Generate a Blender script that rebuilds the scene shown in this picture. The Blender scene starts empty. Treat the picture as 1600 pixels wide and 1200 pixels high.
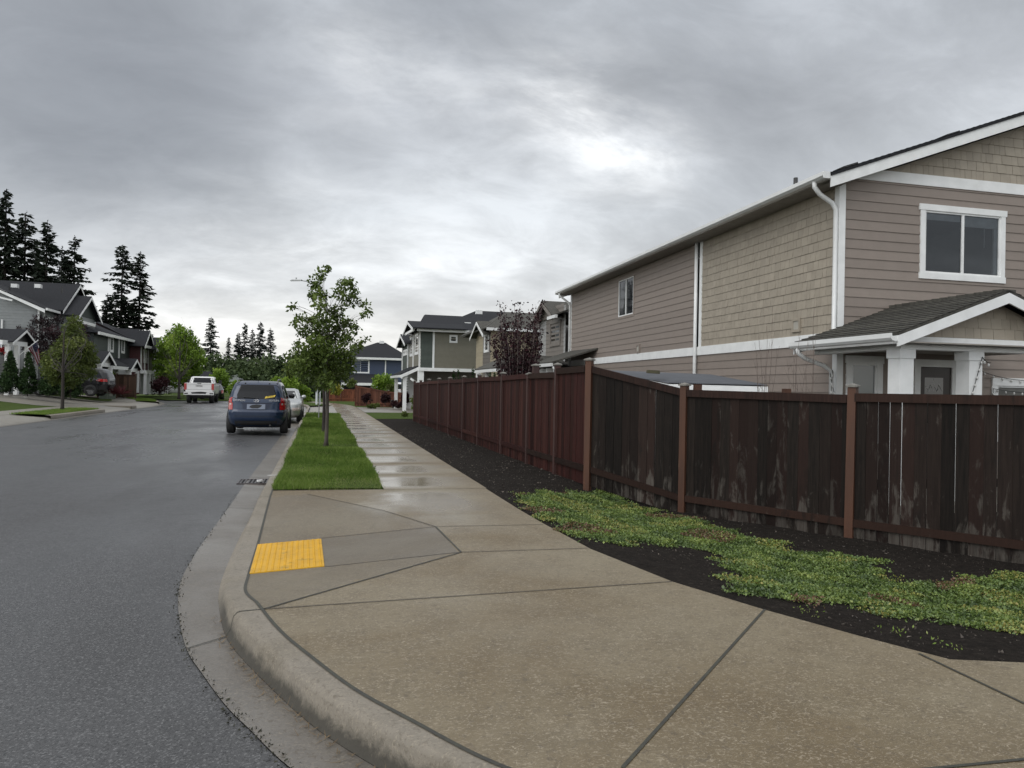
import bpy, math, random
import numpy as np
from mathutils import Vector, Matrix
from mathutils.geometry import delaunay_2d_cdt
random.seed(7)
rng = np.random.default_rng(11)
scene = bpy.context.scene
COL = scene.collection

# ------------------------------------------------------------------ camera
F = 1110.0; CZ = 1.5; YAW = math.atan(300/F); ROLL = 0.0195; PITCH = 7.0/F
_fw = Vector((math.sin(YAW)*math.cos(PITCH), math.cos(YAW)*math.cos(PITCH), math.sin(PITCH)))
_r0 = Vector((math.cos(YAW), -math.sin(YAW), 0)); _u0 = _r0.cross(_fw)
_r = math.cos(ROLL)*_r0 + math.sin(ROLL)*_u0
_u = -math.sin(ROLL)*_r0 + math.cos(ROLL)*_u0
cam = bpy.data.cameras.new('camera'); cam_ob = bpy.data.objects.new('camera', cam); COL.objects.link(cam_ob)
cam.sensor_width = 36; cam.lens = 36*F/1600; cam.clip_start = .05; cam.clip_end = 3000
M = Matrix.Identity(4)
for i in range(3):
    M[i][0] = _r[i]; M[i][1] = _u[i]; M[i][2] = -_fw[i]
M[0][3] = 0; M[1][3] = 0; M[2][3] = CZ
cam_ob.matrix_world = M
scene.camera = cam_ob

def ray(px, py):
    return _fw + _r*((px-800)/F) - _u*((py-600)/F)
def at(px, dist, py=605):              # ground position at a distance
    d = ray(px, py)*dist
    return (d.x, d.y)
def zat(py, px, dist):                 # height of a picture row at that distance
    return CZ + (ray(px, py)*dist).z
def onx(px, X, py=600):                # y where a column meets the plane x = X
    d = ray(px, py); return d.y*X/d.x
def ony(px, Y, py=600):
    d = ray(px, py); return d.x*Y/d.y
def zxy(py, x, y):                     # height at ground spot (x, y) that shows on row py
    lo, hi = -5.0, 60.0
    for _ in range(50):
        m = (lo+hi)/2; d = Vector((x, y, m-CZ)); w = d.dot(_fw)
        if 600 - F*d.dot(_u)/w > py: lo = m
        else: hi = m
    return lo

# ------------------------------------------------------------------ light
SUN_EL = math.radians(42); SUN_AZ = math.radians(-118)   # azimuth from +Y towards +X
scene.view_settings.view_transform = 'Standard'
scene.view_settings.look = 'None'
scene.view_settings.exposure = 0.1
scene.view_settings.gamma = 1
sl = bpy.data.lights.new('sun', 'SUN'); sl.energy = 1.0; sl.angle = math.radians(45); sl.color = (1, .97, .93)
so = bpy.data.objects.new('sun', sl); COL.objects.link(so)
sd = Vector((math.sin(SUN_AZ)*math.cos(SUN_EL), math.cos(SUN_AZ)*math.cos(SUN_EL), math.sin(SUN_EL)))
so.rotation_euler = sd.to_track_quat('Z', 'Y').to_euler()

class NT:
    def __init__(s, tree): s.t = tree; s.n = tree.nodes; s.l = tree.links
    def new(s, typ, **kw):
        n = s.n.new(typ)
        for k, v in kw.items():
            if k.startswith('i_'):
                key = k[2:]; key = int(key) if key.isdigit() else key.replace('_', ' ')
                s.put(n.inputs[key], v)
            else: setattr(n, k, v)
        return n
    def put(s, inp, v):
        if isinstance(v, bpy.types.NodeSocket): s.l.new(v, inp)
        else: inp.default_value = v
    def math(s, op, a, b=None, c=None, clamp=False):
        n = s.n.new('ShaderNodeMath'); n.operation = op; n.use_clamp = clamp
        for i, v in enumerate((a, b, c)):
            if v is not None: s.put(n.inputs[i], v)
        return n.outputs[0]
    def ramp(s, fac, stops, interp='LINEAR'):
        n = s.n.new('ShaderNodeValToRGB'); cr = n.color_ramp; cr.interpolation = interp
        while len(cr.elements) < len(stops): cr.elements.new(.5)
        for e, (p, c) in zip(cr.elements, stops):
            e.position = p
            e.color = (c, c, c, 1) if isinstance(c, (int, float)) else (*c, 1)
        s.put(n.inputs[0], fac); return n.outputs[0]
    def mix(s, f, a, b, blend='MIX'):
        n = s.n.new('ShaderNodeMix'); n.data_type = 'RGBA'; n.blend_type = blend
        def col(v):
            return (*v, 1) if isinstance(v, tuple) and len(v) == 3 else v
        s.put(n.inputs[0], f); s.put(n.inputs[6], col(a)); s.put(n.inputs[7], col(b))
        return n.outputs[2]
    def noise(s, vec, scale, detail=4, rough=.55, dist=0.0):
        n = s.n.new('ShaderNodeTexNoise'); s.put(n.inputs['Scale'], scale); n.inputs['Detail'].default_value = detail
        n.inputs['Roughness'].default_value = rough; n.inputs['Distortion'].default_value = dist
        if vec is not None: s.l.new(vec, n.inputs['Vector'])
        return n.outputs[0]
    def mapping(s, vec, scale=(1, 1, 1), loc=(0, 0, 0), rot=(0, 0, 0)):
        n = s.n.new('ShaderNodeMapping'); s.l.new(vec, n.inputs[0])
        n.inputs['Scale'].default_value = scale; n.inputs['Location'].default_value = loc; n.inputs['Rotation'].default_value = rot
        return n.outputs[0]

world = bpy.data.worlds.new('World'); scene.world = world; world.use_nodes = True
w = NT(world.node_tree); w.n.clear()
tc = w.new('ShaderNodeTexCoord').outputs['Generated']
sep = w.new('ShaderNodeSeparateXYZ'); w.l.new(tc, sep.inputs[0]); dx, dy, dz = sep.outputs
zc = w.math('ADD', w.math('MAXIMUM', dz, 0.0), .34)
cmb = w.new('ShaderNodeCombineXYZ'); w.l.new(w.math('DIVIDE', dx, zc), cmb.inputs[0]); w.l.new(w.math('DIVIDE', dy, zc), cmb.inputs[1])
pl = w.mapping(cmb.outputs[0], rot=(0, 0, .5), scale=(1.05, 1.45, 1), loc=(2.1, .35, 0))
n1 = w.noise(pl, 1.15, 9, .56, .3)
n2 = w.noise(w.mapping(cmb.outputs[0], loc=(5.3, 1.7, 0), rot=(0, 0, -.3)), .42, 4, .5, .2)
n3 = w.noise(pl, 4.2, 8, .62, .5)
cl = w.math('ADD', w.math('ADD', w.math('MULTIPLY', n1, .46), w.math('MULTIPLY', n2, .30)), w.math('MULTIPLY', n3, .24))
cf = w.ramp(cl, [(.39, .77), (.46, .91), (.505, 1.02), (.54, 1.16), (.60, 1.38)])
base = w.ramp(dz, [(0, (.90, .885, .84)), (.06, (.88, .875, .85)), (.13, (.74, .76, .775)), (.24, (.60, .63, .66)), (.36, (.50, .525, .56)), (.50, (.47, .50, .54)), (.70, (.95, .97, 1.0)), (1, (1.35, 1.37, 1.4))])
skyc = w.mix(1.0, base, cf, 'MULTIPLY')
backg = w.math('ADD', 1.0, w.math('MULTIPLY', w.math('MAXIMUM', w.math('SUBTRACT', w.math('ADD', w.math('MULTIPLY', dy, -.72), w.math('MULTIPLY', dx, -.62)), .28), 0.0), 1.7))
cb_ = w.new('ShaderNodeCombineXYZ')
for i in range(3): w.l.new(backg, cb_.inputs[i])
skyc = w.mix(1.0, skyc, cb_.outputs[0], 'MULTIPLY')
n4 = w.noise(w.mapping(cmb.outputs[0], rot=(0, 0, .9), scale=(1.0, 1.9, 1), loc=(3, 8, 0)), 3.4, 8, .62, .2)
wisp = w.ramp(w.math('ADD', w.math('MULTIPLY', n4, .65), w.math('MULTIPLY', n1, .35)), [(.40, .12), (.50, .55), (.60, 1.3)])
def blob(px, py, sharp, gain, col, inp):
    d = ray(px, py).normalized()
    vm = w.new('ShaderNodeVectorMath', operation='DOT_PRODUCT'); w.l.new(tc, vm.inputs[0]); vm.inputs[1].default_value = d
    e = w.math('EXPONENT', w.math('MULTIPLY', w.math('SUBTRACT', vm.outputs['Value'], 1.0), sharp))
    e = w.math('MULTIPLY', e, w.math('MULTIPLY', wisp, gain*.22))
    return w.mix(e, inp, col, 'ADD')
for b in [(870, 150, 320, 1.5), (960, 205, 420, 1.5), (1040, 240, 500, .9), (560, 95, 480, 1.1), (690, 130, 480, .9), (520, 250, 120, .05), (440, 300, 320, .25), (330, 470, 70, .7), (640, 440, 120, .45), (1180, 60, 300, .15)]:
    skyc = blob(*b, (1, .99, .96), skyc)
for b in [(170, 130, 50, .62), (60, 230, 100, .45), (700, 30, 160, .40), (1150, 300, 150, .20), (560, 215, 240, .30), (330, 180, 160, .35), (1100, 60, 120, .2)]:
    d = ray(b[0], b[1]).normalized()
    vm = w.new('ShaderNodeVectorMath', operation='DOT_PRODUCT'); w.l.new(tc, vm.inputs[0]); vm.inputs[1].default_value = d
    e = w.math('MULTIPLY', w.math('EXPONENT', w.math('MULTIPLY', w.math('SUBTRACT', vm.outputs['Value'], 1.0), b[2])), b[3])
    skyc = w.mix(e, skyc, (.22, .24, .275))
sky = w.new('ShaderNodeTexSky'); sky.sky_type = 'NISHITA'; sky.sun_disc = False
sky.sun_elevation = SUN_EL; sky.sun_rotation = SUN_AZ
bg1 = w.new('ShaderNodeBackground'); w.l.new(sky.outputs[0], bg1.inputs[0]); bg1.inputs[1].default_value = .05
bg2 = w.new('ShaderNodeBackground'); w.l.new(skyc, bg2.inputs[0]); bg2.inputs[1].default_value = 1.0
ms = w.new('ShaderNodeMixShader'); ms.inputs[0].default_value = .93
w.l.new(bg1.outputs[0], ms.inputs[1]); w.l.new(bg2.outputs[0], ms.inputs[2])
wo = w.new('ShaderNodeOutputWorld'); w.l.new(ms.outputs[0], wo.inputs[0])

# ------------------------------------------------------------------ mesh helpers
class MB:
    def __init__(s): s.v = []; s.f = []; s.t = []; s.m = []
    def add(s, vs, fs, tint=.5, mi=0):
        b = len(s.v); s.v.extend([tuple(q) for q in vs])
        for f in fs: s.f.append([b+i for i in f]); s.t.append(tint); s.m.append(mi)
    def quad(s, a, b, c, d, tint=.5, mi=0): s.add([a, b, c, d], [(0, 1, 2, 3)], tint, mi)
    def obox(s, o, X, Y, Z, tint=.5, mi=0):            # box from a corner and three edge vectors
        o = Vector(o); X = Vector(X); Y = Vector(Y); Z = Vector(Z)
        vs = [o, o+X, o+X+Y, o+Y, o+Z, o+X+Z, o+X+Y+Z, o+Y+Z]
        s.add(vs, [(0, 3, 2, 1), (4, 5, 6, 7), (0, 1, 5, 4), (1, 2, 6, 5), (2, 3, 7, 6), (3, 0, 4, 7)], tint, mi)
    def box(s, x0, x1, y0, y1, z0, z1, tint=.5, mi=0):
        s.obox((x0, y0, z0), (x1-x0, 0, 0), (0, y1-y0, 0), (0, 0, z1-z0), tint, mi)
    def beam(s, a, b, wd, ht, up=(0, 0, 1), tint=.5):   # square bar from a to b
        a = Vector(a); b = Vector(b); d = (b-a); L = d.length; d.normalize()
        side = d.cross(Vector(up))
        if side.length < 1e-4: side = Vector((1, 0, 0))
        side.normalize(); u = side.cross(d)
        s.obox(a - side*wd/2 - u*ht/2, d*L, side*wd, u*ht, tint)
    def prism(s, pts, vec, tint=.5, mi=0):              # planar polygon extruded along vec
        n = len(pts); vec = Vector(vec); P = [Vector(p) for p in pts]
        fs = [tuple(range(n))[::-1], tuple(range(n, 2*n))] + [(i, (i+1) % n, n+(i+1) % n, n+i) for i in range(n)]
        s.add(P+[p+vec for p in P], fs, tint, mi)
    def tube(s, path, rad, n=8, tint=.5, cap=True):
        P = [Vector(p) for p in path]; R = rad if isinstance(rad, (list, tuple)) else [rad]*len(P)
        vs = []; prev = None
        for i, p in enumerate(P):
            d = (P[min(i+1, len(P)-1)]-P[max(i-1, 0)]).normalized()
            if prev is None:
                a = Vector((0, 0, 1)) if abs(d.z) < .9 else Vector((1, 0, 0))
                sx = d.cross(a).normalized()
            else:
                sx = (prev - d*prev.dot(d)).normalized()
            prev = sx; sy = d.cross(sx)
            for k in range(n):
                an = 2*math.pi*k/n; vs.append(p + (sx*math.cos(an)+sy*math.sin(an))*R[i])
        fs = []
        for i in range(len(P)-1):
            for k in range(n):
                fs.append((i*n+k, i*n+(k+1) % n, (i+1)*n+(k+1) % n, (i+1)*n+k))
        if cap: fs.append(tuple(range(n))[::-1]); fs.append(tuple(range((len(P)-1)*n, len(P)*n)))
        s.add(vs, fs, tint)
    def ball(s, c, r, n=8, m=6, sq=(1, 1, 1), tint=.5):
        c = Vector(c); vs = []
        for j in range(m+1):
            th = math.pi*j/m
            for k in range(n):
                ph = 2*math.pi*k/n
                vs.append(c+Vector((math.sin(th)*math.cos(ph)*sq[0], math.sin(th)*math.sin(ph)*sq[1], math.cos(th)*sq[2]))*r)
        fs = [(j*n+k, (j+1)*n+k, (j+1)*n+(k+1) % n, j*n+(k+1) % n) for j in range(m) for k in range(n)]
        s.add(vs, fs, tint)
    def lap(s, O, U, V, N, poly, step=.18, lip=.012, holes=(), tintf=None, v0=None):
        """boards over a convex polygon of (u, v) on the plane O + uU + vV, each board's lower edge proud by lip"""
        O = Vector(O); U = Vector(U); V = Vector(V); N = Vector(N)
        vmin = min(p[1] for p in poly); vmax = max(p[1] for p in poly)
        def span(v):
            xs = []
            n = len(poly)
            for i in range(n):
                (ua, va), (ub, vb) = poly[i], poly[(i+1) % n]
                if abs(va-vb) < 1e-9: continue
                if min(va, vb)-1e-9 <= v <= max(va, vb)+1e-9:
                    xs.append(ua+(ub-ua)*(v-va)/(vb-va))
            return (min(xs), max(xs)) if xs else None
        cuts = sorted({p[1] for p in poly}|{z for h in holes for z in h[2:]})
        base = vmin if v0 is None else v0
        k0 = math.floor((vmin-base)/step)
        v = base+k0*step
        while v < vmax-1e-6:
            top = v+step
            brk = [max(v, vmin)]+[c for c in cuts if max(v, vmin)+1e-5 < c < min(top, vmax)-1e-5]+[min(top, vmax)]
            tn = tintf() if tintf else random.random()
            for a, b in zip(brk[:-1], brk[1:]):
                sa, sb = span(a+1e-6), span(b-1e-6)
                if not sa or not sb: continue
                segs = [(sa[0], sa[1], sb[0], sb[1])]
                for (h0, h1, z0, z1) in holes:
                    if b <= z0 or a >= z1: continue
                    ns = []
                    for (p, q, r_, t_) in segs:
                        if h1 <= p or h0 >= q: ns.append((p, q, r_, t_)); continue
                        if h0 > p: ns.append((p, h0, r_, h0))
                        if h1 < q: ns.append((h1, q, h1, t_))
                    segs = ns
                fa = lip*(top-a)/step; fb = lip*(top-b)/step
                for (p, q, r_, t_) in segs:
                    s.quad(O+U*p+V*a+N*fa, O+U*q+V*a+N*fa, O+U*t_+V*b+N*fb, O+U*r_+V*b+N*fb, tn)
                    if abs(a-v) < 1e-6: s.quad(O+U*p+V*a, O+U*q+V*a, O+U*q+V*a+N*fa, O+U*p+V*a+N*fa, tn)
            v = top
    def shakes(s, O, U, V, N, poly, step=.18, wmin=.11, wmax=.24, lip=.014, gap=.006, holes=(), v0=None):
        O = Vector(O); U = Vector(U); V = Vector(V); N = Vector(N)
        vmin = min(p[1] for p in poly); vmax = max(p[1] for p in poly)
        def span(v):
            xs = []
            for i in range(len(poly)):
                (ua, va), (ub, vb) = poly[i], poly[(i+1) % len(poly)]
                if abs(va-vb) > 1e-9 and min(va, vb)-1e-9 <= v <= max(va, vb)+1e-9: xs.append(ua+(ub-ua)*(v-va)/(vb-va))
            return (min(xs), max(xs)) if xs else None
        v = vmin if v0 is None else v0
        while v < vmax-1e-6:
            a, b = max(v, vmin), min(v+step, vmax)
            if b <= a: v += step; continue
            sa, sb = span(a+1e-6), span(b-1e-6)
            u = sa[0]-random.random()*.2
            while u < sa[1]:
                wd = random.uniform(wmin, wmax)
                p, q = max(u, sa[0]), min(u+wd-gap, sa[1])
                r_, t_ = max(u, sb[0]), min(u+wd-gap, sb[1])
                if p >= q: u += wd; continue
                if r_ > t_: r_ = t_ = min(max((p+q)/2, sb[0]), sb[1])
                ok = not any(p < h1 and q > h0 and a < z1 and b > z0 for (h0, h1, z0, z1) in holes)
                if ok:
                    l = lip*random.uniform(.8, 1.25); tn = random.random()
                    P = [O+U*p+V*a+N*l, O+U*q+V*a+N*l, O+U*t_+V*b+N*.003, O+U*r_+V*b+N*.003]
                    B = [O+U*p+V*a, O+U*q+V*a]
                    s.quad(*P, tn); s.quad(B[0], B[1], P[1], P[0], tn); s.quad(B[1], O+U*t_+V*b, P[2], P[1], tn); s.quad(O+U*r_+V*b, B[0], P[0], P[3], tn)
                u += wd
            v += step

def link(name, me, parent=None):
    o = bpy.data.objects.new(name, me); COL.objects.link(o)
    if parent is not None: o.parent = parent
    return o
def obj(name, mb, mat, parent=None, smooth=False):
    me = bpy.data.meshes.new(name); me.from_pydata(mb.v, [], mb.f); me.update()
    mats = mat if isinstance(mat, (list, tuple)) else [mat]
    for m in mats: me.materials.append(m)
    if len(mats) > 1: me.polygons.foreach_set('material_index', mb.m)
    at_ = me.attributes.new('tint', 'FLOAT', 'FACE'); at_.data.foreach_set('value', mb.t)
    if smooth: me.polygons.foreach_set('use_smooth', [True]*len(mb.f))
    return link(name, me, parent)
def tag(o, label, cat, group=None):
    o['label'] = label; o['category'] = cat
    if group: o['group'] = group
    return o
def thing(name, label, cat, loc=(0, 0, 0), rz=0, group=None):
    o = bpy.data.objects.new(name, None); COL.objects.link(o); o.location = loc; o.rotation_euler = (0, 0, rz)
    o.empty_display_size = .2
    return tag(o, label, cat, group)
def struct(o, kind='structure'): o['kind'] = kind; return o
def copy_tree(o, parent=None):
    c = o.copy(); COL.objects.link(c); c.parent = parent
    for ch in [x for x in bpy.data.objects if x.parent == o]: copy_tree(ch, c)
    return c

def quads_np(name, P, mat, parent=None, tint=None, smooth=False):
    """P: (n, k, 3) polygons"""
    n, k = P.shape[:2]
    me = bpy.data.meshes.new(name); me.vertices.add(n*k); me.loops.add(n*k); me.polygons.add(n)
    me.vertices.foreach_set('co', P.reshape(-1).astype(np.float32))
    me.loops.foreach_set('vertex_index', np.arange(n*k, dtype=np.int32))
    me.polygons.foreach_set('loop_start', np.arange(0, n*k, k, dtype=np.int32))
    me.polygons.foreach_set('loop_total', np.full(n, k, dtype=np.int32))
    me.update(calc_edges=True)
    a = me.attributes.new('tint', 'FLOAT', 'FACE'); a.data.foreach_set('value', (tint if tint is not None else rng.random(n)).astype(np.float32))
    for m in (mat if isinstance(mat, (list, tuple)) else [mat]): me.materials.append(m)
    return link(name, me, parent)
def leaves(c, size, asp=.55, up=.3, sizevar=.35, cup=True):
    """c: (n,3) -> (n,4,3) leaf-shaped quads at random attitudes"""
    n = len(c); d = rng.normal(size=(n, 3)); d[:, 2] -= up; d /= np.linalg.norm(d, axis=1)[:, None]
    e = rng.normal(size=(n, 3)); e -= d*(e*d).sum(1)[:, None]; e /= np.linalg.norm(e, axis=1)[:, None]
    s = size*(1+sizevar*rng.normal(size=n)).clip(.4, 1.9)
    L = d*s[:, None]; W = e*(s*asp)[:, None]*.5
    return np.stack([c, c+L*.45+W, c+L, c+L*.45-W], 1)

# ------------------------------------------------------------------ materials
def attr_tint(t):
    a = t.new('ShaderNodeAttribute'); a.attribute_name = 'tint'; return a.outputs['Fac']
MATS = {}
def pm(name, c1, c2=None, rough=.6, scale=6, bump=.15, bscale=None, bdist=.004, tint=.0, stretch=(1, 1, 1), spec=.5, metal=0, rough2=None, dirt=None, coat=0, trans=0):
    if name in MATS: return MATS[name]
    m = bpy.data.materials.new(name); m.use_nodes = True; t = NT(m.node_tree)
    b = t.n['Principled BSDF']
    vec = t.new('ShaderNodeTexCoord').outputs['Object']
    vec = t.mapping(vec, scale=stretch)
    c2 = c2 or tuple(x*.8 for x in c1)
    nz = t.noise(vec, scale, 6, .6)
    f = t.ramp(nz, [(.34, 0.0), (.66, 1.0)])
    col = t.mix(f, c1, c2)
    if tint:
        k = t.math('ADD', 1-tint, t.math('MULTIPLY', attr_tint(t), 2*tint))
        cb = t.new('ShaderNodeCombineXYZ')
        for i in range(3): t.l.new(k, cb.inputs[i])
        col = t.mix(1.0, col, cb.outputs[0], 'MULTIPLY')
    if dirt:
        dn = t.noise(vec, dirt[1], 5, .65, .6)
        col = t.mix(t.ramp(dn, [(dirt[2], 0.0), (dirt[2]+.12, 1.0)]), col, dirt[0])
    t.l.new(col, b.inputs['Base Color'])
    if rough2 is not None:
        t.l.new(t.math('ADD', rough, t.math('MULTIPLY', t.noise(vec, scale*.6, 3), rough2-rough)), b.inputs['Roughness'])
    else: b.inputs['Roughness'].default_value = rough
    b.inputs['Specular IOR Level'].default_value = spec; b.inputs['Metallic'].default_value = metal
    if coat: b.inputs['Coat Weight'].default_value = coat; b.inputs['Coat Roughness'].default_value = .08
    if bump:
        bp = t.new('ShaderNodeBump'); bp.inputs['Strength'].default_value = bump; bp.inputs['Distance'].default_value = bdist
        t.l.new(t.noise(vec, bscale or scale*6, 4, .6), bp.inputs['Height']); t.l.new(bp.outputs[0], b.inputs['Normal'])
    MATS[name] = m; return m
def leafmat(name, c1, c2, c3=None, rough=.5, transl=.25):
    m = bpy.data.materials.new(name); m.use_nodes = True; t = NT(m.node_tree); b = t.n['Principled BSDF']
    tn = attr_tint(t)
    col = t.ramp(tn, [(0, c1), (.6, c2), (1, c3 or c2)])
    t.l.new(col, b.inputs['Base Color']); b.inputs['Roughness'].default_value = rough; b.inputs['Specular IOR Level'].default_value = .2
    tr = t.new('ShaderNodeBsdfTranslucent'); t.l.new(col, tr.inputs[0])
    mx = t.new('ShaderNodeMixShader'); mx.inputs[0].default_value = transl
    t.l.new(b.outputs[0], mx.inputs[1]); t.l.new(tr.outputs[0], mx.inputs[2])
    t.l.new(mx.outputs[0], t.n['Material Output'].inputs[0])
    return m

WHITE = pm('white trim paint', (.80, .81, .80), (.70, .71, .70), .45, 3, .05)
TAUPE = pm('taupe siding', (.245, .205, .176), (.225, .188, .161), .55, 4, .12, 60, .002, tint=.05)
TANSHAKE = pm('tan shake siding', (.335, .295, .235), (.30, .262, .208), .6, 5, .2, 50, .002, tint=.07)
TANBACK = pm('dark shake backing', (.07, .058, .045), None, .8)
ROOF = pm('charcoal roof shingle', (.028, .029, .033), (.015, .016, .018), .9, 14, .6, 90, .006, tint=.28, spec=.2)
ROOFB = pm('brown grey roof shingle', (.075, .072, .060), (.035, .033, .028), .9, 14, .6, 90, .006, tint=.32)
GUTTER = pm('white gutter metal', (.74, .75, .74), (.66, .67, .66), .3, 2, 0)
DARKMETAL = pm('dark metal', (.03, .03, .03), None, .4, 5, .1)
SOFFIT = pm('soffit', (.30, .28, .25), None, .7)
def glassmat(name, base=(.012, .014, .016), rough=.04):
    m = bpy.data.materials.new(name); m.use_nodes = True; t = NT(m.node_tree); b = t.n['Principled BSDF']
    vec = t.new('ShaderNodeTexCoord').outputs['Object']
    b.inputs['Base Color'].default_value = (*base, 1); b.inputs['Roughness'].default_value = rough; b.inputs['Specular IOR Level'].default_value = .8
    bp = t.new('ShaderNodeBump'); bp.inputs['Strength'].default_value = .08; bp.inputs['Distance'].default_value = .02
    t.l.new(t.noise(vec, 1.3, 2), bp.inputs['Height']); t.l.new(bp.outputs[0], b.inputs['Normal'])
    MATS[name] = m; return m
GLASS = glassmat('dark window glass')
BLINDGLASS = glassmat('window glass over pale blind', (.16, .18, .18), .08)
CLEAR = bpy.data.materials.new('clear window glass'); CLEAR.use_nodes = True
_t = NT(CLEAR.node_tree); _g = _t.new('ShaderNodeBsdfGlossy'); _g.inputs['Roughness'].default_value = .02; _g.inputs[0].default_value = (.9, .95, 1, 1)
_tr = _t.new('ShaderNodeBsdfTransparent'); _tr.inputs[0].default_value = (.7, .74, .76, 1); _fr = _t.new('ShaderNodeFresnel'); _fr.inputs[0].default_value = 1.7
_mx = _t.new('ShaderNodeMixShader'); _t.l.new(_fr.outputs[0], _mx.inputs[0]); _t.l.new(_tr.outputs[0], _mx.inputs[1]); _t.l.new(_g.outputs[0], _mx.inputs[2]); _t.l.new(_mx.outputs[0], _t.n['Material Output'].inputs[0])
def siding(name, c, tint=.05): return pm(name, c, tuple(x*.88 for x in c), .55, 4, .1, 50, .002, tint=tint)
# ------------------------------------------------------------------ ground materials
def concrete(name, ca, cb, wet=0.0, streak=False, speck=.5, rbase=.62):
    m = bpy.data.materials.new(name); m.use_nodes = True; t = NT(m.node_tree); b = t.n['Principled BSDF']
    v = t.new('ShaderNodeTexCoord').outputs['Object']
    big = t.noise(v, .55, 4, .6, .5); mid = t.noise(v, 3.2, 5, .65); fine = t.noise(v, 70, 2, .6)
    col = t.mix(t.ramp(big, [(.36, 0.0), (.64, 1.0)]), ca, cb)
    col = t.mix(t.math('MULTIPLY', t.ramp(mid, [(.42, 0.0), (.72, 1.0)]), .45), col, tuple(x*.62 for x in ca))
    vo = t.new('ShaderNodeTexVoronoi'); vo.feature = 'F1'; t.l.new(v, vo.inputs[0]); vo.inputs['Scale'].default_value = 75
    wv = t.noise(t.mapping(v, scale=(1, 1.6, 1), rot=(0, 0, .4)), 34, 4, .72, 1.6)
    sp = t.math('MULTIPLY', t.ramp(wv, [(.53, 0.0), (.62, 1.0)]), t.ramp(mid, [(.3, .45), (.55, 1.0)]))
    col = t.mix(t.math('MULTIPLY', sp, speck), col, (.42, .36, .27))
    dk = t.noise(v, 26, 5, .7, .8)
    col = t.mix(t.ramp(dk, [(.54, 0.0), (.66, .55)]), col, (.075, .058, .038))
    col = t.mix(t.ramp(fine, [(.56, 0.0), (.70, .45)]), col, (.08, .065, .045))
    if wet:
        f9 = t.ramp(attr_tint(t), [(.55, 0.0), (.95, 1.0)]); col = t.mix(t.math('MULTIPLY', f9, .75), col, (.098, .088, .074))
    t.l.new(col, b.inputs['Base Color'])
    r = t.math('SUBTRACT', rbase, t.math('MULTIPLY', t.ramp(big, [(.4, 0.0), (.6, 1.0)]), .10))
    if wet:
        sx = t.new('ShaderNodeSeparateXYZ'); t.l.new(v, sx.inputs[0])
        dist = t.new('ShaderNodeMapRange', i_1=6.9, i_2=9.3); t.l.new(sx.outputs[1], dist.inputs[0])
        # every slab holds its film of water in the middle and dries along its joints
        fr = t.math('FRACT', t.math('DIVIDE', t.math('SUBTRACT', sx.outputs[1], 10.36), 1.75))
        tri = t.math('SUBTRACT', 1.0, t.math('ABSOLUTE', t.math('MULTIPLY', t.math('SUBTRACT', fr, .5), 2.0)))
        tri = t.ramp(t.math('ADD', tri, t.math('MULTIPLY', t.math('SUBTRACT', big, .5), .35)), [(.08, 0.0), (.5, 1.0)])
        tri = t.math('MAXIMUM', tri, t.ramp(t.math('ADD', t.math('MULTIPLY', sx.outputs[1], .1), t.math('MULTIPLY', t.math('SUBTRACT', mid, .5), .05)), [(.78, 0.0), (.86, 1.0), (.97, 1.0), (1.02, 0.0)]))
        side = t.ramp(t.math('ADD', t.math('MULTIPLY', sx.outputs[0], .25), t.math('MULTIPLY', t.math('SUBTRACT', big, .5), .5)), [(.12, .25), (.27, 1.0), (.42, 1.0), (.56, .15)])
        ww = t.math('MULTIPLY', t.math('MULTIPLY', tri, side), wet)
        vn = t.math('MULTIPLY', ww, t.math('ADD', .12, t.math('MULTIPLY', dist.outputs[0], .88)))
        r = t.math('SUBTRACT', r, t.math('MULTIPLY', vn, .44), clamp=True)
    t.l.new(r, b.inputs['Roughness'])
    bp = t.new('ShaderNodeBump'); bp.inputs['Strength'].default_value = .35; bp.inputs['Distance'].default_value = .003
    if wet: t.l.new(t.math('MULTIPLY', t.math('SUBTRACT', 1.0, dist.outputs[0]), .35), bp.inputs['Strength'])
    t.l.new(t.math('ADD', t.math('MULTIPLY', fine, .6), wv), bp.inputs['Height']); t.l.new(bp.outputs[0], b.inputs['Normal'])
    return m
WALK = concrete('damp sidewalk concrete', (.130, .096, .050), (.195, .163, .106), wet=1.0)
CURB = concrete('kerb concrete', (.17, .148, .112), (.225, .20, .165), speck=.3)
def grime(m, z0, z1, amt):
    t = NT(m.node_tree); b = t.n['Principled BSDF']; src = b.inputs['Base Color'].links[0].from_socket
    v = t.new('ShaderNodeTexCoord').outputs['Object']; sx = t.new('ShaderNodeSeparateXYZ'); t.l.new(v, sx.inputs[0])
    mr = t.new('ShaderNodeMapRange', i_1=z0, i_2=z1); t.l.new(sx.outputs[2], mr.inputs[0])
    f = t.math('ADD', t.math('MULTIPLY', mr.outputs[0], .62), t.math('MULTIPLY', t.noise(v, 7, 6, .7, .6), .75))
    yk = t.math('ADD', t.ramp(t.math('MULTIPLY', sx.outputs[1], .1), [(.54, 1.0), (.60, 0.0)]), t.ramp(t.math('MULTIPLY', sx.outputs[1], .1), [(.86, 0.0), (.98, .6)]))
    t.l.new(t.mix(t.math('MULTIPLY', t.math('MULTIPLY', t.ramp(f, [(.56, 0.0), (.80, 1.0)]), yk), amt), src, (.028, .026, .020)), b.inputs['Base Color'])
grime(CURB, -.02, -.17, .85)
GUT = concrete('gutter concrete', (.115, .102, .086), (.165, .152, .134), speck=.25, rbase=.42)
DRIVE = concrete('driveway concrete', (.21, .195, .165), (.25, .235, .205), speck=.2, rbase=.5)
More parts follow.
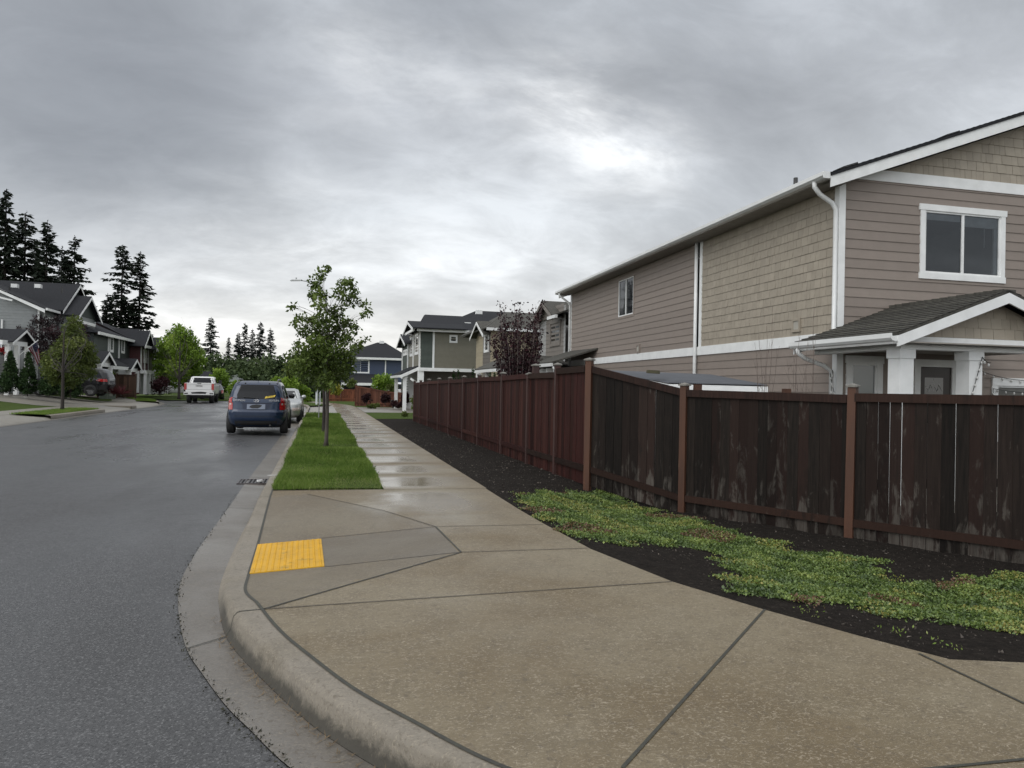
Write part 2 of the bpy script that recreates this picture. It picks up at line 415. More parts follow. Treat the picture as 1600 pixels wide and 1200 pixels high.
def asphaltmat():
    m = bpy.data.materials.new('damp asphalt'); m.use_nodes = True; t = NT(m.node_tree); b = t.n['Principled BSDF']
    v = t.new('ShaderNodeTexCoord').outputs['Object']
    st = t.mapping(v, scale=(.8, .38, 1))
    big = t.noise(st, .38, 4, .5, .3); fine = t.noise(v, 80, 3, .8); mid = t.noise(v, 8, 5, .6)
    col = t.mix(t.ramp(big, [(.38, 0.0), (.60, 1.0)]), (.052, .052, .053), (.078, .078, .079))
    vo = t.new('ShaderNodeTexVoronoi'); t.l.new(v, vo.inputs[0]); vo.inputs['Scale'].default_value = 115
    sp = t.ramp(t.new('ShaderNodeSeparateColor').outputs[0], [(0, 0.0), (1, 0.0)])
    sc = t.new('ShaderNodeSeparateColor'); t.l.new(vo.outputs['Color'], sc.inputs[0])
    col = t.mix(t.math('MULTIPLY', t.ramp(sc.outputs[0], [(.72, 0.0), (.95, 1.0)]), .65), col, (.165, .165, .165))
    col = t.mix(t.math('MULTIPLY', t.ramp(sc.outputs[1], [(.0, 1.0), (.35, 0.0)]), .7), col, (.012, .012, .013))
    t.l.new(col, b.inputs['Base Color'])
    sep_ = t.new('ShaderNodeSeparateXYZ'); t.l.new(v, sep_.inputs[0])
    far = t.new('ShaderNodeMapRange', i_1=5.0, i_2=16.0); t.l.new(sep_.outputs[1], far.inputs[0])
    r = t.ramp(big, [(.38, .50), (.46, .40), (.54, .29), (.62, .22)])
    r = t.math('ADD', r, t.math('MULTIPLY', t.math('SUBTRACT', 1.0, far.outputs[0]), .07))
    lane = t.noise(t.mapping(v, scale=(.75, .012, 1)), 1.0, 3, .5); r = t.math('ADD', r, t.math('MULTIPLY', t.math('SUBTRACT', lane, .5), .35))
    r = t.math('ADD', r, t.math('MULTIPLY', t.math('SUBTRACT', t.noise(t.mapping(v, scale=(1, .5, 1)), 1.6, 5, .6), .5), .22))
    r = t.math('ADD', r, t.math('MULTIPLY', t.math('SUBTRACT', mid, .5), .16))
    t.l.new(r, b.inputs['Roughness'])
    bp = t.new('ShaderNodeBump'); bp.inputs['Strength'].default_value = .55; bp.inputs['Distance'].default_value = .004
    t.l.new(t.math('ADD', fine, t.math('MULTIPLY', vo.outputs['Distance'], .8)), bp.inputs['Height']); t.l.new(bp.outputs[0], b.inputs['Normal'])
    return m
ASPHALT = asphaltmat()
SOIL = pm('dark bark soil', (.013, .011, .0095), (.024, .020, .017), .95, 16, 1.0, 45, .03, dirt=((.05, .042, .035), 30, .58), spec=.08)
LAWN = pm('lawn turf', (.050, .080, .020), (.075, .105, .030), .95, 5, 1.0, 40, .05, spec=.05, dirt=((.10, .11, .05), 9, .56))
JOINT = pm('dark joint sealant', (.028, .026, .022), (.045, .045, .03), .6, 20, .3)
THINJOINT = pm('tooled joint', (.055, .046, .035), (.075, .062, .045), .8, 20, .2)

def smooth(x): x = max(0.0, min(1.0, x)); return x*x*(3-2*x)
def lin(x): return max(0.0, min(1.0, x))
def sh(y): return -.012*(y-50)**2 if y > 50 else 0.0
def zramp(x, y):
    k = lin((1.25-x)/1.8)
    lo = 5.05+(6.36-5.05)*(1-k); hi = 10.1+(7.62-10.1)*(1-k)
    lo2 = 6.38; hi2 = 7.66
    g = 1.0
    if y < lo2: g = lin((y-lo)/max(lo2-lo, .02))
    elif y > hi2: g = lin((hi-y)/max(hi-hi2, .02)) if hi > hi2 else 0.0
    return -.135*k*g
def cdt(outline, zf, spacing, name, mat, parent=None, smoothf=True, extra=None):
    n = len(outline); pts = [Vector(p) for p in outline]
    xs = [p[0] for p in outline]; ys = [p[1] for p in outline]
    def inside(x, y):
        c = False; j = n-1
        for i in range(n):
            if (outline[i][1] > y) != (outline[j][1] > y) and x < (outline[j][0]-outline[i][0])*(y-outline[i][1])/(outline[j][1]-outline[i][1])+outline[i][0]: c = not c
            j = i
        return c
    if spacing:
        for gx in np.arange(min(xs)+spacing/2, max(xs), spacing):
            for gy in np.arange(min(ys)+spacing/2, max(ys), spacing):
                if inside(gx, gy): pts.append(Vector((gx, gy)))
    if extra: pts += [Vector(e) for e in extra]
    res = delaunay_2d_cdt(pts, [(i, (i+1) % n) for i in range(n)], [list(range(n))], 1, 1e-5)
    mb = MB(); mb.v = [(p.x, p.y, zf(p.x, p.y)) for p in res[0]]; mb.f = [list(f) for f in res[2]]; mb.t = [.5]*len(mb.f); mb.m = [0]*len(mb.f)
    # face up
    for i, f in enumerate(mb.f):
        a, b, c = [Vector(mb.v[k]) for k in f[:3]]
        if (b-a).cross(c-a).z < 0: mb.f[i] = f[::-1]
    return obj(name, mb, mat, parent, smoothf)
def dense(pl, step):
    out = []
    for (a, b) in zip(pl[:-1], pl[1:]):
        d = math.dist(a, b); k = max(1, int(d/step))
        for i in range(k): out.append((a[0]+(b[0]-a[0])*i/k, a[1]+(b[1]-a[1])*i/k))
    out.append(pl[-1]); return out
def catmull(rows, sub):
    R = [np.array(r, float) for r in rows]; out = []
    for i in range(len(R)-1):
        p0, p1, p2, p3 = R[max(i-1, 0)], R[i], R[i+1], R[min(i+2, len(R)-1)]
        k = sub
        for j in range(k):
            t = j/k
            out.append(.5*((2*p1)+(-p0+p2)*t+(2*p0-5*p1+4*p2-p3)*t*t+(-p0+3*p1-3*p2+p3)*t**3))
    out.append(R[-1]); return out
# kerb stations: inner joint, kerb foot, asphalt edge
ST = [(-.62, 40, -.80, 40, -1.15, 40), (-.62, 24, -.80, 24, -1.15, 24), (-.62, 14, -.80, 14, -1.15, 14), (-.62, 12, -.80, 12, -1.15, 12), (-.61, 10, -.80, 10, -1.13, 10),
      (-.585, 8.2, -.80, 8.1, -1.13, 8.15), (-.565, 6.95, -.78, 6.8, -1.10, 6.74), (-.55, 6.3, -.745, 6.1, -1.03, 6.02), (-.50, 5.62, -.68, 5.6, -.91, 5.37),
      (-.34, 4.99, -.56, 4.98, -.76, 4.75), (-.19, 4.5, -.41, 4.54, -.60, 4.31), (-.03, 4.1, -.24, 4.13, -.43, 3.88), (.19, 3.6, -.06, 3.72, -.28, 3.57), (.42, 3.21, .11, 3.40, -.10, 3.21),
      (.72, 2.74, .38, 3.0, .16, 2.83), (1.1, 2.38, .75, 2.6, .52, 2.42), (1.6, 2.02, 1.25, 2.2, 1.02, 2.02), (3, 1.3, 2.8, 1.4, 2.6, 1.2), (8, -.6, 7.9, -.5, 7.75, -.75), (22, -5.6, 21.9, -5.5, 21.8, -5.75)]
S = catmull(ST, 6)
# far part of the road edge, past y = 40, curving away
farS = [np.array([-.62+sh(y), y, -.80+sh(y), y, -1.15+sh(y), y]) for y in range(110, 40, -4)]
S = farS+S
mb = MB(); cs = []
for r in S:
    xi, yi, xb, yb, xa, ya = r
    zt = zramp(xi, yi); 
    zb = -.162; h = zt-zb
    # inner, flat top, rounded nose, sloped face, foot
    prof = [(0, zt), (.56, zt-.002), (.70, zt-.008*min(1, h/.15)), (.80, zt-.20*h), (.88, zt-.70*h), (1.0, zb)]
    cs.append([(xi+(xb-xi)*k, yi+(yb-yi)*k, z) for k, z in prof])
for i in range(len(cs)-1):
    for j in range(5): mb.quad(cs[i][j], cs[i][j+1], cs[i+1][j+1], cs[i+1][j], .5)
mb.f = [f[::-1] for f in mb.f]
o = struct(obj('kerb', mb, CURB)); 
import bmesh
def weld(o, smoothit=True):
    bm = bmesh.new(); bm.from_mesh(o.data); bmesh.ops.remove_doubles(bm, verts=bm.verts, dist=1e-4); bmesh.ops.recalc_face_normals(bm, faces=bm.faces); bm.to_mesh(o.data); bm.free()
    if smoothit: o.data.polygons.foreach_set('use_smooth', [True]*len(o.data.polygons))
weld(o)
mb = MB()
for a, b in zip(S[:-1], S[1:]):
    for k0, k1 in ((0, .35), (.35, 1.0)):
        def gp(r, k): return (r[2]+(r[4]-r[2])*k, r[3]+(r[5]-r[3])*k, -.164+(.020 if k > .99 else .006*(k > 0)))
        mb.quad(gp(a, k0), gp(b, k0), gp(b, k1), gp(a, k1))
o = struct(obj('gutter', mb, GUT)); weld(o)
# groove between the kerb and the walk, and across kerb and gutter
mb = MB()
near = [r for r in S if r[1] < 10.7]
for a, b in zip(near[:-1], near[1:]):
    def jp(r, q, dw):
        d = np.array([q[1]-r[1], -(q[0]-r[0])]); d = d/np.linalg.norm(d)
        return (r[0]-d[0]*dw, r[1]-d[1]*dw)
    wdt = .011
    da = np.array([-(b[1]-a[1]), (b[0]-a[0])]); da = da/np.linalg.norm(da)
    P = [(a[0]-da[0]*wdt, a[1]-da[1]*wdt), (b[0]-da[0]*wdt, b[1]-da[1]*wdt), (b[0]+da[0]*wdt, b[1]+da[1]*wdt), (a[0]+da[0]*wdt, a[1]+da[1]*wdt)]
    mb.quad(*[(p[0], p[1], zramp(*p)+.0045) for p in P])
struct(obj('kerb_joint', mb, JOINT))
mb = MB()
for yk in (4.99, 10.05, 13.2, 16.4, 19.6, 22.8, 26, 29.2, 32.4, 35.6):
    i = min(range(len(S)), key=lambda k: abs(S[k][1]-yk)); c = cs[i]; q = S[i]
    tng = Vector((S[i+1][0]-S[i-1][0], S[i+1][1]-S[i-1][1], 0)).normalized()*.006
    line = [Vector(p)+Vector((0, 0, .003)) for p in c]
    if yk == 4.99 or yk > 10:
        line.append(Vector((q[4], q[5], -.139)))
        line[-2] = Vector((q[2], q[3], -.158))
    for p, r_ in zip(line[:-1], line[1:]): mb.quad(p-tng, p+tng, r_+tng, r_-tng)
struct(obj('kerb_groove', mb, JOINT))

asph_edge = [(r[4], r[5]) for r in S]
leftx = -10.4
out = asph_edge+[(22, -45), (-60, -45), (-60, -30), (leftx, -22)]+[(leftx+sh(y), y) for y in (0, 10, 20, 30, 40, 50, 54, 58, 62, 66, 70, 75, 80, 86, 92, 98, 104, 110)]
def zroad(x, y):
    c = (x-sh(y)+5.78)/4.63
    return -.150+.06*max(0, 1-c*c)*smooth((y-4)/6)
ROADMESH = cdt(out, zroad, 1.2, 'road', ASPHALT); struct(ROADMESH)

side_right = [(2.46, 110+0), (2.46, 60), (2.46, 34), (2.44, 20), (2.42, 10.3), (2.42, 8.4), (2.44, 7.56), (2.50, 6.28), (2.72, 5.08), (3.01, 4.3), (3.28, 3.71), (3.51, 3.27), (3.89, 3.14), (6, 2.4), (12, .3), (24, -4)]
inner = [(r[0], r[1]) for r in S]
# corner slab
cornerL = [p for p in inner if p[1] <= 10.5]
cornerR = [p for p in side_right if p[1] <= 10.3][::-1]
out = [(-.615, 10.52)]+cornerL+[(24, -4)] + [p for p in cornerR if p[1] > -3.9]+[(2.42, 10.36)]
plate = [(-.55, 6.47), (-.575, 7.62), (.04, 7.60), (.07, 6.42)]
o = cdt(out, zramp, .12, 'corner_sidewalk', WALK); struct(o)
def pin(x, y, P):
    c = False; j = len(P)-1
    for i in range(len(P)):
        if (P[i][1] > y) != (P[j][1] > y) and x < (P[j][0]-P[i][0])*(y-P[i][1])/(P[j][1]-P[i][1])+P[i][0]: c = not c
        j = i
    return c
rampP = [(-.33, 4.99), (1.27, 6.36), (1.23, 7.58), (.77, 8.65), (-.14, 10.12), (-.7, 9.9), (-.7, 6.0)]; landP = [(.04, 7.62), (1.23, 7.58), (1.27, 6.36), (.07, 6.40)]
for poly_, a_ in zip(o.data.polygons, o.data.attributes['tint'].data):
    c_ = poly_.center; a_.value = .86 if pin(c_.x, c_.y, landP) else (.72 if pin(c_.x, c_.y, rampP) else .5)
# straight walk as separate slabs lying on one strip
mb = MB(); ys = [10.36+1.75*k for k in range(0, 33)]
for a, b in zip(ys[:-1], ys[1:]):
    x0 = .93 if a < 38 else .90; tl = random.uniform(-.0015, .0015)
    for j in range(2):
        y0 = a+(b-a)*j/2; y1 = a+(b-a)*(j+1)/2
        mb.quad((x0+sh(y0), y0, .001+tl), (2.44+sh(y0), y0, .001+tl), (2.44+sh(y1), y1, .001-tl), (x0+sh(y1), y1, .001-tl))
struct(obj('sidewalk', mb, WALK))
mb = MB()
def seg(a, b, wd, dz=.0045):
    a = Vector(a); b = Vector(b); d = (b-a); L = d.length; d.normalize(); n_ = Vector((-d.y, d.x))*wd/2; k = max(1, int(L/.15))
    for i in range(k):
        p, q = a+d*L*i/k, a+d*L*(i+1)/k
        mb.quad(*[(c.x, c.y, zramp(c.x, c.y)+dz) for c in (p-n_, q-n_, q+n_, p+n_)])
for y in ys[1:]: seg((.93+sh(y), y), (2.44+sh(y), y), .014)
seg((-.61, 10.5), (2.42, 10.34), .014)
for a, b in [((.04, 7.62), (1.23, 7.58)), ((1.23, 7.58), (2.42, 7.5)), ((.07, 6.40), (1.27, 6.36)), ((1.27, 6.36), (2.48, 6.31)), ((-.33, 4.99), (2.71, 5.08)), ((-.14, 10.12), (.77, 8.65)), ((.77, 8.65), (1.23, 7.58)), ((2.42, 9.0), (1.0, 9.05))][:-1]: seg(a, b, .012)
struct(obj('walk_joint', mb, THINJOINT))
mb = MB()
for a, b in [((-.33, 4.99), (1.27, 6.36)), ((1.23, 7.58), (1.27, 6.36)), ((3.01, 4.3), (1.19, 2.61)), ((3.40, 3.38), (3.37, 2.71)), ((3.37, 2.71), (3.9, 1.5)), ((2.3, 2.33), (3.2, 2.27))][:]: seg(a, b, .017)
struct(obj('expansion_joint', mb, JOINT))

# soil bed
walkedge = [Vector(p) for p in side_right]
def dwalk(x, y):
    best = 9e9
    p = Vector((x, y))
    for a, b in zip(walkedge[2:-1], walkedge[3:]):
        ab = b-a; t = max(0, min(1, (p-a).dot(ab)/ab.length_squared)); best = min(best, (p-(a+ab*t)).length)
    return best
from mathutils import noise as mn
def zsoil(x, y):
    d = dwalk(x, y)
    z = -.015-.27*smooth((11.3-y)/1.7)*smooth(d/2.3)
    return z+ (.018*mn.noise(Vector((x*2.2, y*2.2, 3)))+.010*mn.noise(Vector((x*8, y*8, 1))))*min(1, d/.15)
soil_out = [(2.43, 33)]+[(2.43, y) for y in (26, 20, 16, 13, 11)]+[p for p in side_right if p[1] < 10.4 and p[1] > -3]+[(20, -2), (20, 14), (20, 33)]
ex = []
for gx in np.arange(2.45, 8.6, .09):
    for gy in np.arange(3.3, 13.5, .09):
        if dwalk(gx, gy) > .05 and gx > 2.5 and (gy > 10.3 or gx > 2.5) and (gy > 8.4 or gx > 2.45+(8.4-gy)*.09+.1*(6.3 > gy)) and (gy > 3.6 or gx > 3.4) and not (gx < 2.45+max(0, (6.3-gy))*.42): ex.append((gx, gy))
o = cdt(soil_out, zsoil, .45, 'soil_bed', SOIL, extra=ex); struct(o)

# far ground sheet out to the horizon
mb = MB(); R_ = 1500
mb.quad((-R_, -R_, -.45), (R_, -R_, -.45), (R_, R_, -.45), (-R_, R_, -.45))
struct(obj('ground', mb, pm('far ground', (.045, .06, .025), (.06, .06, .035), .9, .2, .2)))
def ribbon(name, xs, zs, y0, y1, mat, n=None, kind=True, zf=None):
    mb = MB(); n = n or max(1, int((y1-y0)/3))
    for i in range(n):
        a = y0+(y1-y0)*i/n; b = y0+(y1-y0)*(i+1)/n
        for j in range(len(xs)-1):
            mb.quad((xs[j]+sh(a), a, zs[j]), (xs[j+1]+sh(a), a, zs[j+1]), (xs[j+1]+sh(b), b, zs[j+1]), (xs[j]+sh(b), b, zs[j]))
    o = obj(name, mb, mat); weld(o, False); return struct(o)
# left side of the street
ribbon('gutter', [-10.75, -10.7, -10.38], [-.158, -.16, -.143], -20, 110, GUT)
ribbon('driveway_apron', [-12.4, -10.9, -10.75], [.012, -.10, -.157], -20, 110, DRIVE)
for (a, b) in ((33.5, 41.2), (46.6, 47.8), (57.5, 68), (74, 90)):
    w_ = -12.35 if b-a > 2 else -11.25
    o = ribbon('kerb', [-11.0, -10.9, -10.78, -10.752], [.018, .016, .0, -.157], a, b, CURB)
    if b-a > 2: ribbon('grass_verge', [w_, -11.7, -11.0], [.03, .055, .022], a+.2, b-.2, LAWN)
    else:
        mb = MB(); mb.prism([(-12.2, a, 0.0), (-10.8, a, -.16), (-10.8, a, 0.015), (-12.2, a, .02)], (0, b-a, 0)); struct(obj('kerb', mb, CURB))
ribbon('sidewalk', [-14.0, -12.4], [.018, .016], -20, 110, DRIVE)
ribbon('lawn', [-60, -19, -17.3, -16, -15, -14.0], [.5, .46, .32, .17, .06, .01], -20, 140, LAWN, n=60)
def zl(x): return float(np.interp(x, [-60, -19, -17.3, -16, -15, -14.0], [.5, .46, .32, .17, .06, .01]))
for (a, b, x1) in ((44.5, 56.5, -40), (66, 76, -30), (80, 90, -30)):
    xs = [x1, -19, -17.3, -16, -15, -14.0]; ribbon('driveway', xs, [zl(x)+.012 for x in xs], a, b, DRIVE, n=2)
# right side beyond the near verge
ribbon('driveway_apron', [-.62, .93], [-.10, .004], 37.1, 52.0, DRIVE)
ribbon('grass_verge', [-.60, .1, .90], [.01, .04, .012], 52.1, 66, LAWN)
ribbon('grass_verge', [-.60, .1, .90], [-.0, .015, .0], 10.58, 37.0, LAWN, n=10)
ribbon('lawn', [2.46, 6, 40], [-.012, 0.02, .0], 33, 40.5, LAWN)
ribbon('driveway', [2.46, 40], [.004, .02], 40.5, 50, DRIVE)
ribbon('lawn', [2.46, 40], [.0, .0], 50, 130, LAWN)
ribbon('lawn', [-9.5, .9], [-.05, .0], 66, 130, LAWN)

# ------------------------------------------------------------------ tactile plate
t_ = thing('tactile_plate', 'yellow studded tactile warning plate set into the kerb ramp', 'tactile plate', (plate[0][0], plate[0][1], 0))
YEL = pm('yellow polymer', (.60, .33, .006), (.50, .27, .005), .45, 5, .1, dirt=((.26, .17, .03), 5, .57))
mb = MB(); o0 = Vector((plate[0][0], plate[0][1]))
ax = (Vector(plate[3])-o0); ay = (Vector(plate[1])-o0)
def pp(u, v, z):
    p = o0+ax*u+ay*v
    return (p.x-o0.x, p.y-o0.y, zramp(p.x, p.y)+z)
n_ = 12
for i in range(n_):
    for j in range(n_): mb.quad(pp(i/n_, j/n_, .008), pp((i+1)/n_, j/n_, .008), pp((i+1)/n_, (j+1)/n_, .008), pp(i/n_, (j+1)/n_, .008))
for e in ([(0, 0), (1, 0)], [(1, 0), (1, 1)], [(1, 1), (0, 1)], [(0, 1), (0, 0)]): mb.quad(pp(*e[0], -.01), pp(*e[1], -.01), pp(*e[1], .008), pp(*e[0], .008))
obj('plate', mb, YEL, t_)
mb = MB()
for i in range(12):
    for j in range(22):
        u = (i+.6)/12.2; v = (j+.6)/22.2; c = Vector(pp(u, v, .008)); r1, r2 = .0145, .009
        ring = [c+Vector((math.cos(a)*r1, math.sin(a)*r1, 0)) for a in np.arange(6)*math.pi/3]
        top = [c+Vector((math.cos(a)*r2, math.sin(a)*r2, .007)) for a in np.arange(6)*math.pi/3]
        mb.add(ring+top, [(k, (k+1) % 6, 6+(k+1) % 6, 6+k) for k in range(6)]+[(6, 7, 8, 9, 10, 11)])
o = obj('stud', mb, YEL, t_); o['kind'] = 'stuff'
# storm drain, litter, debris
t_ = thing('storm_drain', 'dark iron storm drain grate in the gutter with fallen leaves on it', 'drain', (-.98, 12.6, -.15))
mb = MB()
for k in range(9): mb.box(-.26+k*.058, -.235+k*.058, -.24, .24, -.004, .016)
mb.box(-.28, .26, -.27, -.24, -.01, .018); mb.box(-.28, .26, .24, .27, -.01, .018); mb.box(-.30, -.275, -.27, .27, -.01, .018); mb.box(.25, .275, -.27, .27, -.01, .018)
obj('grate', mb, pm('wet iron', (.10, .085, .08), (.05, .04, .04), .3, 10, .3, metal=.5), t_)
mb = MB(); mb.box(-.27, .25, -.25, .25, -.003, .004); obj('drain_pit', mb, pm('pit', (.01, .01, .01), None, .9), t_)
def litter(name, label, x, y, z, l, wd, h, rz, m):
    mb = MB(); n = 8
    ring = [(math.cos(a)*l/2*(1+.15*random.uniform(-1, 1)), math.sin(a)*wd/2*(1+.15*random.uniform(-1, 1)), 0) for a in np.arange(n)*2*math.pi/n]
    mb.prism(ring, (0, 0, h)); o = obj(name, mb, m); o.location = (x, y, z); o.rotation_euler = (0, 0, rz); return tag(o, label, 'litter')
PAPER = pm('white paper', (.7, .7, .68), None, .6)
litter('paper_scrap', 'white scrap of paper lying on the kerb top beside the grass', -.72, 12.25, .002, .16, .035, .006, .2, PAPER)
litter('cigarette_butt', 'small white cigarette butt in the near gutter', .02, 3.63, -.152, .035, .010, .008, .9, PAPER)
litter('crumpled_leaf', 'pale crumpled leaf lying on the drain grate', -.93, 12.5, -.13, .10, .06, .03, .4, PAPER)
# dirt crumbs and moss along the asphalt edge and in the gutter
def tetra(c, s):
    n = len(c); P = np.repeat(c[:, None, :], 4, 1)+rng.normal(size=(n, 4, 3))*s[:, None, None]*.6
    return P[:, [[0, 1, 2], [0, 2, 3], [0, 3, 1], [1, 3, 2]]].reshape(-1, 3, 3)
cc = []
for k in range(650):
    i = rng.integers(len(S)-95, len(S)-18); r = S[i]; f = rng.random()
    q = S[i+1]; ex_, ey_ = r[4]+(q[4]-r[4])*f, r[5]+(q[5]-r[5])*f
    if 2.6 < ey_ < 12: cc.append((ex_+rng.normal()*.022, ey_+rng.normal()*.03, -.142))
cc = np.array(cc); P = tetra(cc, rng.uniform(.003, .011, len(cc)))
o = quads_np('dirt_crumbs', P, pm('dark crumbs', (.022, .022, .014), (.035, .035, .02), .9)); struct(o, 'stuff')
tag(o, 'dark dirt crumbs and moss along the edge of the asphalt', 'dirt')
cc = []
for k in range(340):
    i = rng.integers(len(S)-75, len(S)-25); r = S[i]
    if r[3] < 5.4 and rng.random() < .9: f = abs(rng.normal()*.12)+.02; cc.append((r[2]+(r[4]-r[2])*f, r[3]+(r[5]-r[3])*f, -.155))
cc = np.array(cc); n = len(cc); d = rng.normal(size=(n, 3)); d[:, 2] = abs(d[:, 2])*.5; d /= np.linalg.norm(d, axis=1)[:, None]
L = rng.uniform(.015, .06, n)[:, None]; W = np.cross(d, [0, 0, 1])*.0022
o = quads_np('dead_grass', np.stack([cc-W, cc+W, cc+W*.3+d*L, cc-W*.3+d*L], 1), pm('straw', (.20, .14, .07), (.12, .08, .04), .8)); struct(o, 'stuff')
tag(o, 'bits of dead grass and straw lying in the gutter under the kerb', 'dead grass')
# gravel on the soil
N = 22000; x = rng.uniform(2.45, 8.6, N); y = rng.uniform(3.2, 26, N)**1.0
pts = np.array([(a, b, zsoil(a, b)) for a, b in zip(x, y) if dwalk(a, b) > .03 and (b > 8.3 and a > 2.46 or a > 2.45+(8.3-b)*.19+.05) and (b < 10.4 or a < 4.1)])
P = tetra(pts, rng.uniform(.004, .014, len(pts))*np.where(pts[:, 1] > 10, 1.3, 1))
o = quads_np('gravel', P, pm('bark and gravel bits', (.13, .11, .09), (.05, .04, .033), .8, 3, 0, tint=.6), tint=np.repeat(rng.random(len(pts))**3, 4)); struct(o, 'stuff')
tag(o, 'small stones and bark bits scattered over the dark soil', 'gravel')

# ------------------------------------------------------------------ verge grass
GRASS = leafmat('grass blades', (.085, .15, .026), (.19, .28, .055), (.36, .36, .16), .5, .35)
def blades(name, x, y, zf, h, wd, label, tn):
    n = len(x); z = zf; c = np.stack([x, y, z], 1)
    lean = rng.normal(size=(n, 2))*.32; hh = h*(1+.3*rng.normal(size=n)).clip(.4, 1.8)
    tip = c+np.stack([lean[:, 0]*hh, lean[:, 1]*hh, hh], 1); mid = c+np.stack([lean[:, 0]*hh*.3, lean[:, 1]*hh*.3, hh*.6], 1)
    a = rng.uniform(0, math.pi, n); W = np.stack([np.cos(a), np.sin(a), a*0], 1)*(wd*(.7+.6*rng.random(n)))[:, None]
    o = quads_np(name, np.stack([c-W, c+W, mid+W*.7, tip, mid-W*.7], 1), GRASS, tint=tn); struct(o, 'stuff'); return tag(o, label, 'grass')
def patchy(x, y): return .5+.5*np.sin(x*2.1+np.sin(y*1.3)*1.6)*np.sin(y*1.9+np.sin(x*2.7))
n1_, n2_ = 52000, 60000
x = np.concatenate([rng.uniform(-.62, .95, n1_), rng.uniform(-.62, .95, n2_)]); x = x+rng.normal(size=len(x))*.012; y = np.concatenate([rng.uniform(10.56, 17, n1_), rng.uniform(17, 37, n2_)])
mound = .04*np.sin(y*.9+x*1.4)+.03*np.sin(y*1.7-x)
far = np.clip((y-10)/25, 0, 1)
pt = patchy(x, y); tnt = np.clip(.05+.5*pt+.18*patchy(x*4.3+1, y*4.1)-.05+rng.normal(size=len(x))*.16, 0, .85)
yel = ((x > .25) & (y < 11.6) & (rng.random(len(x)) < .30)) | (rng.random(len(x)) < .025); tnt[yel] = rng.uniform(.75, 1, yel.sum())
tp = ((x > .1) & (x < .24) & (abs(y-17.6) < .15))
blades('verge_grass', x, y, mound*.4-.0, .055+.03*far+mound*.3, .0026+.004*far, 'lush green grass strip between the kerb and the sidewalk', tnt)
for (a, b, nn) in ((33.7, 41.0, 9000), (57.7, 67.8, 8000)):
    x = rng.uniform(-12.35, -10.95, nn); y = rng.uniform(a, b, nn)
    x = x+np.array([sh(q) for q in y])
    blades('verge_grass', x, y, .035+0*x, .06, .008, 'grass verge across the street around the '+('slim young tree' if a < 40 else 'round lime green tree'), np.clip(.3+.3*patchy(x, y)+rng.normal(size=nn)*.15, 0, .8))

# ------------------------------------------------------------------ creeping ground cover on the soil
def gpt(px, py, z):
    d = ray(px, py)
    for _ in range(6): t = (z-CZ)/d.z; z = zsoil(d.x*t, d.y*t)+.03
    return (d.x*t, d.y*t)
gc_px = [(815, 774), (860, 766), (905, 768), (965, 778), (1030, 800), (1075, 806), (1130, 826), (1200, 842), (1240, 858), (1300, 864), (1360, 872), (1385, 888), (1370, 898), (1440, 912), (1500, 905), (1560, 895), (1640, 898),
         (1660, 1000), (1590, 985), (1530, 975), (1440, 960), (1390, 962), (1340, 940), (1250, 938), (1190, 925), (1140, 915), (1150, 890), (1120, 862), (1070, 850), (1010, 846), (950, 846), (900, 838), (870, 818), (835, 800)]
gpoly = [gpt(a, b, -.10) for a, b in gc_px]
def inpoly(x, y, P):
    c = np.zeros(len(x), bool); j = len(P)-1
    for i in range(len(P)):
        xi, yi = P[i]; xj, yj = P[j]
        with np.errstate(divide='ignore', invalid='ignore'):
            m = ((yi > y) != (yj > y)) & (x < (xj-xi)*(y-yi)/(yj-yi+1e-12)+xi)
        c ^= m; j = i
    return c
gx = [p[0] for p in gpoly]; gy = [p[1] for p in gpoly]
N = 420000
x = rng.uniform(min(gx)-.1, max(gx)+.1, N); y = rng.uniform(min(gy)-.1, max(gy)+.1, N)
jx = x+.10*np.sin(y*9+x*5)+.05*np.sin(y*23)+rng.normal(size=N)*.05; jy = y+.08*np.sin(x*11)+rng.normal(size=N)*.05
k = inpoly(jx, jy, gpoly); x = x[k]; y = y[k]
nz = np.array([mn.noise(Vector((a*3.2, b*3.2, 0)))+.5*mn.noise(Vector((a*9, b*9, 4))) for a, b in zip(x, y)])
hh = .018+.028*np.clip(nz+.4, 0, 1.2)
z = np.array([zsoil(a, b) for a, b in zip(x, y)])+hh*rng.random(len(x))**.5
nz2 = np.array([mn.noise(Vector((a*1.6+9, b*1.6, 7))) for a, b in zip(x, y)])
tn = np.clip(.28+.35*nz+rng.normal(size=len(x))*.12, 0, .62)
ye = (nz2 > .18) & (rng.random(len(x)) < .40); tn[ye] = rng.uniform(.62, .82, ye.sum())
rd = (nz2 < -.36) & (rng.random(len(x)) < .6); tn[rd] = rng.uniform(.88, 1.0, rd.sum())
GC = bpy.data.materials.new('ground cover leaves'); GC.use_nodes = True
t = NT(GC.node_tree); b = t.n['Principled BSDF']
t.l.new(t.ramp(attr_tint(t), [(0, (.035, .062, .014)), (.35, (.105, .16, .034)), (.6, (.20, .25, .055)), (.72, (.24, .24, .055)), (.84, (.24, .20, .06)), (.9, (.14, .08, .04)), (1, (.10, .05, .03))]), b.inputs['Base Color'])
b.inputs['Roughness'].default_value = .5
C = np.stack([x, y, z], 1)
o = quads_np('ground_cover', leaves(C, .0175, .8, -.3), GC, tint=tn); struct(o, 'stuff'); tag(o, 'low creeping green and yellow ground cover spreading over the dark soil', 'ground cover')
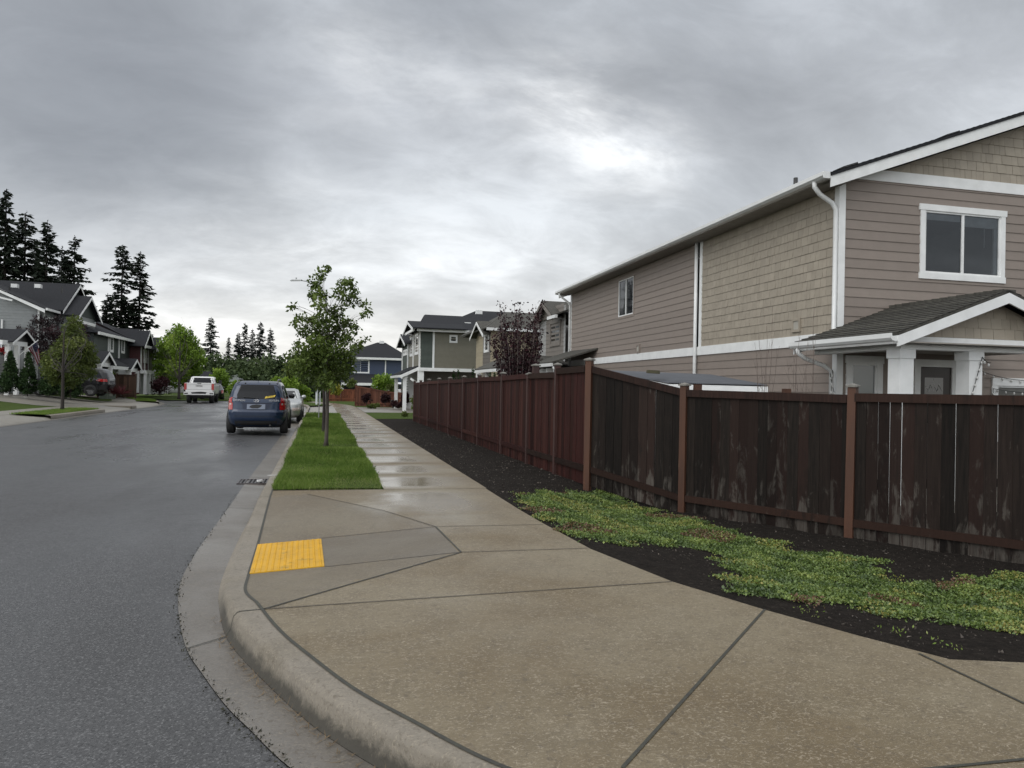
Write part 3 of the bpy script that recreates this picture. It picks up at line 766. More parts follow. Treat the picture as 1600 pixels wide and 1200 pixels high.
# ------------------------------------------------------------------ wooden fences
def wobj(name, mb, mat, t_, smooth=False, parent=None):
    o = obj(name, mb, mat, parent or t_, smooth)
    o.matrix_parent_inverse = Matrix.Translation(-Vector(t_.location)) if parent is None else Matrix.Identity(4)
    return o
def fencemat(name, a, b_, red, bare=.62, bareamt=1.0, rough=.6):
    m = bpy.data.materials.new(name); m.use_nodes = True; t = NT(m.node_tree); b = t.n['Principled BSDF']
    v = t.new('ShaderNodeTexCoord').outputs['Object']; tn = attr_tint(t)
    off = t.new('ShaderNodeCombineXYZ'); t.l.new(t.math('MULTIPLY', tn, 37.0), off.inputs[2]); t.l.new(t.math('MULTIPLY', tn, 11.0), off.inputs[0])
    va = t.new('ShaderNodeVectorMath', operation='ADD'); t.l.new(v, va.inputs[0]); t.l.new(off.outputs[0], va.inputs[1]); vv = va.outputs[0]
    grain = t.noise(t.mapping(vv, scale=(1, 1, .05)), 42, 5, .65, .4)
    wide = t.noise(t.mapping(vv, scale=(1, 1, .22)), 7, 5, .6, .8)
    col = t.mix(t.ramp(grain, [(.36, 0.0), (.66, 1.0)]), a, b_)
    col = t.mix(t.math('MULTIPLY', t.ramp(tn, [(.35, 0.0), (.9, 1.0)]), .65), col, red)
    sx = t.new('ShaderNodeSeparateXYZ'); t.l.new(v, sx.inputs[0])
    patch = t.noise(t.mapping(vv, scale=(1, 1, .30)), 7.5, 6, .68, .5)
    low = t.new('ShaderNodeMapRange', i_1=.6, i_2=-.35, i_3=0.0, i_4=.17); t.l.new(sx.outputs[2], low.inputs[0])
    pf = t.math('MULTIPLY', t.ramp(t.math('ADD', t.math('ADD', patch, low.outputs[0]), t.math('MULTIPLY', t.math('SUBTRACT', tn, .5), .10)), [(bare, 0.0), (bare+.09, 1.0)]), bareamt)
    col = t.mix(t.math('MULTIPLY', pf, t.ramp(grain, [(.3, .25), (.6, 1.0)])), col, (.072, .064, .055))
    col = t.mix(t.ramp(wide, [(.56, 0.0), (.72, .75)]), col, (.008, .007, .006))
    kk = t.math('ADD', .62, t.math('MULTIPLY', t.math('FRACT', t.math('MULTIPLY', tn, 7.3)), .85)); cb = t.new('ShaderNodeCombineXYZ')
    for i in range(3): t.l.new(kk, cb.inputs[i])
    col = t.mix(1.0, col, cb.outputs[0], 'MULTIPLY')
    t.l.new(col, b.inputs['Base Color']); b.inputs['Roughness'].default_value = rough; b.inputs['Specular IOR Level'].default_value = .12
    bp = t.new('ShaderNodeBump'); bp.inputs['Strength'].default_value = .4; bp.inputs['Distance'].default_value = .003
    t.l.new(grain, bp.inputs['Height']); t.l.new(bp.outputs[0], b.inputs['Normal']); return m
WEATH = fencemat('weathered dark fence wood', (.018, .0135, .011), (.0075, .006, .005), (.024, .0125, .010), .60, .95)
REDWOOD = fencemat('red brown stained fence wood', (.038, .012, .010), (.016, .006, .0055), (.044, .017, .013), .82, .4)
RAIL = fencemat('fence rail wood', (.026, .014, .011), (.013, .008, .0065), (.032, .017, .012), .8, .5)
POSTW = pm('orange brown post stain', (.085, .032, .014), (.050, .020, .010), .6, 5, .3, 60, stretch=(1, 1, .12), dirt=((.20, .12, .075), 4, .68))
POSTR = pm('dark red post stain', (.055, .022, .018), (.03, .013, .011), .55, 5, .3, 60, stretch=(1, 1, .12))
CAP = pm('grey weathered post cap', (.13, .125, .11), (.20, .19, .17), .8, 20, .4)
def fence_bay(t_, a, b, zb, zt, wood, rail, side, bw=.138, gap=.005, railh=.10, kick=.20, name='board_panel', dz=0):
    """a, b ground points; zb, zt pairs of bottom and top heights; side +1/-1 picks the face that carries the rails"""
    a = Vector((*a, 0)); b = Vector((*b, 0)); d = b-a; L = d.length; d.normalize(); n_ = Vector((d.y, -d.x, 0))*side
    mb = MB(); u = 0.045; 
    while u < L-.04:
        w_ = min(bw*random.uniform(.94, 1.06), L-.04-u); f = (u+w_/2)/L
        z0 = zb[0]+(zb[1]-zb[0])*f; z1 = zt[0]+(zt[1]-zt[0])*f; f2 = w_/L/2
        g = gap*random.uniform(.5, 1.5) if callable(gap) is False else gap(f)
        dzb = (zb[1]-zb[0])*f2; dzt = (zt[1]-zt[0])*f2; off = n_*random.uniform(-.003, .003)
        p0 = a+d*u+off; p1 = a+d*(u+w_-g)+off; th = n_*.017; tw = random.uniform(-.002, .002)*d
        mb.add([p0+Vector((0, 0, z0-dzb))+tw, p1+Vector((0, 0, z0+dzb))+tw, p1+Vector((0, 0, z1+dzt)), p0+Vector((0, 0, z1-dzt)),
                p0-th+Vector((0, 0, z0-dzb))+tw, p1-th+Vector((0, 0, z0+dzb))+tw, p1-th+Vector((0, 0, z1+dzt)), p0-th+Vector((0, 0, z1-dzt))],
               [(0, 1, 2, 3), (7, 6, 5, 4), (0, 4, 5, 1), (3, 2, 6, 7), (1, 5, 6, 2), (0, 3, 7, 4)], random.random())
        u += w_
    wobj(name, mb, wood, t_)
    for nm, h0, hh, fr in (('top_rail', -railh, railh+.004, 1), ('bottom_rail', None, .095, 1)):
        mb = MB()
        for sd in (1, -1):
            if h0 is None: q = [zb[0]+kick, zb[1]+kick]
            else: q = [zt[0]+h0, zt[1]+h0]
            o0 = a+d*.046+n_*(.004 if sd > 0 else -.058)
            P = [o0+Vector((0, 0, q[0])), a+d*(L-.046)+n_*(.004 if sd > 0 else -.058)+Vector((0, 0, q[1]))]
            up = Vector((0, 0, hh)); dep = n_*.034
            mb.add([P[0], P[1], P[1]+up, P[0]+up, P[0]+dep, P[1]+dep, P[1]+up+dep, P[0]+up+dep],
                   [(0, 1, 2, 3), (4, 5, 6, 7), (0, 1, 5, 4), (3, 2, 6, 7), (0, 3, 7, 4), (1, 2, 6, 5)], random.random())
        wobj(nm, mb, rail, t_)
def fence_post(t_, p, z0, z1, mat, w_=.09, cap=True, ang=0.0, lean=0.0):
    mb = MB(); c, s_ = math.cos(ang)*w_/2, math.sin(ang)*w_/2
    X = Vector((c, s_, 0))*2; Y = Vector((-s_, c, 0))*2; o = Vector((p[0], p[1], z0))-X/2-Y/2
    mb.obox(o, X, Y, (lean, 0, z1-z0)); po = wobj('post', mb, mat, t_)
    if cap:
        mb = MB(); X2, Y2 = X*1.38, Y*1.38; o = Vector((p[0]+lean, p[1], z1))-X2/2-Y2/2; mb.obox(o, X2, Y2, (0, 0, .022))
        top = Vector((p[0]+lean, p[1], z1+.05)); q = [o+Vector((0, 0, .022)), o+X2+Vector((0, 0, .022)), o+X2+Y2+Vector((0, 0, .022)), o+Y2+Vector((0, 0, .022))]
        mb.add(q+[top], [(0, 1, 4), (1, 2, 4), (2, 3, 4), (3, 0, 4)])
        obj('post_cap', mb, CAP, po)
# weathered fence by the corner
t_ = thing('wood_fence', 'weathered dark brown board fence with orange brown posts and bare grey patches', 'fence', (4.15, 10.65, -.1))
P0, P1, P2 = (4.15, 10.65), (5.22, 9.5), (6.43, 7.48); dd = ((P2[0]-P1[0])/2.36, (P2[1]-P1[1])/2.36); P3 = (P2[0]+dd[0]*2.4, P2[1]+dd[1]*2.4); P4 = (P3[0]+dd[0]*2.4, P3[1]+dd[1]*2.4)
fence_bay(t_, P0, P1, (-.02, -.33), (1.88, 1.54), WEATH, RAIL, 1, kick=.21)
fence_bay(t_, P1, P2, (-.33, -.35), (1.53, 1.50), WEATH, RAIL, 1, kick=.21, gap=lambda f: .0015 if f < .8 else (.005 if random.random() < .5 else .001))
fence_bay(t_, P2, P3, (-.35, -.33), (1.52, 1.53), WEATH, RAIL, 1, kick=.21, gap=lambda f: random.choice([.002, .008, .011, .008, .001]))
fence_bay(t_, P3, P4, (-.33, -.33), (1.53, 1.53), WEATH, RAIL, 1, kick=.21)
ang1 = math.atan2(P1[1]-P0[1], P1[0]-P0[0]); ang2 = math.atan2(dd[1], dd[0])
fence_post(t_, (P0[0]-.0, P0[1]-.02), -.2, 1.97, POSTW, .10, ang=ang1)
fence_post(t_, P1, -.4, 1.59, POSTW, .10, ang=ang2); fence_post(t_, P2, -.42, 1.60, POSTW, .10, ang=ang2, lean=.02); fence_post(t_, P3, -.4, 1.6, POSTW, .10, ang=ang2); fence_post(t_, P4, -.4, 1.6, POSTW, .10, ang=ang2)
# red brown fence along the sidewalk
t_ = thing('wood_fence', 'long red brown stained board fence beside the sidewalk with many posts', 'fence', (4.05, 20, 0))
cols = [917, 871, 827, 786, 749, 725, 703, 686, 670, 657, 647.5]
fx = lambda k: 4.13-.012*k
fy = [10.65]+[onx(c, fx(i), 650) for i, c in enumerate(cols)][1:]
print('fence ys', [round(q, 2) for q in fy])
pts = [(fx(i), fy[i]) for i in range(len(cols))]; pts[0] = P0
tops = [1.90, 1.88, 1.80, 1.78, 1.74, 1.72, 1.70, 1.69, 1.68, 1.67, 1.66]
rows_top = [(571.5, 1), (576, 1), (584, 1), (588, 1), (590, 1), (592.5, 1), (594, 1), (595, 1), (596, 1), (597.5, 1), (598, 1)]
zt_ = [zxy(r_[0], *p) for r_, p in zip(rows_top, pts)]
print('fence tops', [round(q, 2) for q in zt_])
for i in range(len(pts)-1):
    z0, z1 = zt_[i], zt_[i+1]
    if i == 1: z0 = z1 = zt_[2]-.0
    fence_bay(t_, pts[i], pts[i+1], (-.02, -.02), (z0, z1), REDWOOD, RAIL if i in (0, 1) else REDWOOD, 1, kick=.22, bw=.14)
for i, p in enumerate(pts):
    if i == 0: continue
    fence_post(t_, (p[0]-.015, p[1]), -.2, zt_[i]+(.06 if i != 2 else -.02), POSTR, .095, ang=.0)
fence_post(t_, (pts[2][0]+.12, pts[2][1]), -.2, zt_[2]+.16, POSTR, .12)

# ------------------------------------------------------------------ building parts
def window(par, O, U, V, N, u0, u1, v0, v1, trim=.09, glass=None, mull=True, proud=.03, hmull=False, frame=WHITE, head=.0, tm=None, recess=False):
    O, U, V, N = Vector(O), Vector(U), Vector(V), Vector(N); mb = MB()
    def bar(a0, a1, b0, b1, n0, n1, tn=.5): mb.obox(O+U*a0+V*b0+N*n0, U*(a1-a0), V*(b1-b0), N*(n1-n0), tn)
    if trim:
        bar(u0-trim, u0, v0, v1, 0, proud); bar(u1, u1+trim, v0, v1, 0, proud)
        bar(u0-trim-head, u1+trim+head, v1, v1+trim*1.15, 0, proud+.006); bar(u0-trim-head*.6, u1+trim+head*.6, v0-trim*1.15, v0, 0, proud+.004)
    s = .035; n0 = -.03 if recess else .004; n1 = .012
    bar(u0, u0+s, v0, v1, n0, n1); bar(u1-s, u1, v0, v1, n0, n1); bar(u0+s, u1-s, v0, v0+s, n0, n1); bar(u0+s, u1-s, v1-s, v1, n0, n1)
    um = (u0+u1)/2
    if mull: bar(um-.025, um+.025, v0+s, v1-s, n0, n1)
    if hmull: bar(u0+s, u1-s, (v0+v1)/2-.02, (v0+v1)/2+.02, n0, n1)
    w_ = obj('window', mb, frame, par)
    g = glass or GLASS
    if isinstance(g, tuple):
        for (a, b, gg) in ((u0+s, um, g[0]), (um, u1-s, g[1])):
            m2 = MB(); q = [O+U*a+V*(v0+s), O+U*b+V*(v0+s), O+U*b+V*(v1-s), O+U*a+V*(v1-s)]; m2.quad(*[p+N*(.007 if not recess else -.012) for p in q]); obj('pane', m2, gg, w_)
    else:
        m2 = MB(); q = [O+U*(u0+s)+V*(v0+s), O+U*(u1-s)+V*(v0+s), O+U*(u1-s)+V*(v1-s), O+U*(u0+s)+V*(v1-s)]; m2.quad(*[p+N*(.007 if not recess else -.012) for p in q]); obj('pane', m2, g, w_)
    return w_
EX, EY, EZ = Vector((1, 0, 0)), Vector((0, 1, 0)), Vector((0, 0, 1))

# ------------------------------------------------------------------ the near taupe house
HA = thing('house', 'large taupe house with tan shake panels, white trim and gabled porch behind the fence', 'house', (9.12, 10.99, 0), math.radians(-2.1))
L_ = 16.0; ZB = 2.44; ZT = 5.34; W_ = 10.6; RID = 5.2; PIT = .365
def zr(s): return 5.45+PIT*(s+.4) if s < RID else 5.45+PIT*(RID+.4)-PIT*(s-RID)
# side wall towards the street
mb = MB(); wA = (-.9995, 0, 0)
mb.lap((0, 0, 0), EY, EZ, -EX, [(0, -.45), (L_, -.45), (L_, ZB), (0, ZB)], .18, .014, v0=-.44)
mb.lap((0, 0, 0), EY, EZ, -EX, [(5.4, ZB+.2), (L_, ZB+.2), (L_, ZT), (5.4, ZT)], .18, .014, holes=[(9.6, 10.85, 3.95, 5.1)])
wl = obj('wall', mb, TAUPE, HA)
mb = MB(); mb.quad((.0, 0, ZB), (.0, 5.2, ZB), (.0, 5.2, ZT), (.0, 0, ZT)); obj('wall_backing', mb, TANBACK, HA)
mb = MB(); mb.shakes((0, 0, 0), EY, EZ, -EX, [(.1, ZB+.2), (5.13, ZB+.2), (5.13, ZT), (.1, ZT)], .178, .09, .20); obj('shake_panel', mb, TANSHAKE, HA)
mb = MB(); mb.box(-.03, -.001, .0, L_, ZB, ZB+.215)
mb.box(-.028, -.0, 5.13, 5.25, ZB+.215, ZT); obj('trim_band', mb, WHITE, HA)
for bb_ in ((-.035, .0, -.035, .09, -.4, ZB-.001), (-.035, .0, -.035, .09, ZB+.216, ZT), (.0005, .10, -.036, -.0, -.4, 5.47), (-.03, 0, L_-.1, L_+.03, -.4, ZT)):
    mb = MB(); mb.box(*bb_); obj('corner_board', mb, WHITE, HA)
# gable wall
g_in = lambda s: zr(s)-.26
mb = MB()
mb.lap((0, 0, 0), EX, EZ, -EY, [(.10, -.45), (W_, -.45), (W_, 5.48), (.10, 5.48)], .178, .014, v0=-.43, holes=[(1.83, 3.60, 3.83, 5.03), (.25, .9, .6, 2.15), (1.75, 2.55, -.3, 2.06), (3.5, 4.9, .7, 1.8)])
obj('wall', mb, TAUPE, HA)
mb = MB(); mb.add([(.0, .001, 5.3), (W_, .001, 5.3), (RID, .001, g_in(RID))], [(0, 1, 2)]); obj('wall_backing', mb, TANBACK, HA)
mb = MB(); s1 = (5.69-5.19)/PIT-.4
mb.shakes((0, 0, 0), EX, EZ, -EY, [(s1, 5.69), (W_-s1+.2, 5.69), (RID+.01, g_in(RID)), (RID, g_in(RID))], .178, .10, .24); obj('shake_panel', mb, TANSHAKE, HA)
mb = MB(); mb.prism([(.25, 0, 5.48), (W_-.2, 0, 5.48), (W_-.6, 0, 5.685), (.55, 0, 5.685)], (0, -.03, 0)); obj('trim_band', mb, WHITE, HA)
# back walls (plain boards)
mb = MB(); mb.lap((0, L_, 0), EX, EZ, EY, [(0, -.4), (W_, -.4), (W_, 5.3), (RID, g_in(RID)), (0, 5.3)], .18, .012); mb.lap((W_, 0, 0), EY, EZ, EX, [(0, -.4), (L_, -.4), (L_, 5.3), (0, 5.3)], .18, .012); obj('wall', mb, TAUPE, HA)
# roof: two slabs of shingle courses
def roofslab(par, s0, z0, s1, z1, t0, t1, mat, th=.05, step=.14, lip=.014):
    mb = MB(); a = Vector((s0, t0, z0)); V = Vector((s1-s0, 0, z1-z0)); Lv = V.length; V.normalize(); N = V.cross(EY); N = N if N.z > 0 else -N
    mb.lap(a, EY, V, N, [(0, 0), (t1-t0, 0), (t1-t0, Lv), (0, Lv)], step, lip)
    mb.obox(a-N*th, EY*(t1-t0), V*Lv, N*(th-.001), .4)
    return obj('roof', mb, mat, par)
r1 = roofslab(HA, -.46, zr(-.46), RID, zr(RID), -.36, L_+.35, ROOF)
r2 = roofslab(HA, W_+.5, zr(W_+.5), RID, zr(RID), -.36, L_+.35, ROOF)
for sgn, e in ((1, -.44), (-1, W_+.44)):
    for yo in (0, L_+.65):
        a = Vector((e, -.34+yo, zr(e)-.052)); b_ = Vector((RID, -.34+yo, zr(RID)-.052)); mb = MB(); mb.prism([a, b_, b_-EZ*.20, a-EZ*.20], (0, .03, 0)); obj('rake_board', mb, WHITE, HA)
mb = MB(); mb.quad((-.44, -.31, zr(-.44)-.06-.1), (RID, -.31, zr(RID)-.16), (RID, 0, zr(RID)-.16), (-.44, 0, zr(-.44)-.16)); mb.box(-.44, -.01, -.3, L_+.3, ZT-.02, ZT-.005); mb.box(-.46, -.44, -.3, L_+.3, ZT-.02, zr(-.44)-.06); obj('soffit', mb, SOFFIT, HA)
mb = MB(); mb.prism([(-.47, 0, 5.33), (-.55, 0, 5.34), (-.60, 0, 5.38), (-.60, 0, 5.45), (-.585, 0, 5.45), (-.58, 0, 5.40), (-.47, 0, 5.36)], (0, L_+.66, 0)); mb.v = [(a, b-.33, c) for a, b, c in mb.v]
mb.box(-.60, -.46, -.34, -.33, 5.33, 5.45); mb.box(-.60, -.46, L_+.33, L_+.34, 5.33, 5.45); obj('gutter', mb, GUTTER, HA)
def rtube(par, path, wd=.075, name='downspout'):
    mb = MB(); mb.tube(path, wd/2*1.15, 8); return obj(name, mb, GUTTER, par, True)
rtube(HA, [(-.53, .0, 5.36), (-.53, .0, 5.26), (-.42, .0, 5.14), (-.16, .0, 5.0), (-.08, .0, 4.88), (-.08, .0, 2.62), (-.13, -.03, 2.52), (-.24, -.06, 2.49)])
rtube(HA, [(-.08, 5.33, ZT), (-.08, 5.33, -.3)], .08)
rtube(HA, [(-.53, L_-.05, 5.36), (-.53, L_-.05, 5.26), (-.16, L_-.05, 5.0), (-.08, L_-.05, 4.88), (-.08, L_-.05, -.2)])
# windows
window(HA, (0, 0, 0), EY, EZ, -EX, 9.6, 10.85, 3.93, 5.12, .0, (GLASS, GLASS), True, .02, recess=True)
mb = MB(); 
for a in ((9.52, 9.6, 3.85, 5.2), (10.85, 10.93, 3.85, 5.2), (9.6, 10.85, 3.85, 3.93), (9.6, 10.85, 5.12, 5.2)): mb.box(-.018, .0, *a)
obj('window_trim', mb, TAUPE, HA)
wB = window(HA, (0, 0, 0), EX, EZ, -EY, 1.84, 3.59, 3.84, 5.02, .10, CLEAR, True, .03, head=.03, recess=True)
mb = MB()
for q in ([(1.7, .05, 3.7), (3.75, .05, 3.7), (3.75, 2.6, 3.7), (1.7, 2.6, 3.7)], [(.8, .05, 5.25), (4.6, .05, 5.25), (4.6, 3.6, 5.25), (.8, 3.6, 5.25)], [(.8, 3.6, 2.9), (4.6, 3.6, 2.9), (4.6, 3.6, 5.25), (.8, 3.6, 5.25)], [(.8, .05, 2.9), (.8, 3.6, 2.9), (.8, 3.6, 5.25), (.8, .05, 5.25)], [(4.6, .05, 2.9), (4.6, 3.6, 2.9), (4.6, 3.6, 5.25), (4.6, .05, 5.25)]): mb.quad(*q)
obj('room', mb, pm('dim room wall', (.10, .10, .105), (.09, .09, .095), .8), wB)
mb = MB(); mb.box(2.75, 3.56, .03, .05, 4.78, 4.99); mb.box(3.47, 3.56, .03, .06, 3.9, 4.8); mb.box(3.24, 3.25, .022, .03, 4.4, 4.8); mb.box(1.88, 2.68, .03, .05, 4.86, 4.99); obj('blind', mb, pm('pale blind', (.30, .31, .32), None, .6), wB)
LAMP = bpy.data.materials.new('lit lamp'); LAMP.use_nodes = True; LAMP.node_tree.nodes['Principled BSDF'].inputs['Emission Color'].default_value = (1, .97, .9, 1); LAMP.node_tree.nodes['Principled BSDF'].inputs['Emission Strength'].default_value = 3
mb = MB(); mb.ball((2.35, 1.1, 5.2), .13, 12, 6, (1, 1, .25)); obj('ceiling_lamp', mb, LAMP, wB, True)
for (yy, zz) in ((1.20, 2.87), (9.12, 2.80)):
    mb = MB(); s = .135; mb.box(-.045, -.0, yy-s, yy+s, zz-s, zz-s+.05); mb.box(-.045, -.0, yy-s, yy+s, zz+s-.05, zz+s); mb.box(-.045, 0, yy-s, yy-s+.05, zz-s+.05, zz+s-.05); mb.box(-.045, 0, yy+s-.05, yy+s, zz-s+.05, zz+s-.05)
    v_ = obj('wall_vent', mb, TANSHAKE if yy < 5 else TAUPE, HA); mb = MB(); mb.box(-.03, -.0, yy-.085, yy+.085, zz-.085, zz+.085); obj('louvre', mb, pm('beige louvre', (.42, .40, .35), None, .6), v_)
mb = MB(); mb.tube([(.25, 1.7, 5.5), (.25, 1.7, 5.98)], .045, 8); obj('vent_pipe', mb, DARKMETAL, HA, True)
for (ss, tt) in ((.05, -.1), (2.35, .0), (1.0, 4), (1.2, 9)):
    mb = MB(); c = Vector((ss, tt, zr(ss)+.0)); V = Vector((1, 0, PIT)).normalized(); N = Vector((-PIT, 0, 1)).normalized(); mb.prism([c-EY*.15-V*.16, c+EY*.15-V*.16, c+EY*.13+V*.16, c-EY*.13+V*.16], N*.05); obj('roof_vent', mb, DARKMETAL, r1)
# porch
PT = 2.1; PA = (1.20, 3.17); PE = -.80; PEZ = 2.44
def zp(s): return PA[1]-(PA[1]-PEZ)/(PA[0]-PE)*abs(s-PA[0])
PR = 2*PA[0]-PE
for sgn, e in ((1, PE), (-1, PR)):
    mb = MB(); a = Vector((e, -PT-.28, zp(e))); V = Vector((PA[0]-e, 0, PA[1]-zp(e))); Lv = V.length; V.normalize(); N = V.cross(EY); N = N if N.z > 0 else -N
    t1 = PT+.28+(.12 if sgn > 0 else 0)
    mb.lap(a, EY, V, N, [(0, 0), (t1, 0), (PT+.28, Lv*.35), (PT+.28, Lv), (0, Lv)] if sgn > 0 else [(0, 0), (t1, 0), (t1, Lv), (0, Lv)], .135, .016)
    mb.obox(a-N*.04, EY*(PT+.27), V*Lv, N*.038, .4); pr = obj('porch_roof', mb, ROOFB, HA)
mb = MB()
for k in range(14): mb.obox((PA[0]-.12, -PT-.28+k*.17, PA[1]-.045), (.24, 0, 0), (0, .19, .012), (0, 0, .05), random.random())
obj('ridge_cap', mb, ROOFB, HA)
for e in (PE, PR):
    mb = MB(); a = Vector((e, -PT-.28, zp(e)-.045)); b_ = Vector((PA[0], -PT-.28, PA[1]-.045)); mb.prism([a, b_, b_-EZ*.16, a-EZ*.16], (0, .03, 0)); obj('rake_board', mb, WHITE, HA)
mb = MB(); mb.prism([(PE-.01, -PT-.27, 2.31), (PE-.09, -PT-.27, 2.32), (PE-.12, -PT-.27, 2.36), (PE-.12, -PT-.27, 2.43), (PE-.10, -PT-.27, 2.43), (PE-.095, -PT-.27, 2.38), (PE-.01, -PT-.27, 2.34)], (0, PT+.40, 0)); obj('gutter', mb, GUTTER, HA)
mb = MB(); mb.obox((PE-.02, .10, 2.22), (.55, 0, .17), (0, .03, 0), (0, 0, .17)); mb.box(PE+.02, PE+.04, -PT-.25, .1, 2.28, 2.42); obj('fascia', mb, WHITE, HA)
mb = MB(); mb.box(PE+.04, PR-.04, -PT-.24, -.01, 2.30, 2.32); obj('soffit', mb, SOFFIT, HA)
mb = MB(); mb.box(-.50, PR-.3, -PT, -PT+.2, 2.22, 2.42); mb.box(-.50, -.30, -PT+.2, -.04, 2.22, 2.42); obj('beam', mb, WHITE, HA)
mb = MB(); zz0 = 2.42; sl = (PA[0]-.25-.1); mb.add([(PE+.3, -PT+.03, 2.42), (PR-.3, -PT+.03, 2.42), (PA[0], -PT+.03, zp(PA[0])-.12)], [(0, 1, 2)]); obj('wall_backing', mb, TANBACK, HA)
mb = MB(); mb.shakes((0, -PT+.03, 0), EX, EZ, -EY, [(PE+.42, 2.425), (PR-.42, 2.425), (PA[0]+.005, zp(PA[0])-.13), (PA[0], zp(PA[0])-.13)], .165, .13, .25); obj('shake_panel', mb, TANSHAKE, HA)
for s0 in (-.53, .74, PR-.55):
    mb = MB(); mb.box(s0, s0+.245, -PT-.02, -PT+.23, -.35, 2.08); mb.box(s0-.02, s0+.265, -PT-.035, -PT+.245, 2.08, 2.215); obj('porch_post', mb, WHITE, HA)
mb = MB(); mb.box(-.9, PR, -PT-.1, -.01, -.42, -.16); obj('porch_floor', mb, DRIVE, HA)
rtube(HA, [(PE-.05, -.05, 2.34), (PE-.05, -.05, 2.24), (PE+.1, -.03, 2.15), (-.28, -.02, 2.02), (-.13, -.02, 1.92), (-.13, -.02, -.2)], .07)
w1 = window(HA, (0, 0, 0), EX, EZ, -EY, .30, .84, .75, 2.09, .12, BLINDGLASS, False, .03, head=.02, recess=True)
# door
mb = MB(); mb.box(1.66, 1.79, -.03, 0, -.2, 2.06); mb.box(2.50, 2.63, -.03, 0, -.2, 2.06); mb.box(1.64, 2.65, -.035, 0, 2.06, 2.20); fr = obj('door_frame', mb, WHITE, HA)
mb = MB(); mb.box(1.79, 2.50, -.0, .04, -.2, 2.05); dr = obj('front_door', mb, pm('dark stained door', (.03, .018, .015), (.02, .012, .01), .35, 6, .1), HA)
mb = MB(); mb.quad((1.90, -.004, 1.0), (2.32, -.004, 1.0), (2.32, -.004, 1.86), (1.90, -.004, 1.86)); obj('door_glass', mb, GLASS, dr)
mb = MB()
for sx_ in (1.93, 1.93+.19): mb.tube([(sx_, -.008, 1.7), (sx_+.06, -.008, 1.60), (sx_+.1, -.008, 1.72), (sx_+.17, -.008, 1.62)], .004, 4)
mb.tube([(2.1, -.008, 1.84), (2.1, -.008, 1.74)], .004, 4); obj('leaded_pattern', mb, GUTTER, dr)
window(HA, (0, 0, 0), EX, EZ, -EY, 3.56, 4.7, .8, 1.74, .13, pm('grey roller shade', (.14, .14, .13), None, .4), False, .03, recess=True)
# string lights hung on the porch
t_ = thing('string_lights', 'string of small white bulbs hanging from the porch post and along the wall', 'string lights', (9.12, 10.99, 0), math.radians(-2.1))
WIRE = pm('black wire', (.012, .012, .012), None, .5); BULB = pm('pale bulb', (.6, .6, .58), None, .15)
mb = MB(); bl = MB()
def sag(a, b, s_, n=14):
    a = Vector(a); b = Vector(b); return [a+(b-a)*i/n-EZ*s_*4*(i/n)*(1-i/n) for i in range(n+1)]
runs = [sag((.96, -PT-.045, 2.14), (.70, -PT-.04, 1.3), .0), sag((.96, -PT-.045, 2.13), (1.1, -PT-.06, 2.05), .03, 4), sag((3.1, -.06, 2.02), (4.6, -.06, 1.88), .08), sag((3.42, -.06, 1.68), (4.8, -.06, 1.66), .05), sag((3.42, -.06, 1.68), (3.43, -.06, .6), 0), sag((-.17, -.1, 1.95), (-.22, -.1, .9), .0), sag((-.22, -.1, 1.9), (.02, -.1, 1.2), .1)]
for r_ in runs:
    mb = MB(); mb.tube(r_, .006, 5); obj('wire', mb, WIRE, t_)
    for i, p in enumerate(r_):
        if i % 2: bl.ball(p-EZ*.035, .018, 6, 5, (1, 1, 1.6))
obj('bulb', bl, BULB, t_, True)['kind'] = 'stuff'
# lean-to shed behind the fence
t_ = thing('shed', 'low garden shed with grey corrugated roof and white fascia behind the fence', 'shed', (6.5, 10.5, -.3))
def w3(px, py, dist): p = at(px, dist, py); return Vector((p[0], p[1], zat(py, px, dist)))
A_, B_, C_, D_ = w3(1045, 599, 11.9), w3(1200, 603, 11.6), w3(1110, 586, 14.2), w3(940, 579, 15.0)
mb = MB(); n = 46
for i in range(n):
    f0, f1 = i/n, (i+1)/n; l0 = A_.lerp(B_, f0); l1 = A_.lerp(B_, f1); u0 = D_.lerp(C_, f0); u1 = D_.lerp(C_, f1); h = EZ*.018
    lm, um = (l0+l1)/2+h, (u0+u1)/2+h; mb.quad(l0, lm, um, u0, .5); mb.quad(lm, l1, u1, um, .5)
o = wobj('roof', mb, pm('grey corrugated sheet', (.085, .09, .10), (.06, .063, .07), .35, 4, .2, metal=.3), t_)
mb = MB(); dn = EZ*.11
for p, q in ((A_, B_), (B_, C_), (C_, D_), (D_, A_)): mb.quad(p-EZ*.012, q-EZ*.012, q-dn, p-dn)
wobj('fascia', mb, WHITE, t_)
mb = MB()
for p, q in ((A_, B_), (B_, C_), (C_, D_), (D_, A_)):
    c = (A_+B_+C_+D_)/4; p = c+(p-c)*.96; q = c+(q-c)*.96; mb.quad((p.x, p.y, p.z-.02), (q.x, q.y, q.z-.02), (q.x, q.y, -.4), (p.x, p.y, -.4))
wobj('wall', mb, siding('pale shed wall', (.4, .4, .39)), t_)
p = w3(1021, 583, 12.6); mb = MB(); mb.prism([(-.12, 0, 0), (.13, 0, -.01), (.12, 0, .05), (-.11, 0, .055)], (.02, .09, 0)); o = obj('wood_block', mb, pm('mossy wood', (.10, .09, .05), (.06, .055, .035), .9, 12, .5)); o.location = (p.x, p.y, p.z+.0); tag(o, 'mossy wooden block lying on the shed roof', 'wood block')
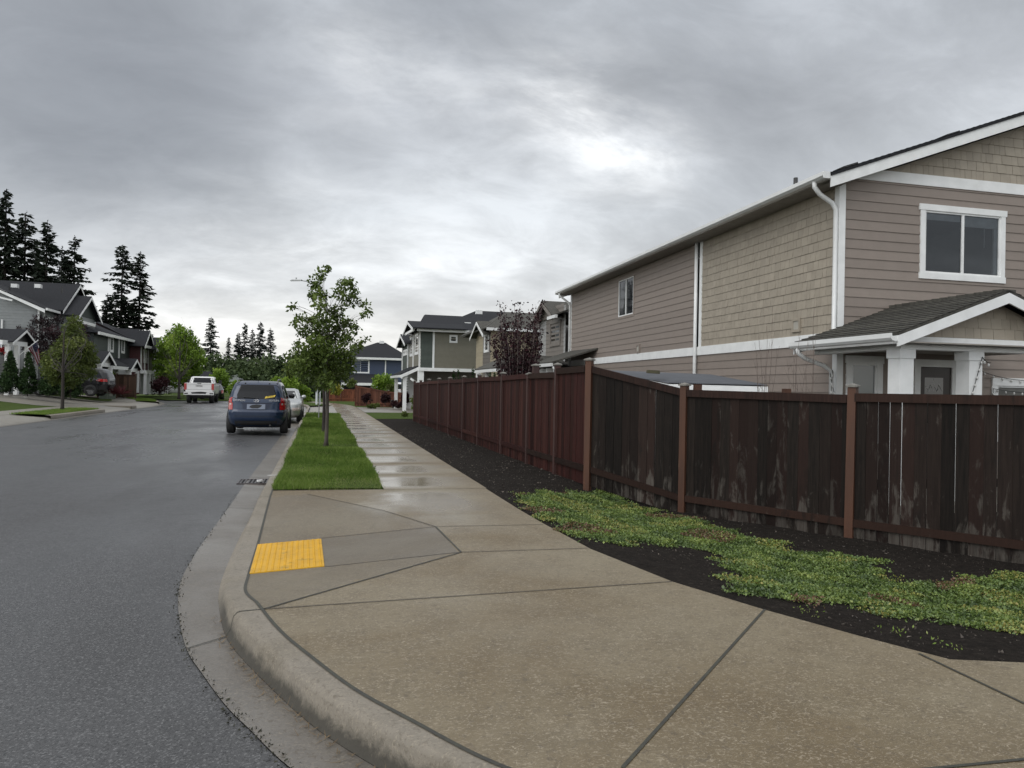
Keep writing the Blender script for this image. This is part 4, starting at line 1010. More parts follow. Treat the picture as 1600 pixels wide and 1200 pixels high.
for px_ in (1090, 1229):
    p = at(px_, 11.2); t2 = thing('fence_post', 'orange brown post end standing behind the fence '+('next to the tall dark post' if px_ < 1100 else 'below the bare shrub'), 'post', (p[0], p[1], -.3)); mb = MB(); mb.box(p[0]-.05, p[0]+.05, p[1]-.05, p[1]+.05, -.3, 1.62 if px_ < 1100 else 1.58); wobj('post_body', mb, POSTW, t2)
# ------------------------------------------------------------------ houses farther off
def pX(px, py, X): d = ray(px, py); k = X/d.x; return Vector((X, d.y*k, CZ+d.z*k))
def pY(px, py, Y): d = ray(px, py); k = Y/d.y; return Vector((d.x*k, Y, CZ+d.z*k))
def part(name, mb, mat, t_, parent=None):
    return wobj(name, mb, mat, t_, parent=parent)
def wallpoly(par, name, pts, mat, N, step=.18, lip=.014):
    """lap siding on a vertical convex polygon of world points"""
    a = Vector(pts[0]); N = Vector(N); U = EZ.cross(N).normalized()
    poly = [((Vector(p)-a).dot(U), p[2]) for p in pts]; O = Vector((a.x, a.y, 0)); mb = MB()
    mb.lap(O, U, EZ, N, poly, step, lip); return part(name, mb, mat, par)
def panel(par, name, pts, vec, mat, parent=None):
    mb = MB(); mb.prism(pts, vec); return part(name, mb, mat, par, parent)
def rect(P, c0, c1, pl):      # pixel rectangle on a plane
    return [P(c0[0], c1[1], pl), P(c1[0], c1[1], pl), P(c1[0], c0[1], pl), P(c0[0], c0[1], pl)]
def win_at(par, a, b, z0, z1, N, trim=.1, glass=None, mull=True, hmull=False, frame=None):
    """window between ground points a and b"""
    a = Vector((a[0], a[1], 0)); b = Vector((b[0], b[1], 0)); U = (b-a); L = U.length; U.normalize(); N = Vector(N)
    n0 = len(bpy.data.objects); wn = window(par, a, U, EZ, N, 0, L, z0, z1, trim, glass, mull, .05, hmull, frame or WHITE)
    wn.matrix_parent_inverse = Matrix.Translation(-Vector(par.location)); return wn
def gable(par, A, P, B, back, face, roof=None, rake=.18, over=.35, th=.06, trimmat=None):
    A, P, B, back = Vector(A), Vector(P), Vector(B), Vector(back); roof = roof or ROOF; f = -back.normalized()
    if face is not None: 
        mb = MB(); mb.prism([A, B, P-EZ*.02], -f*.02); part('gable_wall', mb, face, par)
    rf = []
    for e in (A, B):
        d = (e-P).normalized(); e2 = e+d*.25; up = EZ*th
        mb = MB(); mb.prism([P+f*over, e2+f*over, e2+up+f*over, P+up+f*over], back-f*over); rf.append(part('roof', mb, roof, par))
        mb = MB(); q = f*(over+.03); mb.prism([P+q-EZ*.002, e2+q-EZ*.002, e2+q-EZ*(rake), P+q-EZ*(rake)], -f*.028); part('rake_board', mb, trimmat or WHITE, par)
    return rf
def sloped(par, pts, mat, th=.06, name='roof'):
    mb = MB(); a, b, c = [Vector(p) for p in pts[:3]]; n_ = (b-a).cross(c-a).normalized(); n_ = n_ if n_.z > 0 else -n_
    mb.prism(pts, n_*th); return part(name, mb, mat, par)
def strip(par, a, b, h, out, mat, name='trim_band'):
    a, b = Vector(a), Vector(b); mb = MB(); mb.prism([a, b, b-EZ*h, a-EZ*h], out); return part(name, mb, mat, par)
DK = pm('deep shade opening', (.012, .011, .010), None, .9)  # near-black colour stands for the shade inside porch and garage openings

# --- taupe gabled house next door
S_TP = siding('warm grey siding', (.20, .18, .16)); S_LG = siding('light grey siding', (.36, .36, .35))
X_ = 9.75
t_ = thing('house', 'warm grey gabled house just beyond the large taupe house, with light grey side strips', 'house', (9.75, 29, 0))
yl, yr = onx(842, X_, 520), 27.75
ym1, ym2 = onx(853.5, X_, 520), onx(881, X_, 520)
wallpoly(t_, 'wall', [(X_, yl, -.1), (X_, ym1, -.1), (X_, ym1, 5.0), (X_, yl, 5.0)], S_LG, (-1, 0, 0))
wallpoly(t_, 'wall', [(X_, ym1, -.1), (X_, ym2, -.1), (X_, ym2, 5.1), (X_, ym1, 5.1)], S_TP, (-1, 0, 0))
wallpoly(t_, 'wall', [(X_, ym2, -.1), (X_, yr, -.1), (X_, yr, 5.0), (X_, ym2, 5.0)], S_LG, (-1, 0, 0))
wallpoly(t_, 'wall', [(X_, yl, -.1), (X_+9, yl, -.1), (X_+9, yl, 5.0), (X_, yl, 5.0)], S_LG, (0, 1, 0))
A, P, B = pX(842.5, 503, X_-.1), pX(856.5, 473, X_-.1), pX(874, 492, X_-.1)
B.z = A.z = (A.z+B.z)/2; P.y = (A.y+B.y)/2
gable(t_, A, P, B, (6, 0, 0), S_TP, ROOFB, .15, .35, trimmat=S_TP)
e0 = Vector((X_-.45, B.y+.3, A.z-.05)); e1 = Vector((X_-.45, 27.5, A.z-.05)); sloped(t_, [e0, e1, e1+Vector((5, 0, 1.9)), e0+Vector((5, 0, 1.9))], ROOFB)
strip(t_, e0, e1, .13, (-.1, 0, 0), GUTTER, 'gutter')
wa, wb_ = pX(861, 539, X_), pX(875, 537, X_); z0, z1 = zxy(538, wa.x, wa.y), zxy(507, wa.x, wa.y)
win_at(t_, (X_, wa.y), (X_, wb_.y), z0, z1, (-1, 0, 0), .1, (GLASS, glassmat('glass with painted reflection', (.10, .11, .12), .03)), frame=S_TP)  # second pane has a paler base colour, a reflection painted in
q = [pX(834, 570, X_-1.5), pX(864, 566, X_-1.5), pX(888, 545, X_-.0), pX(858, 549, X_-.0)]
zf = q[0].z; q[1].z = zf; q[2] = Vector((X_, q[1].y-1.2, zf+.55)); q[3] = Vector((X_, q[0].y, zf+.55)); sloped(t_, q, ROOFB, name='porch_roof'); strip(t_, q[0], q[1], .12, (-.08, 0, 0), GUTTER, 'gutter')
for c in (845, 855, 866): p = pX(c, 590, X_-1.3); panel(t_, 'porch_post', [(p.x, p.y, 0), (p.x+.2, p.y, 0), (p.x+.2, p.y+.2, 0), (p.x, p.y+.2, 0)], (0, 0, zf-.15), WHITE)
panel(t_, 'porch_shade_panel', [(X_-.06, yl+.3, 0), (X_-.06, yr-.2, 0), (X_-.06, yr-.2, 2.1), (X_-.06, yl+.3, 2.1)], (.03, 0, 0), DK)  # flat dark panel, the shade under the porch roof put into its colour
mb = MB(); mb.tube([(X_-1.5, q[1].y, zf-.15), (X_-1.35, q[1].y-.1, zf-.35), (X_-.9, q[1].y-.5, zf-.6)], .045, 8); part('downspout', mb, GUTTER, t_)


# --- cream house
S_CR = siding('cream siding', (.36, .31, .215)); S_BR = siding('brown siding', (.13, .115, .10)); YC = 33.4; XC = pY(766, 560, YC).x
t_ = thing('house', 'cream sided house with a small brown street gable, half hidden by the purple leaved tree', 'house', (XC, YC, 0))
ez = zxy(516, *pY(838, 516, YC).xy); xr = XC+9
wallpoly(t_, 'wall', [(XC, YC, -.1), (xr, YC, -.1), (xr, YC, ez), (XC, YC, ez)], S_CR, (0, -1, 0))
rz_ = zxy(491, *pY(830, 491, YC+3.2).xy)
sloped(t_, [(XC-.3, YC-.35, ez-.05), (xr, YC-.35, ez-.05), (xr, YC+3.2, rz_), (XC+1.6, YC+3.2, rz_)], ROOFB); sloped(t_, [(XC+1.6, YC+3.2, rz_), (xr, YC+3.2, rz_), (xr, YC+7, ez), (XC, YC+7, ez)], ROOFB)
sloped(t_, [(XC-.3, YC-.35, ez-.05), (XC+1.6, YC+3.2, rz_), (XC-.3, YC+6.6, ez-.05)], ROOFB)
strip(t_, (XC-.3, YC-.36, ez), (xr, YC-.36, ez), .13, (0, -.1, 0), GUTTER, 'gutter')
yb_ = onx(744, XC, 560); ym = onx(754.5, XC, 560)
wallpoly(t_, 'wall', [(XC, YC, -.1), (XC, ym, -.1), (XC, ym, ez), (XC, YC, ez)], S_BR, (-1, 0, 0)); wallpoly(t_, 'wall', [(XC, ym, -.1), (XC, yb_, -.1), (XC, yb_, ez), (XC, ym, ez)], S_CR, (-1, 0, 0))
A, P, B = pX(744.5, 526, XC-.05), pX(752.5, 504, XC-.05), pX(763, 520, XC-.05); A.z = B.z = (A.z+B.z)/2; P.y = (A.y+B.y)/2
gable(t_, A, P, B, (4, 0, 0), S_BR, ROOFB, .13, .3)
win_at(t_, (XC, onx(758, XC, 540)), (XC, onx(763.5, XC, 540)), zxy(549, XC, ym), zxy(524, XC, ym), (-1, 0, 0), .08, mull=False)
q0, q1 = pX(742, 579, XC-1.2), pX(764, 578, XC-1.2); q1.z = q0.z; sloped(t_, [q0, q1+Vector((0, -1.2, 0)), Vector((XC, q1.y-1.2, q0.z+.55)), Vector((XC, q0.y, q0.z+.55))], ROOFB, name='porch_roof')
sloped(t_, [q1+Vector((0, -1.2, 0)), q1+Vector((3.2, -1.8, 0)), q1+Vector((3.2, .2, .55)), Vector((XC, q1.y-1.2, q0.z+.55))], ROOFB, name='porch_roof')
strip(t_, q0, q1+Vector((0, -1.2, 0)), .12, (-.08, 0, 0), GUTTER, 'gutter'); strip(t_, q1+Vector((0, -1.2, 0)), q1+Vector((3.2, -1.8, 0)), .12, (-.02, -.08, 0), GUTTER, 'gutter')
for c in (745, 760): p = pX(c, 600, XC-1.0); panel(t_, 'porch_post', [(p.x, p.y, 0), (p.x+.2, p.y, 0), (p.x+.2, p.y+.2, 0), (p.x, p.y+.2, 0)], (0, 0, q0.z-.1), WHITE)
mb = MB(); mb.box(XC+2.5, XC+2.8, YC+1.5, YC+1.8, rz_-.7, rz_-.45); part('roof_vent', mb, GUTTER, t_)

# --- green and tan house
S_TN = siding('khaki siding', (.175, .165, .125)); S_GN = pm('dark green shake siding', (.060, .075, .062), (.048, .06, .05), .6, 5, .3, 30, tint=.1)
YD = 43.0; XD = pY(657, 560, YD).x; xr = pY(760, 560, YD).x+2
t_ = thing('house', 'khaki and dark green house with white trim and dark hipped roof behind the fence', 'house', (XD, YD, 0))
ez = zxy(517.5, *pY(700, 517, YD).xy)
xm = pY(677, 560, YD).x
bz = zxy(576, *pY(700, 576, YD).xy)
wallpoly(t_, 'wall', [(XD, YD, bz), (xm, YD, bz), (xm, YD, ez), (XD, YD, ez)], S_GN, (0, -1, 0)); wallpoly(t_, 'wall', [(xm, YD, bz), (xr, YD, bz), (xr, YD, ez), (xm, YD, ez)], S_TN, (0, -1, 0))
strip(t_, (xm-.06, YD-.001, ez), (xm+.06, YD-.001, ez), ez-bz, (0, -.05, 0), WHITE, 'corner_board')
strip(t_, (XD-.3, YD-.4, ez+.05), (xr, YD-.4, ez+.05), .15, (0, -.12, 0), GUTTER, 'gutter')
strip(t_, (XD-.1, YD-.02, bz+.02), (xr-1.2, YD-.02, bz+.02), .2, (0, -.05, 0), WHITE)
wallpoly(t_, 'wall', [(XD+.3, YD+2, -.1), (xr, YD+2, -.1), (xr, YD+2, bz), (XD+.3, YD+2, bz)], S_BR, (0, -1, 0))
p = pY(657, 590, YD); panel(t_, 'porch_post', [(p.x-.15, YD, -.1), (p.x+.2, YD, -.1), (p.x+.2, YD+.3, -.1), (p.x-.15, YD+.3, -.1)], (0, 0, bz), WHITE)
win_at(t_, (pY(704, 530, YD).x, YD), (pY(713, 530, YD).x, YD), zxy(533.5, *pY(704, 530, YD).xy), zxy(525.5, *pY(704, 530, YD).xy), (0, -1, 0), .07, mull=False)
yR = YD+3.6; zR = zxy(494, *pY(690, 493, yR).xy); zR2 = zxy(486.5, *pY(744, 486, YD+5).xy); xa = pY(664, 493, yR).x; xb = pY(722, 494, yR).x; xc = pY(744, 486, YD+5).x
sloped(t_, [(XD-.3, YD-.4, ez), (xb, YD-.4, ez), (xb, yR, zR), (xa, yR, zR)], ROOF); sloped(t_, [(xb, YD-.4, ez), (xr+3, YD-.4, ez), (xr+3, YD+5, zR2), (xc, YD+5, zR2), (xb, yR, zR)], ROOF, .05)
sloped(t_, [(xa, yR, zR), (xb, yR, zR), (xb, yR+4, ez), (xa-.5, yR+4, ez)], ROOF); sloped(t_, [(XD-.3, YD-.4, ez), (xa, yR, zR), (xa-.3, yR+4, ez)], ROOF)
for c_ in ((730, 506.5), (748, 487.5)): p = pY(*c_, YD+1.8); mb = MB(); mb.box(p.x-.2, p.x+.2, p.y-.2, p.y+.1, p.z-.15, p.z+.1); part('roof_vent', mb, GUTTER, t_)
# street facade
ye = onx(628, XD, 560); yq = lambda c: onx(c, XD, 560)
wallpoly(t_, 'wall', [(XD, YD, bz), (XD, yq(639), bz), (XD, yq(639), ez), (XD, YD, ez)], S_TN, (-1, 0, 0)); wallpoly(t_, 'wall', [(XD, yq(639), .2), (XD, ye, .2), (XD, ye, ez-.6), (XD, yq(639), ez-.6)], S_GN, (-1, 0, 0))
for c in (656.3, 646.5, 638, 629.5): strip(t_, (XD-.01, yq(c)-.12, ez-.1 if c > 636 else ez-.7), (XD-.01, yq(c)+.12, ez-.1 if c > 636 else ez-.7), ez-bz-.1, (-.06, 0, 0), WHITE, 'corner_board')
for c0, c1, za, zb_ in ((649, 653.5, bz+1.0, ez-.25), (641.5, 644.5, bz+1.0, ez-.3), (631, 636, bz+1.2, ez-.95)): win_at(t_, (XD, yq(c1)), (XD, yq(c0)), za, zb_, (-1, 0, 0), .12, mull=False)
A, P, B = pX(637, 531, XD-.3), pX(641.5, 505, XD-.3), pX(652, 522, XD-.3); A.z = B.z = ez+.1; P.y = (A.y+B.y)/2; gable(t_, A, P, B, (3, 0, 0), S_GN, ROOF, .15, .3)
A, P, B = pX(626, 541, XD-.2), pX(631, 524.5, XD-.2), pX(639, 536, XD-.2); A.z = B.z = ez-.55; P.y = (A.y+B.y)/2; gable(t_, A, P, B, (3, 0, 0), S_GN, ROOF, .15, .3)
strip(t_, (XD-.45, YD-.4, ez+.05), (XD-.45, yq(645), ez+.05), .15, (-.1, 0, 0), GUTTER, 'gutter')
A, P = pX(640, 584, XD-1.6), pX(661, 571, XD-1.6); q0 = Vector((XD-1.15, YD+.3, bz-.45)); q1 = Vector((XD-1.15, YD+6, bz-.45)); sloped(t_, [q0, q1, Vector((XD, YD+6, bz+.1)), Vector((XD, YD+.3, bz+.1))], ROOF, name='porch_roof')
mb = MB(); mb.prism([q0, Vector((XD, YD+.3, bz+.1)), Vector((XD, YD+.3, bz-.1)), q0-EZ*.2], (0, -.05, 0)); part('rake_board', mb, WHITE, t_); strip(t_, q0, q1, .15, (-.08, 0, 0), GUTTER, 'gutter')
mb = MB(); mb.beam(q0+Vector((.6, 0, -.2)), Vector((XD+.1, YD+.3, bz-1.1)), .12, .12); part('brace', mb, WHITE, t_)
for k in (.2, 5.2): panel(t_, 'porch_post', [(XD-.95, YD+.3+k, -.1), (XD-.75, YD+.3+k, -.1), (XD-.75, YD+.52+k, -.1), (XD-.95, YD+.52+k, -.1)], (0, 0, bz-.5), WHITE)
wallpoly(t_, 'wall', [(XD, YD+1, -.1), (XD, YD+8, -.1), (XD, YD+8, bz), (XD, YD+1, bz)], S_LG, (-1, 0, 0))

# --- blue house across the end
S_BL = siding('navy blue siding', (.032, .05, .095)); YB = 88.0
def by(px, py): return pY(px, py, YB)
t_ = thing('house', 'navy blue two storey house with dark hipped roof at the far end of the sidewalk', 'house', (by(590, 600).x, YB, 0))
xl, xr = by(524, 560).x, by(640, 560).x; ez = by(590, 561).z
wallpoly(t_, 'wall', [(xl, YB, -.2), (xr, YB, -.2), (xr, YB, ez), (xl, YB, ez)], S_BL, (0, -1, 0), .22, .02); wallpoly(t_, 'wall', [(xl, YB, -.2), (xl, YB+10, -.2), (xl, YB+10, ez), (xl, YB, ez)], S_BL, (-1, 0, 0), .22, .02)
strip(t_, (xl-.4, YB-.5, ez+.15), (xr+.4, YB-.5, ez+.15), .26, (0, -.15, 0), GUTTER, 'gutter')
ap = pY(596, 536, YB+5); sloped(t_, [(xl-.4, YB-.5, ez), (xr+.4, YB-.5, ez), tuple(ap+Vector((.5, 0, 0))), tuple(ap-Vector((.5, 0, 0)))], ROOF); sloped(t_, [(xr+.4, YB-.5, ez), (xr+.4, YB+11, ez), tuple(ap+Vector((.5, 0, 0)))], ROOF); sloped(t_, [(xl-.4, YB+11, ez), (xl-.4, YB-.5, ez), tuple(ap-Vector((.5, 0, 0)))], ROOF)
win_at(t_, by(551.5, 570).xy, by(575.5, 570).xy, by(560, 581).z, by(560, 563.5).z, (0, -1, 0), .14, (BLINDGLASS, GLASS))
strip(t_, (by(601.5, 570).x, YB-.001, ez), (by(603.2, 570).x, YB-.001, ez), ez, (0, -.07, 0), WHITE, 'corner_board')
ga, gb = by(532, 599), by(590, 599); sloped(t_, [(ga.x, YB-3.5, ga.z), (gb.x, YB-3.5, ga.z), (gb.x, YB, by(560, 585).z), (ga.x, YB, by(560, 585).z)], ROOF, name='garage_roof'); strip(t_, (ga.x, YB-3.5, ga.z+.1), (gb.x, YB-3.5, ga.z+.1), .3, (0, -.1, 0), WHITE, 'gutter')
wallpoly(t_, 'wall', [(ga.x, YB-3, -.2), (gb.x, YB-3, -.2), (gb.x, YB-3, ga.z), (ga.x, YB-3, ga.z)], S_BL, (0, -1, 0), .22, .02); panel(t_, 'garage_door', rect(pY, (537, 602), (583, 622), YB-3.05), (0, .03, 0), DK)
panel(t_, 'trim', rect(pY, (531, 601), (537, 620), YB-3.06), (0, .03, 0), WHITE)
mb = MB(); mb.box(ap.x-.3, ap.x+.3, ap.y-.6, ap.y-.2, ap.z-.1, ap.z+.25); part('roof_vent', mb, GUTTER, t_)

# --- grey house across the street
S_GY = siding('blue grey siding', (.22, .235, .235)); S_DG = pm('dark green board and batten', (.035, .047, .042), None, .7, 4, .1); GZ = .5
c0 = at(59, 50); X1, Y1 = c0; 
t_ = thing('house', 'grey two storey house with dark roof, front porch and twin street gables across the street', 'house', (X1, Y1, GZ))
zc = zat(478, 59, 50)
p_l = pY(-60, 418, Y1); 
wallpoly(t_, 'wall', [(X1, Y1, GZ), (X1-12, Y1, GZ), (X1-12, Y1, zc+4.6), (X1, Y1, zc)], S_GY, (0, -1, 0), .20, .02)
za = pY(0, 452, Y1-.4); zb_ = pY(70, 484, Y1-.4); sl = (za.z-zb_.z)/(zb_.x-za.x)
mb = MB(); L0 = Vector((zb_.x, Y1-.4, zb_.z+.05)); L1 = Vector((zb_.x-7, Y1-.4, zb_.z+.05+7*sl)); mb.prism([L0, L1, L1-EZ*.26, L0-EZ*.26], (0, .04, 0)); part('rake_board', mb, WHITE, t_)
r0 = pY(0, 438, Y1+2.5)
# street slope of the roof with its ridge running away from the street
Rz = zat(440, 60, 56); rA = Vector((L0.x, Y1-.42, L0.z)); rB = Vector((L0.x, Y1+7, L0.z)); rC = Vector((X1-7, Y1+7, L0.z+7*sl)); rD = Vector((X1-7, Y1-.42, L0.z+7*sl)); sloped(t_, [rA, rB, rC, rD], ROOF)
strip(t_, (L0.x+.05, Y1-.4, L0.z+.08), (L0.x+.05, Y1+2.2, L0.z+.08), .16, (.12, 0, 0), GUTTER, 'gutter')
strip(t_, (X1-.10, Y1-.001, zc), (X1+.01, Y1-.001, zc), 2.2, (0, -.05, 0), WHITE, 'corner_board'); mb = MB(); mb.tube([(pY(4.5, 500, Y1).x, Y1-.08, 5.6), (pY(4.5, 500, Y1).x, Y1-.08, 3.4)], .06, 6); part('downspout', mb, GUTTER, t_)
mb = MB(); q = pY(-5, 462, Y1-.6); q2 = pY(19, 468, Y1-.6); mb.prism([q, q2, q2-EZ*.12, q-EZ*.12], (0, .1, 0)); part('trim_band', mb, GUTTER, t_)
wallpoly(t_, 'wall', [(X1, Y1, GZ), (X1, Y1+13, GZ), (X1, Y1+13, zc), (X1, Y1, zc)], S_GY, (1, 0, 0), .20, .02)
for c in (68, 87): y_ = onx(c, X1, 500); strip(t_, (X1+.01, y_-.1, zc), (X1+.01, y_+.1, zc), 2.4, (.05, 0, 0), WHITE, 'corner_board')
win_at(t_, (X1, onx(72, X1, 500)), (X1, onx(83, X1, 500)), 4.4, 5.9, (1, 0, 0), .12)
A, P, B = pX(92, 483, X1+.3), pX(118, 445, X1+.3), pX(126, 462, X1+.3); hh = P.z-A.z; A.z = A.z; B = Vector((B.x, 2*P.y-A.y, A.z))
wallpoly(t_, 'wall', [(A.x, A.y, GZ), (B.x, B.y, GZ), (B.x, B.y, A.z), (A.x, A.y, A.z)], S_GY, (1, 0, 0), .2, .02); gable(t_, A, P, B, (-9, 0, 0), S_DG, ROOF, .2, .35)
strip(t_, A+Vector((.01, .2, -.05)), B+Vector((.01, -.2, -.05)), .28, (.05, 0, 0), WHITE)
A, P, B = pX(116, 491, X1+1.3), pX(135, 464, X1+1.3), pX(150, 500, X1+1.3); A.z = B.z = (A.z+B.z)/2; P.y = (A.y+B.y)/2
wallpoly(t_, 'wall', [(A.x-.05, A.y+.2, GZ), (B.x-.05, B.y-.2, GZ), (B.x-.05, B.y-.2, A.z), (A.x-.05, A.y+.2, A.z)], S_GY, (1, 0, 0), .2, .02); wallpoly(t_, 'wall', [(A.x-1.3, A.y+.25, GZ), (A.x, A.y+.25, GZ), (A.x, A.y+.25, A.z), (A.x-1.3, A.y+.25, A.z)], S_GY, (0, -1, 0), .2, .02); gable(t_, A, P, B, (-1.7, 0, 0), S_DG, ROOF, .2, .4)
strip(t_, A+Vector((.01, .3, -.35)), B+Vector((.01, -.3, -.35)), .22, (.05, 0, 0), WHITE)
for c0_, c1_ in ((125, 131), (133.5, 139), (141, 147)): win_at(t_, (A.x, onx(c0_, A.x, 500)), (A.x, onx(c1_, A.x, 500)), 4.0, 5.6, (1, 0, 0), .16, mull=False)
panel(t_, 'garage_door', rect(pX, (116, 548), (148, 572), A.x+.02), (.04, 0, 0), WHITE)
for c_ in ((23.5, 444.5), (60, 445)): p = pY(c_[0], c_[1], Y1+3.4); mb = MB(); mb.box(p.x-.2, p.x+.2, p.y-.2, p.y+.2, p.z-.25, p.z+.03); part('roof_vent', mb, GUTTER, t_)
for c_ in ((15, 452), (97, 452)): p = pY(c_[0], c_[1], Y1+2.5); mb = MB(); mb.tube([p-EZ*.3, p+EZ*.2], .05, 6); part('vent_pipe', mb, DARKMETAL, t_)
# porch
PXX = at(30, 45)[0]
A, P, B = pX(14, 531, PXX), pX(35, 516, PXX), pX(50, 539, PXX); A.z = B.z = (A.z+B.z)/2; P.y = (A.y+B.y)/2; gable(t_, A, P, B, (-6, 0, 0), DARKMETAL, ROOF, .14, .3)
strip(t_, pX(4, 531, PXX+.02), pX(43, 535, PXX+.02), .28, (-.2, 0, 0), WHITE, 'beam')
for c in (11.5, 26, 42): p = pX(c, 560, PXX); panel(t_, 'porch_post', [(p.x-.1, p.y-.14, GZ), (p.x+.12, p.y-.14, GZ), (p.x+.12, p.y+.14, GZ), (p.x-.1, p.y+.14, GZ)], (0, 0, A.z-GZ-.2), WHITE)
p0 = pX(-10, 560, PXX-2.5); wallpoly(t_, 'wall', [(PXX-2.5, p0.y, GZ), (PXX-2.5, Y1, GZ), (PXX-2.5, Y1, 3.4), (PXX-2.5, p0.y, 3.4)], S_LG, (1, 0, 0), .2, .02)
win_at(t_, (PXX-2.5, onx(28, PXX-2.5, 560)), (PXX-2.5, onx(34, PXX-2.5, 560)), GZ+.9, 3.0, (1, 0, 0), .12, mull=False, hmull=True)
mb = MB(); a_, b2 = pX(14, 580, PXX+.05), pX(45, 576, PXX+.05); b2.z = a_.z
for k in range(3): mb.beam(a_-EZ*.28*k, b2-EZ*.28*k, .05, .08)
part('railing', mb, WHITE, t_)
# flag
ft = thing('flag', 'stars and stripes flag drooping from a slanted pole on the grey house porch', 'flag', tuple(pX(26, 559, PXX+.1)))
fa, fb = pX(26, 558, PXX+.15), pX(60, 531, PXX+1.2)
mb = MB(); mb.tube([fa, fb], .022, 6); part('flagpole', mb, WHITE, ft)
u0, u1 = fa.lerp(fb, .52), fa.lerp(fb, .99); n, m_ = 13, 18; mb = MB(); bot0, bot1 = pX(58.5, 571, PXX+.7), pX(62.5, 562, PXX+1.25)
def fp(i, j):
    s = i/n; v = j/m_; top = u0.lerp(u1, s); bt = bot0.lerp(bot1, s); p = top.lerp(bt, v); return p+Vector((.05*math.sin(s*11+v*3), .16*math.sin(s*9+v*2)*v, -.02*math.sin(v*9)))
for i in range(n):
    for j in range(m_):
        canton = i >= 6 and j < 8
        mb.quad(fp(i, j), fp(i+1, j), fp(i+1, j+1), fp(i, j+1), .5, 2 if canton else (0 if i % 2 == 0 else 1))
FR, FW, FB = pm('flag red', (.22, .015, .03), None, .8), pm('flag white', (.52, .48, .52), None, .8), pm('flag blue', (.014, .02, .06), None, .8)
st = MB()
for i in range(6, 13):
    for j in range(0, 8):
        if (i+j) % 2: c = fp(i+.5, j+.5); st.quad(c+Vector((.012, 0, .025)), c+Vector((.03, .02, 0)), c+Vector((.012, 0, -.025)), c+Vector((.012, -.02, 0)))
fl = part('cloth', mb, [FR, FW, FB], ft); o = obj('star', st, FW, fl); o['kind'] = 'stuff'
# hanging basket
p = pX(3.5, 548, PXX-.3); ht = thing('hanging_basket', 'basket of red flowers hanging under the grey house porch', 'hanging basket', tuple(p))
mb = MB(); mb.ball(p-EZ*.12, .22, 10, 6, (1, 1, .6)); mb.tube([p, p+EZ*.9], .012, 4); part('basket', mb, DARKMETAL, ht)
C = np.array(p)+rng.normal(size=(260, 3))*[.16, .16, .11]; o = quads_np('flowers', leaves(C, .09, .9), leafmat('red petals', (.35, .01, .012), (.22, .01, .01)), ht); o.matrix_parent_inverse = Matrix.Translation(-p)

# --- dark green and white house
S_DK = siding('dark slate green siding', (.042, .053, .05)); X2 = -16.9
t_ = thing('house', 'dark green house with white lower storey and small porch gables beyond the brown fence', 'house', (X2, 70, GZ))
y0, y1 = onx(146, X2, 540), onx(221, X2, 540); ez = zxy(524.5, X2, y0); ez2 = zxy(534, X2, y1); ez = (ez+ez2)/2; print('green house', y0, y1, ez)
mz = zxy(562, X2, (y0+y1)/2)
wallpoly(t_, 'wall', [(X2, y0, mz), (X2, y1, mz), (X2, y1, ez), (X2, y0, ez)], S_DK, (1, 0, 0), .2, .02)
wallpoly(t_, 'wall', [(X2, y0, GZ), (X2, y1, GZ), (X2, y1, mz), (X2, y0, mz)], siding('white siding', (.42, .43, .43)), (1, 0, 0), .2, .02)
wallpoly(t_, 'wall', [(X2-8, y0, GZ), (X2, y0, GZ), (X2, y0, ez), (X2-8, y0, ez)], S_DK, (0, -1, 0), .2, .02)
strip(t_, (X2+.4, y0-.4, ez+.1), (X2+.4, y1+.3, ez+.1), .22, (.14, 0, 0), GUTTER, 'gutter')
rd = 4.5; rzz = ez+2.1; sloped(t_, [(X2+.4, y0-.4, ez), (X2+.4, y1+.3, ez), (X2-rd, y1-3, rzz), (X2-rd, y0+3, rzz)], ROOF); sloped(t_, [(X2-9, y0-.4, ez), (X2+.4, y0-.4, ez), (X2-rd, y0+3, rzz)], ROOF); sloped(t_, [(X2+.4, y1+.3, ez), (X2-9, y1+.3, ez), (X2-rd, y1-3, rzz)], ROOF)
for c in (168.5, 185, 204.5, 219.5): y_ = onx(c, X2, 550); strip(t_, (X2+.01, y_-.14, ez), (X2+.01, y_+.14, ez), ez-mz if c < 200 else ez-mz, (.06, 0, 0), WHITE, 'corner_board')
for a_, b_, r0, r1 in ((172, 176, 528, 547), (190, 193.5, 531, 549), (209, 217, 536, 556)):
    ya, yb2 = onx(a_, X2, 540), onx(b_, X2, 540); win_at(t_, (X2, ya), (X2, yb2), zxy(r1, X2, (ya+yb2)/2), zxy(r0, X2, (ya+yb2)/2), (1, 0, 0), .16, mull=(a_ > 200), glass=(BLINDGLASS if a_ < 200 else GLASS))
A, P, B = pX(206, 527, X2+.1), pX(212.5, 515, X2+.1), pX(218.5, 530, X2+.1); A.z = B.z = ez+.1; P.y = (A.y+B.y)/2; gable(t_, A, P, B, (-4, 0, 0), DARKMETAL, ROOF, .18, .3)
PX2 = X2+1.6
